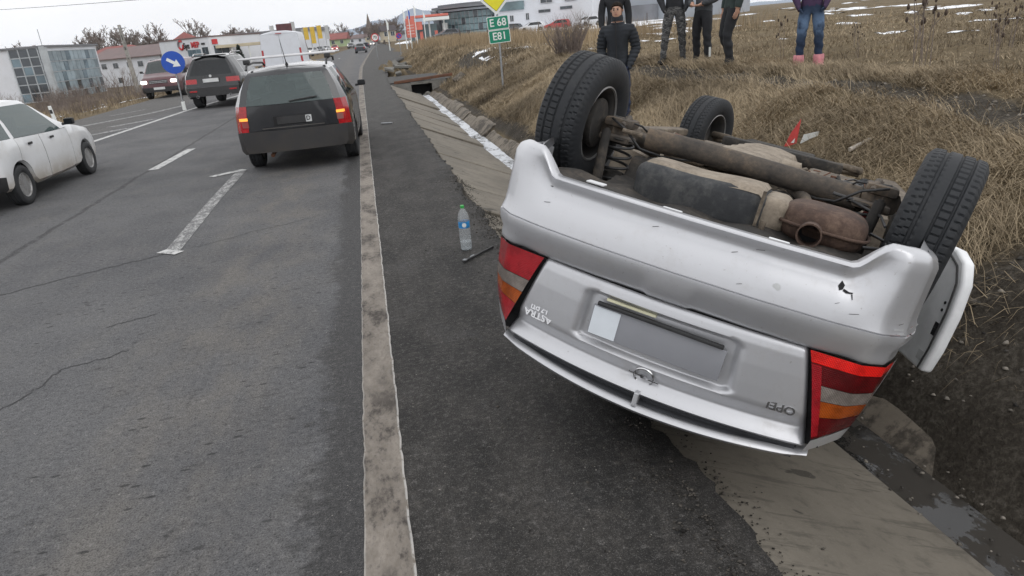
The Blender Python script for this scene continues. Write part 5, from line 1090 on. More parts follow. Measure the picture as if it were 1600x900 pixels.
def roundsign(name, label, loc, rz, txt, slash=False, hgt=2.0, r=.36):
    t = thing(name, label, 'road sign', loc, rz); mb = MB(); mb.tube([(0, 0, -.3), (0, 0, hgt)], .03, 8); mb.build('post', M['galv'], t)
    b = plate(t, 'disc', circ(r), -.05, -.036, M['sign_red'], (0, 0, hgt)); plate(b, 'field', circ(r * .76), -.054, -.0505, M['sign_blue'] if slash else M['sign_white'])
    if slash: plate(b, 'slash', [(-r * .75, .04), (-r * .75, -.04), (r * .75, -.04), (r * .75, .04)], -.058, -.0545, M['sign_red'], rot=(0, radians(45), 0))
    if txt: text_mesh(txt, r * 1.0, .002, M['sign_black'], 'number', b, (0, -.0565, 0), (pi / 2, 0, 0), bold=.006)
    return t
roundsign('speed_sign', 'round red and white 70 speed limit sign far down the road', (1.55, 70, 0), 0, '70', hgt=1.98, r=.36)
roundsign('no_stopping_sign', 'small red and blue no stopping sign by the petrol station entrance', (4.05, 75, 0), 0, None, True, 1.95, .30)
# utility pole and overhead wire
M['pole_conc'] = mat_concrete('pole_concrete', (.30, .29, .27))
up = thing('utility_pole', 'leaning grey concrete utility pole on the left verge', 'utility pole', (-27.2, 95, -2.0), 0); mb = MB(); mb.box((0, 0, 3.8), (.50, .40, 8.2), taper=.62); mb.build('shaft', M['pole_conc'], up)
for k in range(5): mb = MB(); mb.box((0, -.17 + .01 * k, 1.2 + k * 1.3), (.10, .02, .7)); mb.build('recess', M['sign_black'], up)
mb = MB(); mb.bbox((0, -.1, 7.5), (1.5, .08, .08), .01); mb.build('cross_arm', M['galv'], up)
for x in (-.65, 0, .65): mb = MB(); mb.lathe([(.04, 0), (.06, .05), (.03, .1), (.05, .15), (.01, .2)], 10, 'z', (x, -.1, 7.55)); mb.build('insulator', M['sign_white'], up)
up.rotation_euler = (0, radians(-1.5), 0)
mb = MB(); P1, P2 = Vector((-78.2, 120, 10.4)), Vector((24, 45, 5.1)); mb.tube([P1.lerp(P2, t) + Vector((0, 0, -1.1 * 4 * t * (1 - t) + .9)) for t in np.linspace(0, 1, 24)], .022, 5); tag(mb.build('overhead_wire', M['sign_black']), 'thin dark overhead wire crossing the sky above the left buildings', 'wire')
for k, (x, y) in enumerate(((-9.95, 25.4),)):
    mk = thing('marker_post', 'short white roadside marker post leaning on the left verge', 'marker post', (x, y, -.1), 0); mb = MB(); mb.bbox((0, 0, .33), (.10, .05, .80), .015); mb.build('shaft', M['sign_white'], mk); mb = MB(); mb.box((0, -.028, .55), (.08, .004, .12)); mb.build('band', M['sign_black'], mk); mk.rotation_euler = (0, radians(-5), 0)
# ---- bare trees and shrubs
M['bark'] = simple('bare_bark', (.085, .070, .062), .9, 0, .3, 2); M['twig'] = simple('twig_brown', (.17, .138, .12), .9, 0, .3, 2); M['ever'] = simple('evergreen', (.018, .030, .020), .9, 0, .4, 6)
def tree_meshes(seed, h, spread=.5, lv=6, tr=.024):
    """trunk with main limbs, and the finer twigs as a crown"""
    r = random.Random(seed); A_, B_ = MB(), MB()
    def grow(p, d, L, rad, k):
        n = 3; pts = [p]; q = p; dd = d
        for i in range(n):
            dd = (dd + Vector((r.gauss(0, .12), r.gauss(0, .12), r.gauss(.03, .06)))).normalized(); q = q + dd * L / n; pts.append(q)
        (A_ if k < 2 else B_).tube(pts, [max(.032, rad * (1 - .4 * i / n)) for i in range(n + 1)], 5 if k < 2 else 3, cap=False)
        if k < lv:
            for c in range(r.choice((2, 3, 3)) if k else 6):
                t = r.uniform(.45, 1); b = pts[min(n, max(1, int(t * n + .5)))]; a = r.uniform(0, 2 * pi); sp_ = r.uniform(.4, 1) * spread * (1.2 if k else 1)
                nd = (dd + Vector((cos(a), sin(a), r.uniform(-.1, .5))) * sp_).normalized(); grow(b, nd, L * r.uniform(.55, .8), rad * .58, k + 1)
    grow(Vector((0, 0, 0)), Vector((0, 0, 1)), h * .34, h * tr, 0); return A_.mesh('trunk', M['bark'], None, False), B_.mesh('crown', M['twig'], None, False)
TM = [tree_meshes(s_, 10, sp_) for s_, sp_ in ((1, .7), (2, .85), (3, .6), (5, .75))]
def bare_tree(label, loc, h, k, group=None, rz=0):
    t = thing('bare_tree', label, 'tree', loc, rz, group); t.scale = (h / 10,) * 3
    obj_from('trunk', TM[k % 4][0], t); obj_from('crown', TM[k % 4][1], t); return t
for k, (x, y, z, h) in enumerate(((-104, 262, -3.8, 17), (-92, 258, -3.8, 17.5), (-83, 262, -3.8, 18), (-78, 255, -3.8, 19), (-72, 258, -3.8, 19), (-69, 262, -3.8, 18), (-64, 258, -3.8, 17.5), (-88, 270, -3.8, 18.5), (-75, 266, -3.8, 20), (-112, 280, -3.8, 18.5))):
    bare_tree('tall bare grey tree behind the low white building on the left', (x, y, z), h, k, 'bare trees behind the left buildings', k * 1.3)
bare_tree('spreading bare tree rising behind the long grey shed', (-37, 235, -3), 17, 1); bare_tree('lone bare tree behind the red roofed gable', (-48, 230, -3), 16, 2)
for k in range(26):
    r_ = random.Random(k + 50); a = r_.uniform(0, 1)
    y = r_.uniform(230, 420); px_ = r_.choice((r_.uniform(-.045, .0), r_.uniform(.02, .075))); bare_tree('hazy bare tree among the distant houses of the town', (y * px_ - y * .012, y, 0), r_.uniform(7, 11) * y / 300, k, 'bare trees in the far town', k)
def shrub_mesh(seed, n, h, w, mat='twig'):
    r = random.Random(seed); mb = MB()
    for i in range(n):
        a, rr = r.uniform(0, 2 * pi), w * .25 * sqrt(r.random()); p = Vector((rr * cos(a), rr * sin(a), 0)); lean = r.uniform(.05, .55); L = h * r.uniform(.5, 1); d = Vector((cos(a) * lean, sin(a) * lean, 1)).normalized(); pts = [p]
        for s_ in range(4): d = (d + Vector((r.gauss(0, .12), r.gauss(0, .12), r.gauss(0, .05)))).normalized(); pts.append(pts[-1] + d * L / 4)
        mb.tube(pts, [.012, .010, .008, .005, .002], 3, cap=False)
        for c in range(5):
            b = pts[r.choice((1, 2, 3))]; a2 = r.uniform(0, 6.28); q = b + Vector((cos(a2) * .5, sin(a2) * .5, r.uniform(.5, 1))) * L * r.uniform(.15, .35); mb.tube([b, (b + q) / 2 + Vector((r.gauss(0, .03), 0, .03)), q], [.005, .004, .0015], 3, cap=False)
    return mb.mesh('twigs', M[mat], None, False)
SM = [shrub_mesh(s_, 46, 1.5, 1.8) for s_ in (1, 2, 3)]
t = thing('bare_bush', 'large bare brown bush on the bank right of the priority sign', 'bush', (6.45, 22.3, float(gz(6.45, 22.3)) - .05)); obj_from('twigs', shrub_mesh(9, 130, 1.35, 1.5), t)
for k in range(24):
    r_ = random.Random(200 + k); y = r_.uniform(36, 62); x = -10.6 - r_.uniform(.02, .32) * (y - 14); z = float(gz(x, y)); t = thing('verge_shrub', 'bare brown shrub in the brush between the left road edge and the buildings', 'shrub', (x, y, z - .05), r_.uniform(0, 6), 'shrubs on the left verge'); s_ = r_.uniform(.4, .95); t.scale = (s_, s_, s_ * r_.uniform(.8, 1.1)); obj_from('twigs', SM[k % 3], t)
for k in range(16):
    r_ = random.Random(300 + k); y = r_.uniform(70, 118); x = -.36 * y - r_.uniform(-4, 9); z = float(gz(x, y)); t = thing('verge_shrub', 'bare brown shrub growing close in front of the glass fronted building', 'shrub', (x, y, z - .05), r_.uniform(0, 6), 'shrubs by the glass building'); s_ = r_.uniform(1.0, 2.2); t.scale = (s_, s_, s_); obj_from('twigs', SM[k % 3], t)
# teasels and dead stalks in the field
def teasel_mesh(seed, h):
    r = random.Random(seed); a, b = MB(), MB()
    for s_ in range(r.choice((2, 3, 4))):
        x0, y0 = r.gauss(0, .06), r.gauss(0, .06); lx, ly = r.gauss(0, .08), r.gauss(0, .08); H_ = h * r.uniform(.7, 1); a.tube([(x0, y0, -.05), (x0 + lx * .4, y0 + ly * .4, H_ * .5), (x0 + lx, y0 + ly, H_)], [.006, .005, .003], 4, cap=False)
        tips = [Vector((x0 + lx, y0 + ly, H_))]
        for c in range(r.choice((1, 2, 3))):
            p = Vector((x0 + lx * .5, y0 + ly * .5, H_ * r.uniform(.45, .8))); q = p + Vector((r.gauss(0, .09), r.gauss(0, .09), r.uniform(.1, .22))); a.tube([p, q], [.004, .003], 4, cap=False); tips.append(q)
        for q in tips: b.lathe([(.004, -.03), (.016, -.015), (.019, .01), (.012, .035), (.003, .045)], 7, 'z', q)
    return a.mesh('stalk', M['twig'], None, False), b.mesh('seed_heads', M['weed_head'], 60, False)
M['weed_head'] = simple('seed_head', (.055, .038, .028), .9, 0, .3, 30)
TZ = [teasel_mesh(k, 1) for k in range(4)]
for k, (x, y, h) in enumerate(((6.6, 7.6, 1.0), (6.95, 7.9, .9), (7.3, 8.4, 1.05), (7.05, 11.3, .75), (6.3, 6.2, .7), (7.6, 7.0, .6), (8.6, 8.6, .7), (8.2, 7.6, .55), (9.6, 9.2, .7), (5.9, 12.9, .7), (6.4, 13.5, .6), (9.9, 8.3, .6), (8.0, 10.6, .5), (10.5, 10.4, .6), (7.0, 6.2, .55), (9.0, 12.0, .5))):
    t = thing('teasel', 'dead brown teasel stalk with dark seed heads standing in the field', 'dead plant', (x, y, float(gz(x, y))), k * 1.1, 'dead teasels in the field'); t.scale = (h, h, h); obj_from('stalk', TZ[k % 4][0], t); tag(obj_from('seed_heads', TZ[k % 4][1], t), kind='stuff')
# ---- buildings: local frame x along the front, y into the block
M['render_white'] = dirty('white_render', (.66, .68, .72), (.45, .45, .45), .35, .9, 0, .35); M['render_grey'] = dirty('grey_cladding', (.36, .39, .43), (.28, .29, .30), .4, .7, 0, .3); M['roof_brown'] = simple('brown_roof_sheet', (.15, .105, .10), .7, 0, .2, .5); M['coral'] = simple('coral_red', (.60, .16, .12), .5, 0, .1, 1); M['roof_red'] = simple('red_roof_tile', (.23, .075, .065), .8, 0, .2, .6); M['roof_grey'] = simple('grey_roof_edge', (.17, .175, .19), .7, 0, .15, .5)
M['pane'] = simple('window_pane', (.045, .055, .065), .08, 0, .3, .3, Specular_IOR_Level=.7); M['pane_blue'] = simple('facade_glass', (.13, .185, .22), .15, 0, .35, .25, Specular_IOR_Level=.6); M['pane_pale'] = simple('milky_panel', (.24, .30, .335), .35, 0, .35, .3); M['mull'] = simple('facade_mullion', (.42, .45, .47), .5, .2, .15, .5); M['frame_white'] = simple('window_frame_white', (.6, .61, .62), .5, 0, .1, 1)
M['pane_green'] = simple('showroom_glass', (.13, .19, .205), .1, 0, .4, .2, Specular_IOR_Level=.6)
def bldg(name, label, A_, B_, zb, cat='building', group=None):
    d = Vector((B_[0] - A_[0], B_[1] - A_[1], 0)); o = thing(name, label, cat, (A_[0], A_[1], zb), atan2(d.y, d.x), group); return o, d.length
def bwindow(par, x, z, w, h, y=0, mat='pane', fr='frame_white', bars=1):
    mb = MB(); mb.box((x, y - .04, z), (w, .10, h)); f = mb.build('window', M[fr], par)
    n = bars + 1; pw = (w - .12 - .06 * bars) / n
    for i in range(n): mb = MB(); mb.box((x - w / 2 + .06 + pw / 2 + i * (pw + .06), y - .095, z), (pw, .03, h - .12)); mb.build('pane', M[mat], f)
    return f
# glass fronted office shell, corner towards the road
o, L = bldg('glass_office', 'unfinished white office block with bluish glass corner facade at far left', (-92, 143.5), (-53.3, 140), -4.4)
mb = MB(); mb.box((L / 2, 10, 4.85), (L, 20, 9.7)); mb.build('wall', M['render_white'], o)
mb = MB(); mb.box((L / 2, 10, 9.85), (L + .8, 20.8, .3)); mb.build('roof', M['roof_grey'], o)
gw = 6.2
for i in range(3):
    for j in range(6): mb = MB(); mb.box((L - gw + .4 + (i + .5) * (gw - 1.4) / 3, -.12, .8 + j * 1.48 + .74), ((gw - 1.4) / 3 - .22, .2, 1.3)); mb.build('pane', M['pane' if (i + j) % 4 else 'pane_blue'], o)
for i in range(4): mb = MB(); mb.box((L - gw + .4 + i * (gw - 1.4) / 3, -.15, 5.2), (.16, .3, 8.9)); mb.build('mullion', M['mull'], o)
for j in range(7): mb = MB(); mb.box((L - gw / 2 - .3, -.13, .8 + j * 1.48), (gw - 1, .24, .14)); mb.build('mullion', M['mull'], o)
mb = MB(); mb.box((L - .1, -.2, 4.9), (.9, .9, 9.9)); mb.build('corner_column', M['mull'], o)
for i in range(12):
    for j in range(5): mb = MB(); mb.box((L + .12, 1.2 + i * 1.55, 1.2 + j * 1.75), (.2, 1.42, 1.62)); mb.build('pane', M['pane_pale' if (i * 7 + j * 3) % 5 else 'pane_blue'] if j > 1 else M['pane' if (i + j) % 3 == 0 else 'pane_pale'], o)
for j in range(6): mb = MB(); mb.box((L + .14, 9.8, .3 + j * 1.75), (.26, 19, .1)); mb.build('mullion', M['mull'], o)
bwindow(o, 12.5, 5.9, 3.6, 1.9); bwindow(o, 3.5, 5.9, 3.6, 1.9); bwindow(o, 12, 1.6, 6.0, 2.4, bars=2); bwindow(o, 4, 1.6, 5.0, 2.4, bars=2)
mb = MB(); mb.tube([(L - 4, 8, 9.9), (L - 4, 8, 13)], .06, 6); mb.build('mast', M['galv'], o)
# long white block with brown roof
o, L = bldg('white_block', 'long white two storey block with brown roof and small dark windows', (-64.5, 192), (-42.6, 172), -3.9)
mb = MB(); mb.box((L / 2, 6, 3.4), (L, 12, 6.8)); mb.build('wall', M['render_white'], o)
mb = MB(); mb.prism([Vector((-.5, -.6, 6.6)), Vector((-.5, 6, 9.0)), Vector((-.5, 12.6, 6.6)), Vector((-.5, 12.6, 6.4)), Vector((-.5, -.6, 6.4))], (L + 1, 0, 0)); mb.build('roof', M['roof_brown'], o)
for i, x in enumerate((2.6, 6.6, 11.4, 17.0, 21.2, 26.0)):
    bwindow(o, x, 5.0, 2.1, 1.25)
    if i != 1: bwindow(o, x + (.6 if i else 0), 1.7, 2.0, 1.3)
for x in (.3, L - .3): mb = MB(); mb.tube([(x, -.12, .2), (x, -.12, 6.5)], .07, 6); mb.build('downpipe', M['roof_grey'], o)
o, L = bldg('red_roof_house', 'white house with red hipped roof behind the long white block', (-76, 222), (-60, 210), -3.5); mb = MB(); mb.box((L / 2, 5, 3.6), (L, 10, 7.2)); mb.build('wall', M['render_white'], o)
mb = MB(); b_ = [(-.5, -.5, 7.2), (L + .5, -.5, 7.2), (L + .5, 10.5, 7.2), (-.5, 10.5, 7.2), (5, 5, 9.6), (L - 5, 5, 9.6)]; mb.add(b_, [(0, 1, 5, 4), (1, 2, 5), (2, 3, 4, 5), (3, 0, 4), (0, 3, 2, 1)]); mb.build('roof', M['roof_red'], o)
for x in (4, 10): bwindow(o, x, 5.2, 1.6, 1.4)
# company office with red and black lettering
o, L = bldg('company_office', 'white flat roofed office with red and black lettering and ring logo', (-39.6, 160), (-27.9, 148.5), -2.6)
mb = MB(); mb.box((L / 2, 6, 3.75), (L, 12, 7.5)); mb.build('wall', M['render_white'], o); mb = MB(); mb.box((L / 2, 6, 7.6), (L + .3, 12.3, .22)); mb.build('roof_edge', M['roof_brown'], o)
bwindow(o, 11.3, 4.3, 4.4, 2.5, bars=2, mat='pane_blue'); bwindow(o, 14.9, 4.3, 2.0, 3.0, mat='pane'); bwindow(o, 4.2, 3.6, 3.2, 1.8); bwindow(o, 11.3, 1.2, 4.6, 1.3, bars=2); bwindow(o, 14.9, 1.2, 2.0, 1.3)
RX = Matrix.Rotation(pi / 2, 4, 'Z')
for i in range(2): mb = MB(); mb.box((L + .1, 1.6 + i * 1.7, 4.4), (.16, 1.5, 3.0)); mb.build('pane', M['pane'], o)
text_mesh('Sys', 1.55, .05, M['sign_black'], 'lettering', o, (9.1, -.1, 6.25), (pi / 2, 0, 0), bold=.03); text_mesh('MEP', 1.45, .05, M['sign_red'], 'lettering', o, (12.0, -.1, 6.3), (pi / 2, 0, 0), bold=.04)
mb = MB(); mb.tube([Vector((7.35 + .75 * cos(t), -.08, 6.5 + .8 * sin(t))) for t in np.linspace(.9, 2 * pi + .1, 24)], .2, 6); mb.build('ring_logo', M['sign_red'], o); mb = MB(); mb.tube([Vector((7.35 + .75 * cos(t), -.12, 6.5 + .8 * sin(t))) for t in np.linspace(2.0, 3.6, 10)], .21, 6); mb.build('ring_logo_arc', M['roof_grey'], o)
mb = MB(); mb.box((14.6, -.12, 6.4), (1.0, .1, .35)); mb.build('small_sign', M['sign_black'], o); mb = MB(); mb.box((L + .12, 1.2, 6.6), (.1, 1.2, .9)); mb.build('side_sign', M['sign_red'], o)
mb = MB(); b_ = [(1.0, 2, 7.5), (5.5, 2, 7.5), (5.5, 6, 7.5), (1.0, 6, 7.5), (3.2, 4, 9.1)]; mb.add(b_, [(0, 1, 4), (1, 2, 4), (2, 3, 4), (3, 0, 4)]); mb.build('gable_roof', M['roof_red'], o)
# dealership shed
o, L = bldg('long_shed', 'long pale shed with grey roof edge and dark shop windows behind the white van', (-41, 222), (-13, 214), -2.0)
mb = MB(); mb.box((L / 2, 8, 3.9), (L, 16, 7.8)); mb.build('wall', M['render_white'], o); mb = MB(); mb.box((L / 2, 8, 8.2), (L + 1, 17, .9)); mb.build('roof', M['roof_grey'], o)
for i in range(6): bwindow(o, 2.6 + i * 4.6, 5.6, 3.9, .9, bars=2)
for i in range(6): bwindow(o, 2.8 + i * 4.6, 2.3, 4.0, 2.6, bars=1, mat='pane_green')
o = thing('shop_canopy', 'beige flat canopy on white posts in front of the long shed', 'canopy', (-22.3, 150, -1.6), radians(-8)); mb = MB(); mb.bbox((0, 0, 4.6), (10.5, 3, .55), .05); mb.build('canopy_roof', simple('beige_fascia', (.50, .44, .32), .7, 0, .1, .5), o)
for x in (-4.8, -1.6, 1.6, 4.8): mb = MB(); mb.tube([(x, -1.2, 0), (x, -1.2, 4.4)], .12, 8); mb.build('post', M['sign_white'], o)
def evergreen(label, loc, h, seed):
    t = thing('evergreen_tree', label, 'tree', loc); mb = MB(); mb.tube([(0, 0, 0), (0, 0, h * .9)], [h * .03, .03], 6); mb.build('trunk', M['bark'], t); r = np.random.default_rng(seed); n = 2600; zz = r.uniform(.12, 1, n) ** .8; a = r.uniform(0, 2 * pi, n); rr = (1 - zz) * h * .30 * np.sqrt(r.random(n)) + .05
    P = np.stack([rr * np.cos(a), rr * np.sin(a), zz * h], -1); V = (P[:, None] + r.normal(0, h * .03, (n, 3, 3))).reshape(-1, 3); q = fastmesh('crown', V, np.arange(n * 3).reshape(-1, 3), M['ever']); q.parent = t
evergreen('dark evergreen tree in front of the beige canopy', (-21.5, 140, -1.8), 4.6, 1)
o = thing('billboard', 'large maroon billboard on the roof of the shed above the white van', 'billboard', (-13.6, 142, -1), radians(-4)); mb = MB(); mb.bbox((.5, 0, 6.2), (2.8, .15, 1.5), .03); mb.build('panel', simple('maroon_panel', (.10, .035, .040), .6, 0, .25, 1.5), o)
for x in (-.6, 1.6): mb = MB(); mb.tube([(x, .1, 0), (x, .1, 5.6)], .08, 6); mb.build('leg', M['galv'], o)
mb = MB(); mb.box((-2.3, 0, 5.25), (2.7, .12, .6)); lb = mb.build('name_board', M['sign_black'], o); text_mesh('AUTO', .62, .01, M['sign_white'], 'lettering', lb, (-2.3, -.075, 5.25), (pi / 2, 0, 0), bold=.01, sx=1.3)
for k, (x, y, z0, z1, mt, lab) in enumerate(((-9.95, 150, 2.9, 5.2, 'y', 'leftmost'), (-8.7, 150, 2.1, 5.2, 'y', 'middle'), (-7.35, 150, 2.9, 5.35, 'y', 'rightmost'))):
    o = thing('yellow_banner', lab + ' of the three tall yellow banners by the car lot', 'banner', (x, y, -.6), radians(-3)); mb = MB(); mb.tube([(-.4, 0, 0), (-.4, 0, z1 + .7)], .05, 6); mb.build('mast', M['galv'], o)
    mb = MB(); mb.box((.1, 0, (z0 + z1) / 2 + .6), (.85, .04, z1 - z0)); mb.build('cloth', simple('banner_yellow', (.62, .42, .06), .7, 0, .15, 1), o)
for k, (x, y, z0, z1, lab) in enumerate(((-12.2, 150, 3.9, 6.4, 'pale grey banner right of the maroon billboard'), (-10.6, 152, 3.2, 4.9, 'short pale grey banner left of the yellow banners'), (-5.9, 150, 2.7, 5.25, 'pale grey banner right of the yellow banners'), (-16.2, 150, 5.0, 6.0, 'pale grey banner left of the maroon billboard'))):
    o = thing('grey_banner', lab, 'banner', (x, y, -.6), radians(-3)); mb = MB(); mb.tube([(-.35, 0, 0), (-.35, 0, z1 + .7)], .05, 6); mb.build('mast', M['galv'], o); mb = MB(); mb.box((.1, 0, (z0 + z1) / 2 + .6), (.7, .04, z1 - z0)); mb.build('cloth', simple('banner_grey', (.45, .46, .46), .7, 0, .1, 1), o)
# parked cars at the lot
for k, (x, y, m_, lit) in enumerate(((-10.4, 118, 'blue_paint', None), (-10.8, 128, 'pale_paint', None), (-9.9, 136, 'pale_paint', 'white'), (-8.6, 146, 'pale_paint', 'white'), (-7.9, 160, 'grey_paint', None), (-5.8, 185, 'red_paint', 'white'), (-7.2, 176, 'pale_paint', 'white'), (-1.9, 215, 'grey_paint', None), (4.6, 265, 'pale_paint', 'white'))):
    small_car('parked_car' if x < -5 else 'distant_car', ('navy car parked at the near end of the car lot', 'pale car second in the car lot row', 'pale car with lit lamps below the yellow banners', 'pale car with lit lamps just right of the banners', 'grey car parked past the banners', 'red car with lit lamps at the far end of the car lot', 'pale car with lit lamps beside the red one in the lot', 'grey car far off in the oncoming lane', 'tiny pale car at the vanishing end of the road')[k], (x, y, 0.02 if x > -5 else float(gz(x, y)) + .1), radians(165 + 7 * (k % 3)), M[m_], lit, 'cars at the car lot' if x < -5 else None, True)
# far town
def house(label, x, y, w, d_, h, wall, roof, rz, rh=3, z=0):
    o = thing('town_house', label, 'house', (x, y, z), rz); mb = MB(); mb.box((0, d_ / 2, h / 2), (w, d_, h)); mb.build('wall', wall, o)
    mb = MB(); mb.prism([Vector((-w / 2 - .4, -.5, h)), Vector((-w / 2 - .4, d_ / 2, h + rh)), Vector((-w / 2 - .4, d_ + .5, h))], (w + .8, 0, 0)); mb.build('roof', roof, o)
    for i in range(max(2, int(w / 3))): bwindow(o, -w / 2 + (i + .5) * w / max(2, int(w / 3)), h * .65, 1.1, 1.2)
M['cream'] = simple('cream_render', (.50, .44, .33), .9, 0, .1, .4); M['dark_roof'] = simple('dark_roof', (.055, .045, .048), .8, 0, .2, .5); M['green_wall'] = simple('pale_green_wall', (.36, .44, .26), .9, 0, .1, .4)
house('cream house with dark roof by the far end of the road', 8.6, 205, 3.6, 6, 2.2, M['cream'], M['dark_roof'], .1, 1.5, 1.6)
house('long low store with red roof beyond the car lot', -7.2, 262, 6, 12, 2.4, M['green_wall'], M['roof_red'], -.1, 2.2, .6)
for k, (x, y, w, h) in enumerate(((-1, 330, 9, 4), (12, 300, 8, 4.2), (20, 330, 9, 4.4), (3, 380, 10, 5), (16, 400, 11, 5), (-16, 350, 10, 4.6), (-26, 330, 10, 4.6))):
    house(('pale house left of the church spire', 'brown roofed house below the spire to the right', 'house with dark roof behind the cream one', 'wide house right under the church spire', 'house at the foot of the hill', 'house behind the red roofed store', 'house far behind the yellow banners')[k], x, y, w * .75, 7, h * .62, M[('render_white', 'cream', 'render_grey', 'cream')[k % 4]], M[('roof_brown', 'roof_brown', 'dark_roof')[k % 3]], .1 * (k % 3 - 1), 1.5, .6)
o = thing('church', 'church with tall pointed spire rising above the town', 'church', (6.9, 420, .5)); mb = MB(); mb.box((0, 0, 4), (3.0, 3.0, 9)); mb.build('tower', simple('church_wall', (.38, .33, .28), .9), o); mb = MB(); mb.lathe([(2.0, 8.4), (1.2, 10), (.1, 15.4)], 8, 'z', close=False); mb.build('spire', simple('spire_copper', (.15, .12, .10), .8), o); mb = MB(); mb.box((0, 9, 3), (7, 15, 6)); mb.prism([Vector((-3.8, 1.4, 6)), Vector((0, 1.4, 9)), Vector((3.8, 1.4, 6))], (0, 15.5, 0)); mb.build('nave', M['roof_brown'], o)
# petrol station
o = thing('petrol_station', 'petrol station with red and white canopy beside the showroom', 'petrol station', (11.6, 120, .9), radians(-6))
mb = MB(); mb.bbox((0, 0, 3.75), (6.4, 5, .35), .04); mb.build('canopy', M['coral'], o); mb = MB(); mb.bbox((1.2, -.1, 3.25), (4.2, 5, .5), .04); mb.build('canopy_fascia', M['sign_white'], o)
for x in (-2.4, 0, 2.4): mb = MB(); mb.box((x, 0, 1.6), (.25, .25, 3.2)); mb.build('column', M['sign_white'], o)
for x in (-1.4, 1): mb = MB(); mb.bbox((x, -.6, .8), (.5, .4, 1.4), .05); mb.build('pump', M['coral'], o)
mb = MB(); mb.box((-1.0, 4, 1.3), (4.4, 3, 2.6)); mb.build('kiosk', M['pane_green'], o); mb = MB(); mb.box((-2.0, -2, 2.4), (1.8, .12, 1.2)); mb.build('red_panel', M['coral'], o)
o = thing('price_pylon', 'tall red price pylon left of the petrol station', 'sign', (6.75, 95, .6), radians(-4)); mb = MB(); mb.bbox((0, 0, 2.2), (1.15, .3, 2.3), .04); mb.build('panel', M['coral'], o); mb = MB(); mb.bbox((-.1, 0, 3.5), (.5, .28, .3), .03); mb.build('crown_sign', M['coral'], o)
for z in (1.5, 1.85, 2.2, 2.55): mb = MB(); mb.box((0, -.16, z), (.85, .02, .05)); mb.build('price_line', M['sign_white'], o)
for x in (-.4, .4): mb = MB(); mb.tube([(x, 0, 0), (x, 0, 1.1)], .06, 6); mb.build('leg', M['galv'], o)
for k, (x, z1, c_) in enumerate(((5.7, 4.9, 'flag_grey'), (6.3, 5.0, 'flag_blue'), (7.05, 5.35, 'flag_grey'), (8.1, 4.5, 'flag_grey'), (3.6, 4.0, 'flag_grey'))):
    o = thing('flagpole', ('leftmost tall flagpole by the red price pylon', 'flagpole with dark blue limp flag by the price pylon', 'tallest flagpole right of the price pylon', 'short flagpole in front of the red canopy', 'thin pole left of the flags by the far road')[k], 'flagpole', (x, 90, .4)); mb = MB(); mb.tube([(0, 0, 0), (0, 0, z1 - .4)], [.06, .03], 6); mb.build('pole', M['sign_white'], o)
    mb = MB(); mb.prism([Vector((.03, 0, z1 - .5)), Vector((.22, .02, z1 - .9)), Vector((.16, .02, z1 - 1.7)), Vector((.03, 0, z1 - 1.6))], (0, .03, 0)); mb.build('flag', M['sign_blue'] if c_ == 'flag_blue' else M['sign_white'], o)
# glass showroom with curved roof, white annex and grey hall
o, L = bldg('glass_showroom', 'modern glass car showroom with curved grey roof and white annex', (14.4, 126), (23.0, 121), .9)
A0 = []; arcN = 14
for i in range(arcN + 1): t = i / arcN; A0.append((t * L, -1.6 * sin(pi * t)))
for i in range(arcN):
    (x0, y0), (x1, y1) = A0[i], A0[i + 1]
    for j in range(4): mb = MB(); z0, z1 = .1 + j * 1.02, 1.02 + j * 1.02; mb.add([(x0 + .03, y0, z0), (x1 - .03, y1, z0), (x1 - .03, y1, z1), (x0 + .03, y0, z1), (x0 + .03, y0 + .1, z0), (x1 - .03, y1 + .1, z0), (x1 - .03, y1 + .1, z1), (x0 + .03, y0 + .1, z1)], [(0, 1, 2, 3), (4, 7, 6, 5), (0, 4, 5, 1), (1, 5, 6, 2), (2, 6, 7, 3), (3, 7, 4, 0)]); mb.build('pane', M['pane_green' if (i * 3 + j * 5) % 7 else 'pane'], o)
    mb = MB(); mb.tube([(x0, y0 - .02, 0), (x0, y0 - .02, 4.4)], .05, 5); mb.build('mullion', M['galv'], o)
mb = MB(); mb.box((L / 2, 4, 2.2), (L - .3, 7.5, 4.4)); mb.build('core', M['roof_grey'], o)
for k, (e, z, th, m_) in enumerate(((.9, 4.25, .3, 'render_grey'), (1.6, 4.7, .35, 'roof_grey'), (.4, 5.1, .3, 'roof_grey'))):
    P = [(-e, -.2)] + [(x, y - e) for x, y in A0] + [(L + e, -.2), (L + e, 8), (-e, 8)]; mb = MB(); mb.prism([Vector((x, y, z)) for x, y in P], (0, 0, th)); mb.build('roof_ring', M[m_], o)
mb = MB(); mb.prism([Vector((-.6, -.8, 0)), Vector((.3, -1, 0)), Vector((-.4, -1, 4.6)), Vector((-1.6, -.8, 4.6))], (0, 1.4, 0)); mb.build('slanted_pier', M['roof_grey'], o); mb = MB(); mb.bbox((1.6, -2.6, 1.3), (.9, .2, 2.5), .03); mb.build('totem', M['sign_white'], o)
mb = MB(); mb.box((L + 8.2, 3.5, 2.0), (16.4, 9, 4.0)); mb.build('annex_wall', M['render_white'], o); mb = MB(); mb.box((L + 2.4, -1.05, 4.2), (5.6, .4, 1.3)); mb.build('annex_glazing', M['pane_green'], o); mb = MB(); mb.box((L + 8, 3.5, 4.6), (16, 8.6, 1.2)); mb.build('upper_wall', M['render_white'], o)
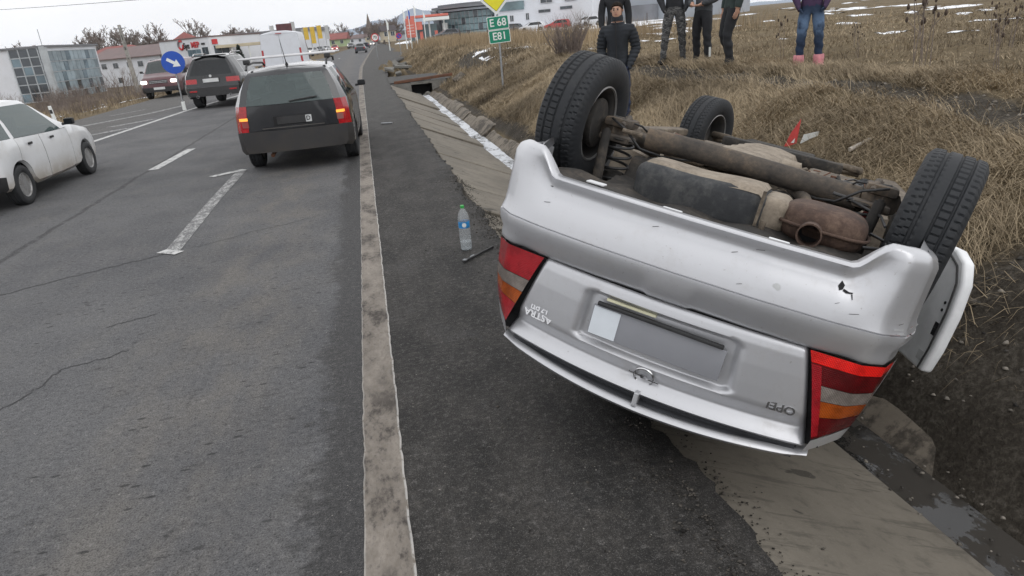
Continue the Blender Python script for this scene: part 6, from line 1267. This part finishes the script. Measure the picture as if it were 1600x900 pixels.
for x, z, w, h in ((L + 3, 2.3, .7, 1.0), (L + 5.7, 2.4, .6, 1.1), (L + 8.6, 3.0, 2.0, .45), (L + 12.2, 3.2, 2.0, .45), (L + 9, 4.6, 2.0, .9), (L + 13, 4.6, 2.0, .9)): bwindow(o, x, z, w, h, -1.0, 'pane', 'frame_white' if h > .6 else 'roof_grey')
o, L = bldg('grey_hall', 'pale grey industrial hall behind the man in the quilted jacket', (39.5, 128), (62, 112), 1.0); mb = MB(); mb.box((L / 2, 8, 3.2), (L, 16, 6.4)); mb.build('wall', M['render_grey'], o); mb = MB(); mb.box((L / 2, 8, 6.55), (L + .5, 16.5, .3)); mb.build('roof', M['roof_grey'], o)
mb = MB(); mb.box((3.4, -.1, 1.4), (2.6, .2, 2.4)); mb.build('gate', M['roof_brown'], o); mb = MB(); mb.box((12, -2, 1.3), (4.5, 3.5, 2.6)); mb.build('lean_to', M['roof_grey'], o)
for x in (8, 18, 23): bwindow(o, x, 3.6, 2.4, .8)
for k, (x, y, m_) in enumerate(((33, 112, 'red_paint'), (29, 113, 'pale_paint'), (25.5, 114, 'grey_paint'), (15.2, 112, 'grey_paint'), (36.5, 109, 'pale_paint'))): small_car('parked_car', ('red car parked by the white annex', 'pale car parked beside the red one at the annex', 'grey car parked below the showroom windows', 'dark car parked at the left end of the showroom', 'pale car parked right of the red one')[k], (x, y, float(gz(x, y))), radians(80 + k * 9), M[m_], None, 'cars parked at the showroom', True)
# low fence posts between field and showroom
for k in range(9):
    x = 8.5 + k * 2.6; y = 62 + k * 1.2; t = tag(MB().box((0, 0, .5), (.07, .07, 1.3)).build('fence_post', M['bark'], loc=(x, y, float(gz(x, y)))), 'thin wooden fence post in the row at the far side of the field', 'fence post', 'fence posts across the field')
# hills
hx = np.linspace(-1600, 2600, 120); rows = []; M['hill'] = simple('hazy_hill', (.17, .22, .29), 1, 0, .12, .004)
prof = 1.25 * np.interp(hx, [-1600, -400, -148, -32, 84, 148, 200, 242, 280, 341, 430, 800, 2600], [8, 10, 21, 40, 58, 62, 74, 92, 82, 60, 40, 20, 12])
V = []; 
for y, k in ((2500, 0), (2750, .55), (3000, 1), (3500, .7)):
    for i, x in enumerate(hx): V.append((x * y / 3000, y, prof[i] * k * (1 + .08 * sin(i * 1.7 + y)) - (3 if k == 0 else 0)))
nh = len(hx); F = [(r * nh + i, r * nh + i + 1, (r + 1) * nh + i + 1, (r + 1) * nh + i) for r in range(3) for i in range(nh - 1)]
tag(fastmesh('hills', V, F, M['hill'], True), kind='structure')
# ================================================================== PEOPLE
def mat_cloth(name, col, bump=.3, sc=40, var=.25):
    g = G(name); v = g.pos(True); n = g.noise(6, 5, .6, v); f = g.noise(sc, 4, .7, v); M[name] = g.done(g.mix(g.map(n, .3, .7), tuple(c * (1 - var) for c in col), tuple(c * (1 + var) for c in col)), .85, 0, g.bump(g.add(f, g.mul(n, 2)), bump, .012)); return M[name]
mat_cloth('quilt_black', (.014, .017, .022)); mat_cloth('cloth_black', (.012, .013, .016)); mat_cloth('cloth_grey', (.05, .055, .06)); mat_cloth('jeans_navy', (.018, .028, .062)); mat_cloth('purple_jumper', (.038, .018, .052)); mat_cloth('shoe_black', (.012, .012, .013)); mat_cloth('boot_pink', (.56, .20, .24), .4, 60); mat_cloth('boot_fur', (.62, .26, .29), .8, 90); mat_cloth('dark_green', (.022, .034, .032))
M['skin'] = simple('skin', (.46, .27, .19), .55, 0, .12, 9); M['hair'] = simple('dark_hair', (.016, .011, .008), .9, 0, .3, 30, .6, 90, Specular_IOR_Level=.15); M['lip'] = simple('lip', (.32, .13, .11), .5); M['eye'] = simple('eye_dark', (.02, .015, .012), .3)
g = G('camo'); v = g.pos(True); n = g.noise(13, 3, .55, g.scaled((1, 1, 2.2), v), 1.2); M['camo'] = g.done(g.ramp(n, [(.38, (.018, .019, .021)), (.44, (.075, .075, .075)), (.52, (.030, .031, .033)), (.58, (.19, .19, .185)), (.66, (.05, .05, .052))]), .9, 0, g.bump(g.noise(9, 4, .6, v), .3, .02))
for n_ in ('camo',): M[n_].node_tree.nodes
g = G('jeans_faded'); x, y, z = g.xyz(g.pos(True)); fade = g.mul(g.map(g.math('ABSOLUTE', g.math('SUBTRACT', z, .62)), .24, .02), g.map(y, .02, -.07)); n = g.noise(8, 5, .6, g.pos(True))
M['jeans_faded'] = g.done(g.mix(g.mul(fade, g.map(n, .3, .6)), (.014, .028, .060), (.10, .16, .26)), .9, 0, g.bump(g.noise(12, 4, .6, g.pos(True)), .35, .015))
def person(label, loc, rz, h=1.76, arms='hang', feet=((-.11, 0), (.11, 0)), knees=None, top='cloth_black', legs='cloth_black', shoe='shoe_black', hem=.80, female=False, quilt=False, toe=(0, 0), head_yaw=0, sleeves=True, lvl=2, shin=1.0):
    """one continuous skinned figure; local -y is forward"""
    root = thing('person', label, 'person', loc, rz); k = h / 1.76; V_ = []; E_ = []; R_ = []
    def vtx(p, r): V_.append(Vector(p) * k); R_.append((r[0] * k, r[1] * k) if hasattr(r, '__len__') else (r * k, r * k)); return len(V_) - 1
    def chain(start, pts):
        a = start
        for p, r in pts: b = vtx(p, r); E_.append((a, b)); a = b
        return a
    sw = .175 if female else .195
    pel = vtx((0, 0, .95), (.155, .12)); chest = chain(pel, [((0, .01, 1.08), (.145, .11)), ((0, .005, 1.22), (.155, .115)), ((0, .01, 1.36), (.16, .11))]); neck = chain(chest, [((0, .015, 1.47), .07), ((0, .0, 1.54), .058)])
    chain(neck, [((0, -.015, 1.595), (.072, .085)), ((0, -.012, 1.665), (.082, .10)), ((0, -.005, 1.725), (.070, .085))])
    wr = []
    for s_ in (-1, 1):
        if arms == 'pockets': el, w_, h1 = (s_ * .262, .06, 1.12), (s_ * .20, -.07, .95), (s_ * .18, -.10, .88)
        elif arms == 'clasp': el, w_, h1 = (s_ * .28, -.02, 1.10), (s_ * .10, -.20, 1.02), (s_ * .03, -.22, 1.0)
        elif arms == 'phone' and s_ == 1: el, w_, h1 = (s_ * .26, -.04, 1.12), (s_ * .14, -.24, 1.2), (s_ * .12, -.28, 1.24)
        else: el, w_, h1 = (s_ * .255, .03, 1.12), (s_ * .255, -.03, .88), (s_ * .25, -.045, .82)
        a = chain(chest, [((s_ * sw, .01, 1.40), .068), ((s_ * (sw + .03), .02, 1.30), .058), (el, .05), (((el[0] + w_[0]) / 2, (el[1] + w_[1]) / 2, (el[2] + w_[2]) / 2), .045), (w_, .034)]); wr.append((a, Vector(w_) * k, Vector(h1) * k, s_))
    for i, s_ in enumerate((-1, 1)):
        fx, fy = feet[i]; kx, ky = knees[i] if knees else ((fx + s_ * .09) / 2 + s_ * .005, fy * .5 - .03); q = -1.0; tx = toe[i]
        a = chain(pel, [((s_ * .085, 0, .86), .105), (((s_ * .09 + kx) / 2, ky * .5 - .01, .68), .086), ((kx, ky, .49), .064), (((kx + fx) / 2, (ky + fy) / 2 + .015, .31), .060 * shin), ((fx, fy, .10), .048 * shin)])
        chain(a, [((fx + sin(tx) * .03, fy - cos(tx) * .03, .045), (.045, .045)), ((fx + sin(tx) * .14, fy - cos(tx) * .14, .035), (.045, .035)), ((fx + sin(tx) * .20, fy - cos(tx) * .20, .03), (.035, .028))])
        chain(a, [((fx - sin(tx) * .04, fy + cos(tx) * .05, .04), (.038, .04))])
    # hands: palm and five fingers
    for a, w_, h1, s_ in wr:
        d = (h1 - w_).normalized(); side = Vector((0, -1, 0)) if abs(d.y) < .8 else Vector((1, 0, 0)); side = (side - d * side.dot(d)).normalized(); nrm = d.cross(side)
        def hv(p, r): V_.append(p); R_.append((r * k, r * k)); return len(V_) - 1
        pm = hv(w_ + d * .045 * k, .030); E_.append((a, pm))
        for i, (o_, L_) in enumerate(((-.028, .068), (-.010, .080), (.010, .075), (.028, .058))):
            b0 = hv(w_ + d * .085 * k + side * o_ * k, .011); b1 = hv(w_ + d * (.085 + L_ * .55) * k + side * o_ * k + nrm * .008 * s_ * k, .0095); b2 = hv(w_ + d * (.085 + L_ * .95) * k + side * o_ * k + nrm * .03 * s_ * k, .008); E_.extend([(pm, b0), (b0, b1), (b1, b2)])
        t0 = hv(w_ + d * .035 * k - side * .035 * k, .013); t1 = hv(w_ + d * .075 * k - side * .052 * k + nrm * .015 * s_ * k, .010); E_.extend([(pm, t0), (t0, t1)])
    me = bpy.data.meshes.new('body_src'); me.from_pydata(V_, E_, []); o = bpy.data.objects.new('body_src', me); COL.objects.link(o)
    sk = o.modifiers.new('skin', 'SKIN'); sk.use_smooth_shade = True; sk.branch_smoothing = .6
    for i, sv_ in enumerate(me.skin_vertices[0].data): sv_.radius = R_[i]; sv_.use_root = (i == pel)
    ss = o.modifiers.new('s', 'SUBSURF'); ss.levels = lvl; ss.render_levels = lvl
    dg = bpy.context.evaluated_depsgraph_get(); bm_ = bpy.data.meshes.new_from_object(o.evaluated_get(dg)); bpy.data.objects.remove(o); bm_.name = 'body'
    mats = [M['skin'], M[top], M[legs], M[shoe]]; bm_.materials.clear()
    for m_ in mats: bm_.materials.append(m_)
    co = np.empty(len(bm_.vertices) * 3, np.float32); bm_.vertices.foreach_get('co', co); co = co.reshape(-1, 3) / k; no = np.array([v.normal[:] for v in bm_.vertices])
    hand = np.zeros(len(co), bool); z0_ = co[:, 2]
    for a, w_, h1, s_ in wr: dd = (h1 - w_).normalized(); rel = co * k - np.array(w_); al = rel @ np.array(dd); hand |= (al > 0) & (al < .19 * k) & (np.linalg.norm(rel - al[:, None] * np.array(dd), axis=1) < .062 * k) & ((np.abs(co[:, 0]) > .19) | (arms in ('clasp', 'phone')) | (z0_ > 1.2))
    arm = (np.abs(co[:, 0]) > .17) & (co[:, 2] > .80) & (co[:, 2] < 1.5)
    z = co[:, 2]; cls_ = np.where(z > 1.50, 0, np.where((z > hem) | arm, 1, np.where(z > .115, 2, 3))); cls_ = np.where(hand, 0, cls_)
    if arms == 'pockets': cls_ = np.where(hand & (z < 1.0), 1, cls_)
    off = np.where(cls_ == 1, .018, np.where(cls_ == 2, .008, np.where(cls_ == 3, .010, 0)))
    if quilt: off = off + np.where(cls_ == 1, .013 * np.abs(np.sin(z * pi / .052)), 0)
    off = off + np.where(cls_ == 2, .007 * np.sin(z * 46 + co[:, 0] * 30) * np.clip((.55 - np.abs(z - .3)) * 2, 0, 1), 0)
    co2 = (co + no * off[:, None]); co2[:, 2] = np.maximum(co2[:, 2], .002); bm_.vertices.foreach_set('co', (co2 * k).astype(np.float32).ravel())
    for p in bm_.polygons:
        c = [cls_[i] for i in p.vertices]; p.material_index = int(max(set(c), key=c.count)); p.use_smooth = True
    bm_.update(); body = obj_from('body', bm_, root)
    # face and hair
    hd = bpy.data.objects.new('hair', None)
    mb = MB(); rows = []
    for i in range(9):
        a = -.15 + i * (pi / 2 + .15) / 8; rows.append([])
        for j in range(20):
            t = 2 * pi * j / 20; front = max(0, -sin(t)); low = a + (.75 * front if i < 4 else .3 * front * (8 - i) / 4); low = min(low, pi / 2)
            rows[-1].append(Vector((.092 * cos(low) * cos(t), .005 + .112 * cos(low) * sin(t), 1.675 + .105 * sin(low))) * k)
        rows[-1].append(rows[-1][0])
    if female:
        rows.insert(0, [p + Vector((p.x * .1, .02, -.22)) * k if p.y > -.02 else p for p in rows[0]])
    mb.grid(rows); mb.build('hair', M['hair'], root, 60)
    mb = MB(); mb.add([Vector(p) * k for p in ((0, -.108, 1.672), (-.014, -.10, 1.635), (.014, -.10, 1.635), (0, -.132, 1.640), (0, -.10, 1.628))], [(0, 1, 3), (0, 3, 2), (1, 4, 3), (3, 4, 2)]); mb.build('nose', M['skin'], root, 60)
    for s_ in (-1, 1):
        mb = MB(); mb.lathe([(0, -.006), (.009, -.004), (.011, 0)], 10, 'y', Vector((s_ * .030, -.098, 1.668)) * k); mb.build('eye', M['eye'], root, 60); mb = MB(); mb.bbox(Vector((s_ * .031, -.101, 1.690)) * k, (.036 * k, .008, .008), .003); mb.build('eyebrow', M['hair'], root)
        mb = MB(); mb.lathe([(.0, -.01), (.018, -.006), (.020, .006), (0, .012)], 10, 'x', Vector((s_ * .084, .005, 1.655)) * k); mb.build('ear', M['skin'], root, 60)
    mb = MB(); mb.bbox(Vector((0, -.095, 1.605)) * k, (.040 * k, .012, .010), .004); mb.build('mouth', M['lip'], root, 60)
    return root
G_ = lambda x, y: float(gz(x, y))
pm = person('young man in a black quilted jacket and navy jeans, hands in pockets, behind the wheel', (3.66, 10.05, .24), radians(-30), 1.72, 'pockets', top='quilt_black', legs='jeans_navy', hem=.92, quilt=True, lvl=3)
mb = MB(); mb.lathe([(.083, 1.46), (.086, 1.50), (.078, 1.535), (.07, 1.535)], 24, 'z', (0, .005, 0.02), close=False); mb.build('collar', M['quilt_black'], pm, 60); mb = MB(); mb.box((0, -.148, 1.2), (.012, .03, .55)); mb.build('zip', M['shoe_black'], pm)
person('person in dark clothes mostly hidden behind the man in the quilted jacket', (4.62, 12.8, G_(4.62, 12.8)), radians(-20), 1.70, 'hang', top='cloth_black', legs='cloth_black')
pc = person('person in grey camouflage trousers and black jacket standing with feet apart', (5.42, 12.0, G_(5.42, 12.0)), radians(-24), 1.78, 'pockets', ((-.20, -.02), (.14, .06)), None, 'cloth_black', 'camo', hem=.93, toe=(-.3, .3))
pa = person('person in black tracksuit trousers with white stripes at the ankle', (5.83, 11.75, G_(5.83, 11.75)), radians(-58), 1.76, 'clasp', ((-.14, .02), (.12, -.04)), None, 'cloth_grey', 'cloth_black', hem=.93, toe=(-.1, .1), shin=1.05)
for i in range(3): mb = MB(); mb.bbox((.165 + i * 0, -.055 + i * .022 - .02, .24), (.012, .007, .16), .002); mb.build('stripe', M['sign_white'], pa, loc=(.018, -.018, 0))
mb = MB(); mb.prism([Vector((-.02, 0, 0)), Vector((.02, 0, 0)), Vector((.006, 0, .03))], (0, .006, 0)); mb.build('logo_mark', M['sign_white'], pa, loc=(.11, -.11, .68))
for s_ in ((-.14, .02), (.12, -.04)): mb = MB(); mb.bbox((s_[0], s_[1] - .07, .014), (.095, .30, .022), .01); mb.build('shoe_sole', M['sign_white'], pa)
person('person in plain black trousers with one leg bent, right of the tracksuit', (5.83, 10.75, G_(5.83, 10.75)), radians(-95), 1.80, 'hang', ((-.13, .05), (.10, -.08)), ((-.10, -.10), (.09, -.12)), 'dark_green', 'cloth_black', hem=.90, shin=1.1)
pl_ = person('woman in blue jeans, purple jumper and pink boots standing alone', (6.45, 9.6, G_(6.45, 9.6)), radians(-34), 1.70, 'pockets', ((-.14, 0), (.14, .0)), None, 'purple_jumper', 'jeans_faded', 'boot_pink', .90, True, toe=(-.35, .35))
for s_ in (-1, 1):
    mb = MB(); mb.lathe([(.05, .06), (.072, .08), (.076, .17), (.070, .20), (.05, .20)], 18, 'z', (s_ * .137, .0, 0)); mb.build('boot_cuff', M['boot_fur'], pl_, 60)
# ================================================================== SMALL THINGS
bt = thing('water_bottle', 'clear plastic water bottle with blue label and green cap standing on the shoulder', 'bottle', (.645, 5.66, .002), .3)
g = G('clear_plastic'); tr = g.new('BsdfTransparent'); tr.inputs[0].default_value = (.93, .95, .96, 1); mx = g.new('MixShader'); fr = g.new('Fresnel'); fr.inputs[0].default_value = 1.35
g.done((.55, .57, .58), .06, 0); mx.inputs[0].default_value = .30; g.l.new(tr.outputs[0], mx.inputs[1]); g.l.new(g.b.outputs[0], mx.inputs[2]); g.l.new(mx.outputs[0], g.out.inputs[0]); M['pet'] = g.m
prof = [(.0, .012), (.030, .0), (.046, .006), (.050, .02), (.050, .12), (.0485, .13), (.050, .14), (.0485, .15), (.050, .19), (.047, .20), (.047, .255), (.050, .262), (.049, .285), (.040, .32), (.022, .355), (.0145, .37), (.0145, .385)]
mb = MB(); mb.lathe(prof, 28, 'z', close=False); mb.build('bottle_body', M['pet'], bt, 60)
mb = MB(); mb.lathe([(.0, .014), (.030, .004), (.044, .008), (.047, .02), (.047, .075), (.0, .075)], 24, 'z', close=False); mb.build('water', M['pet'], bt, 60)
mb = MB(); mb.lathe([(.0478, .2), (.0482, .202), (.0482, .253), (.0478, .255)], 28, 'z', close=False); lb = mb.build('bottle_label', simple('label_blue', (.03, .22, .50), .35, 0, .3, 30), bt, 60)
mb = MB(); L = []
for i in range(9): a = -2.35 + .75 * i / 8; w_ = .019 * sqrt(max(.02, 1 - ((i - 4) / 4.2) ** 2)); L.append([Vector((.0487 * cos(a), .0487 * sin(a), .228 + q * w_)) for q in (-1, 1)])
mb.grid(L); mb.build('label_oval', M['sign_white'], lb, 60)
mb = MB(); mb.lathe([(.0155, .366), (.0165, .37), (.0165, .388), (.015, .391), (0, .391)], 20, 'z', close=False); mb.build('cap', simple('cap_green', (.03, .33, .06), .4), bt, 50)
st = thing('wiper_arm', 'broken black wiper arm lying on the shoulder below the bottle', 'wiper arm', (.57, 5.30, .004), radians(44)); mb = MB(); mb.bbox((.10, 0, .012), (.22, .022, .016), .004); mb.build('arm', M['trim'], st); mb = MB(); mb.bbox((.30, 0, .012), (.22, .014, .02), .004); mb.build('blade', M['trim'], st); mb = MB(); mb.bbox((.015, .0, .02), (.03, .03, .012), .003); mb.build('pivot', M['galv'], st); mb = MB(); mb.bbox((.12, .006, .022), (.05, .012, .006), .002); mb.build('clip', M['galv'], st)
o = MB().tube([(0, 0, .02), (.24, -.10, .02)], .018, 8).build('pipe_scrap', M['galv'], loc=(.22, 15.8, 0)); tag(o, 'short pale pipe scrap lying on the far shoulder', 'debris')
zz = G_(3.95, 6.05)
tr_ = thing('broken_sign', 'broken red and white sign shards sticking up behind the overturned car', 'debris', (3.95, 6.05, zz + .02), radians(-30)); tr_.scale = (.75, .75, .75); mb = MB(); mb.prism([Vector((-.12, 0, -.1)), Vector((.04, 0, -.1)), Vector((.09, 0, .30)), Vector((-.02, 0, .13))], (0, .01, 0)); mb.build('red_shard', simple('shard_red', (.52, .06, .055), .45), tr_); mb = MB(); mb.prism([Vector((.06, -.02, -.1)), Vector((.26, -.02, -.1)), Vector((.31, -.02, .14)), Vector((.13, -.02, .10))], (0, .01, 0)); mb.build('white_shard', M['sign_white'], tr_); mb = MB(); mb.prism([Vector((-.02, -.004, .0)), Vector((.02, -.004, .0)), Vector((.03, -.004, .06))], (0, -.004, 0)); mb.build('white_mark', M['sign_white'], tr_)
z2 = G_(4.1, 5.3); o = MB().tube([(0, 0, 0), (.30, .10, .06)], .018, 10).build('plastic_pipe', simple('pipe_pale', (.42, .38, .33), .6), loc=(3.98, 5.25, z2 + .03)); tag(o, 'pale pipe lying on the grass right of the broken sign', 'debris')
r_ = random.Random(77)
for k in range(7):
    x = r_.uniform(3.2, 4.4); y = r_.uniform(2.6, 5.5); o = MB().bbox((0, 0, 0), (.09, .06, .03), .014).build('flat_stone', M['concrete2'], loc=(x, y, G_(x, y) + .02)); o.rotation_euler = (r_.uniform(-.3, .3), r_.uniform(-.3, .3), r_.uniform(0, 3)); tag(o, 'small pale stone on the muddy bank right of the car', 'stone', 'stones on the muddy bank')
# thin winter haze that pales the far town and hills
hz = MB().box((300, 1750, 47), (5200, 4200, 112)).build('haze', None); hz.data.materials.clear(); g = G('haze_air'); g.n.remove(g.b); pv = g.new('VolumePrincipled'); pv.inputs['Color'].default_value = (.90, .94, 1.0, 1); pv.inputs['Density'].default_value = .00012; pv.inputs['Anisotropy'].default_value = .2; g.l.new(pv.outputs[0], g.out.inputs['Volume']); hz.data.materials.append(g.m); tag(hz, kind='stuff')
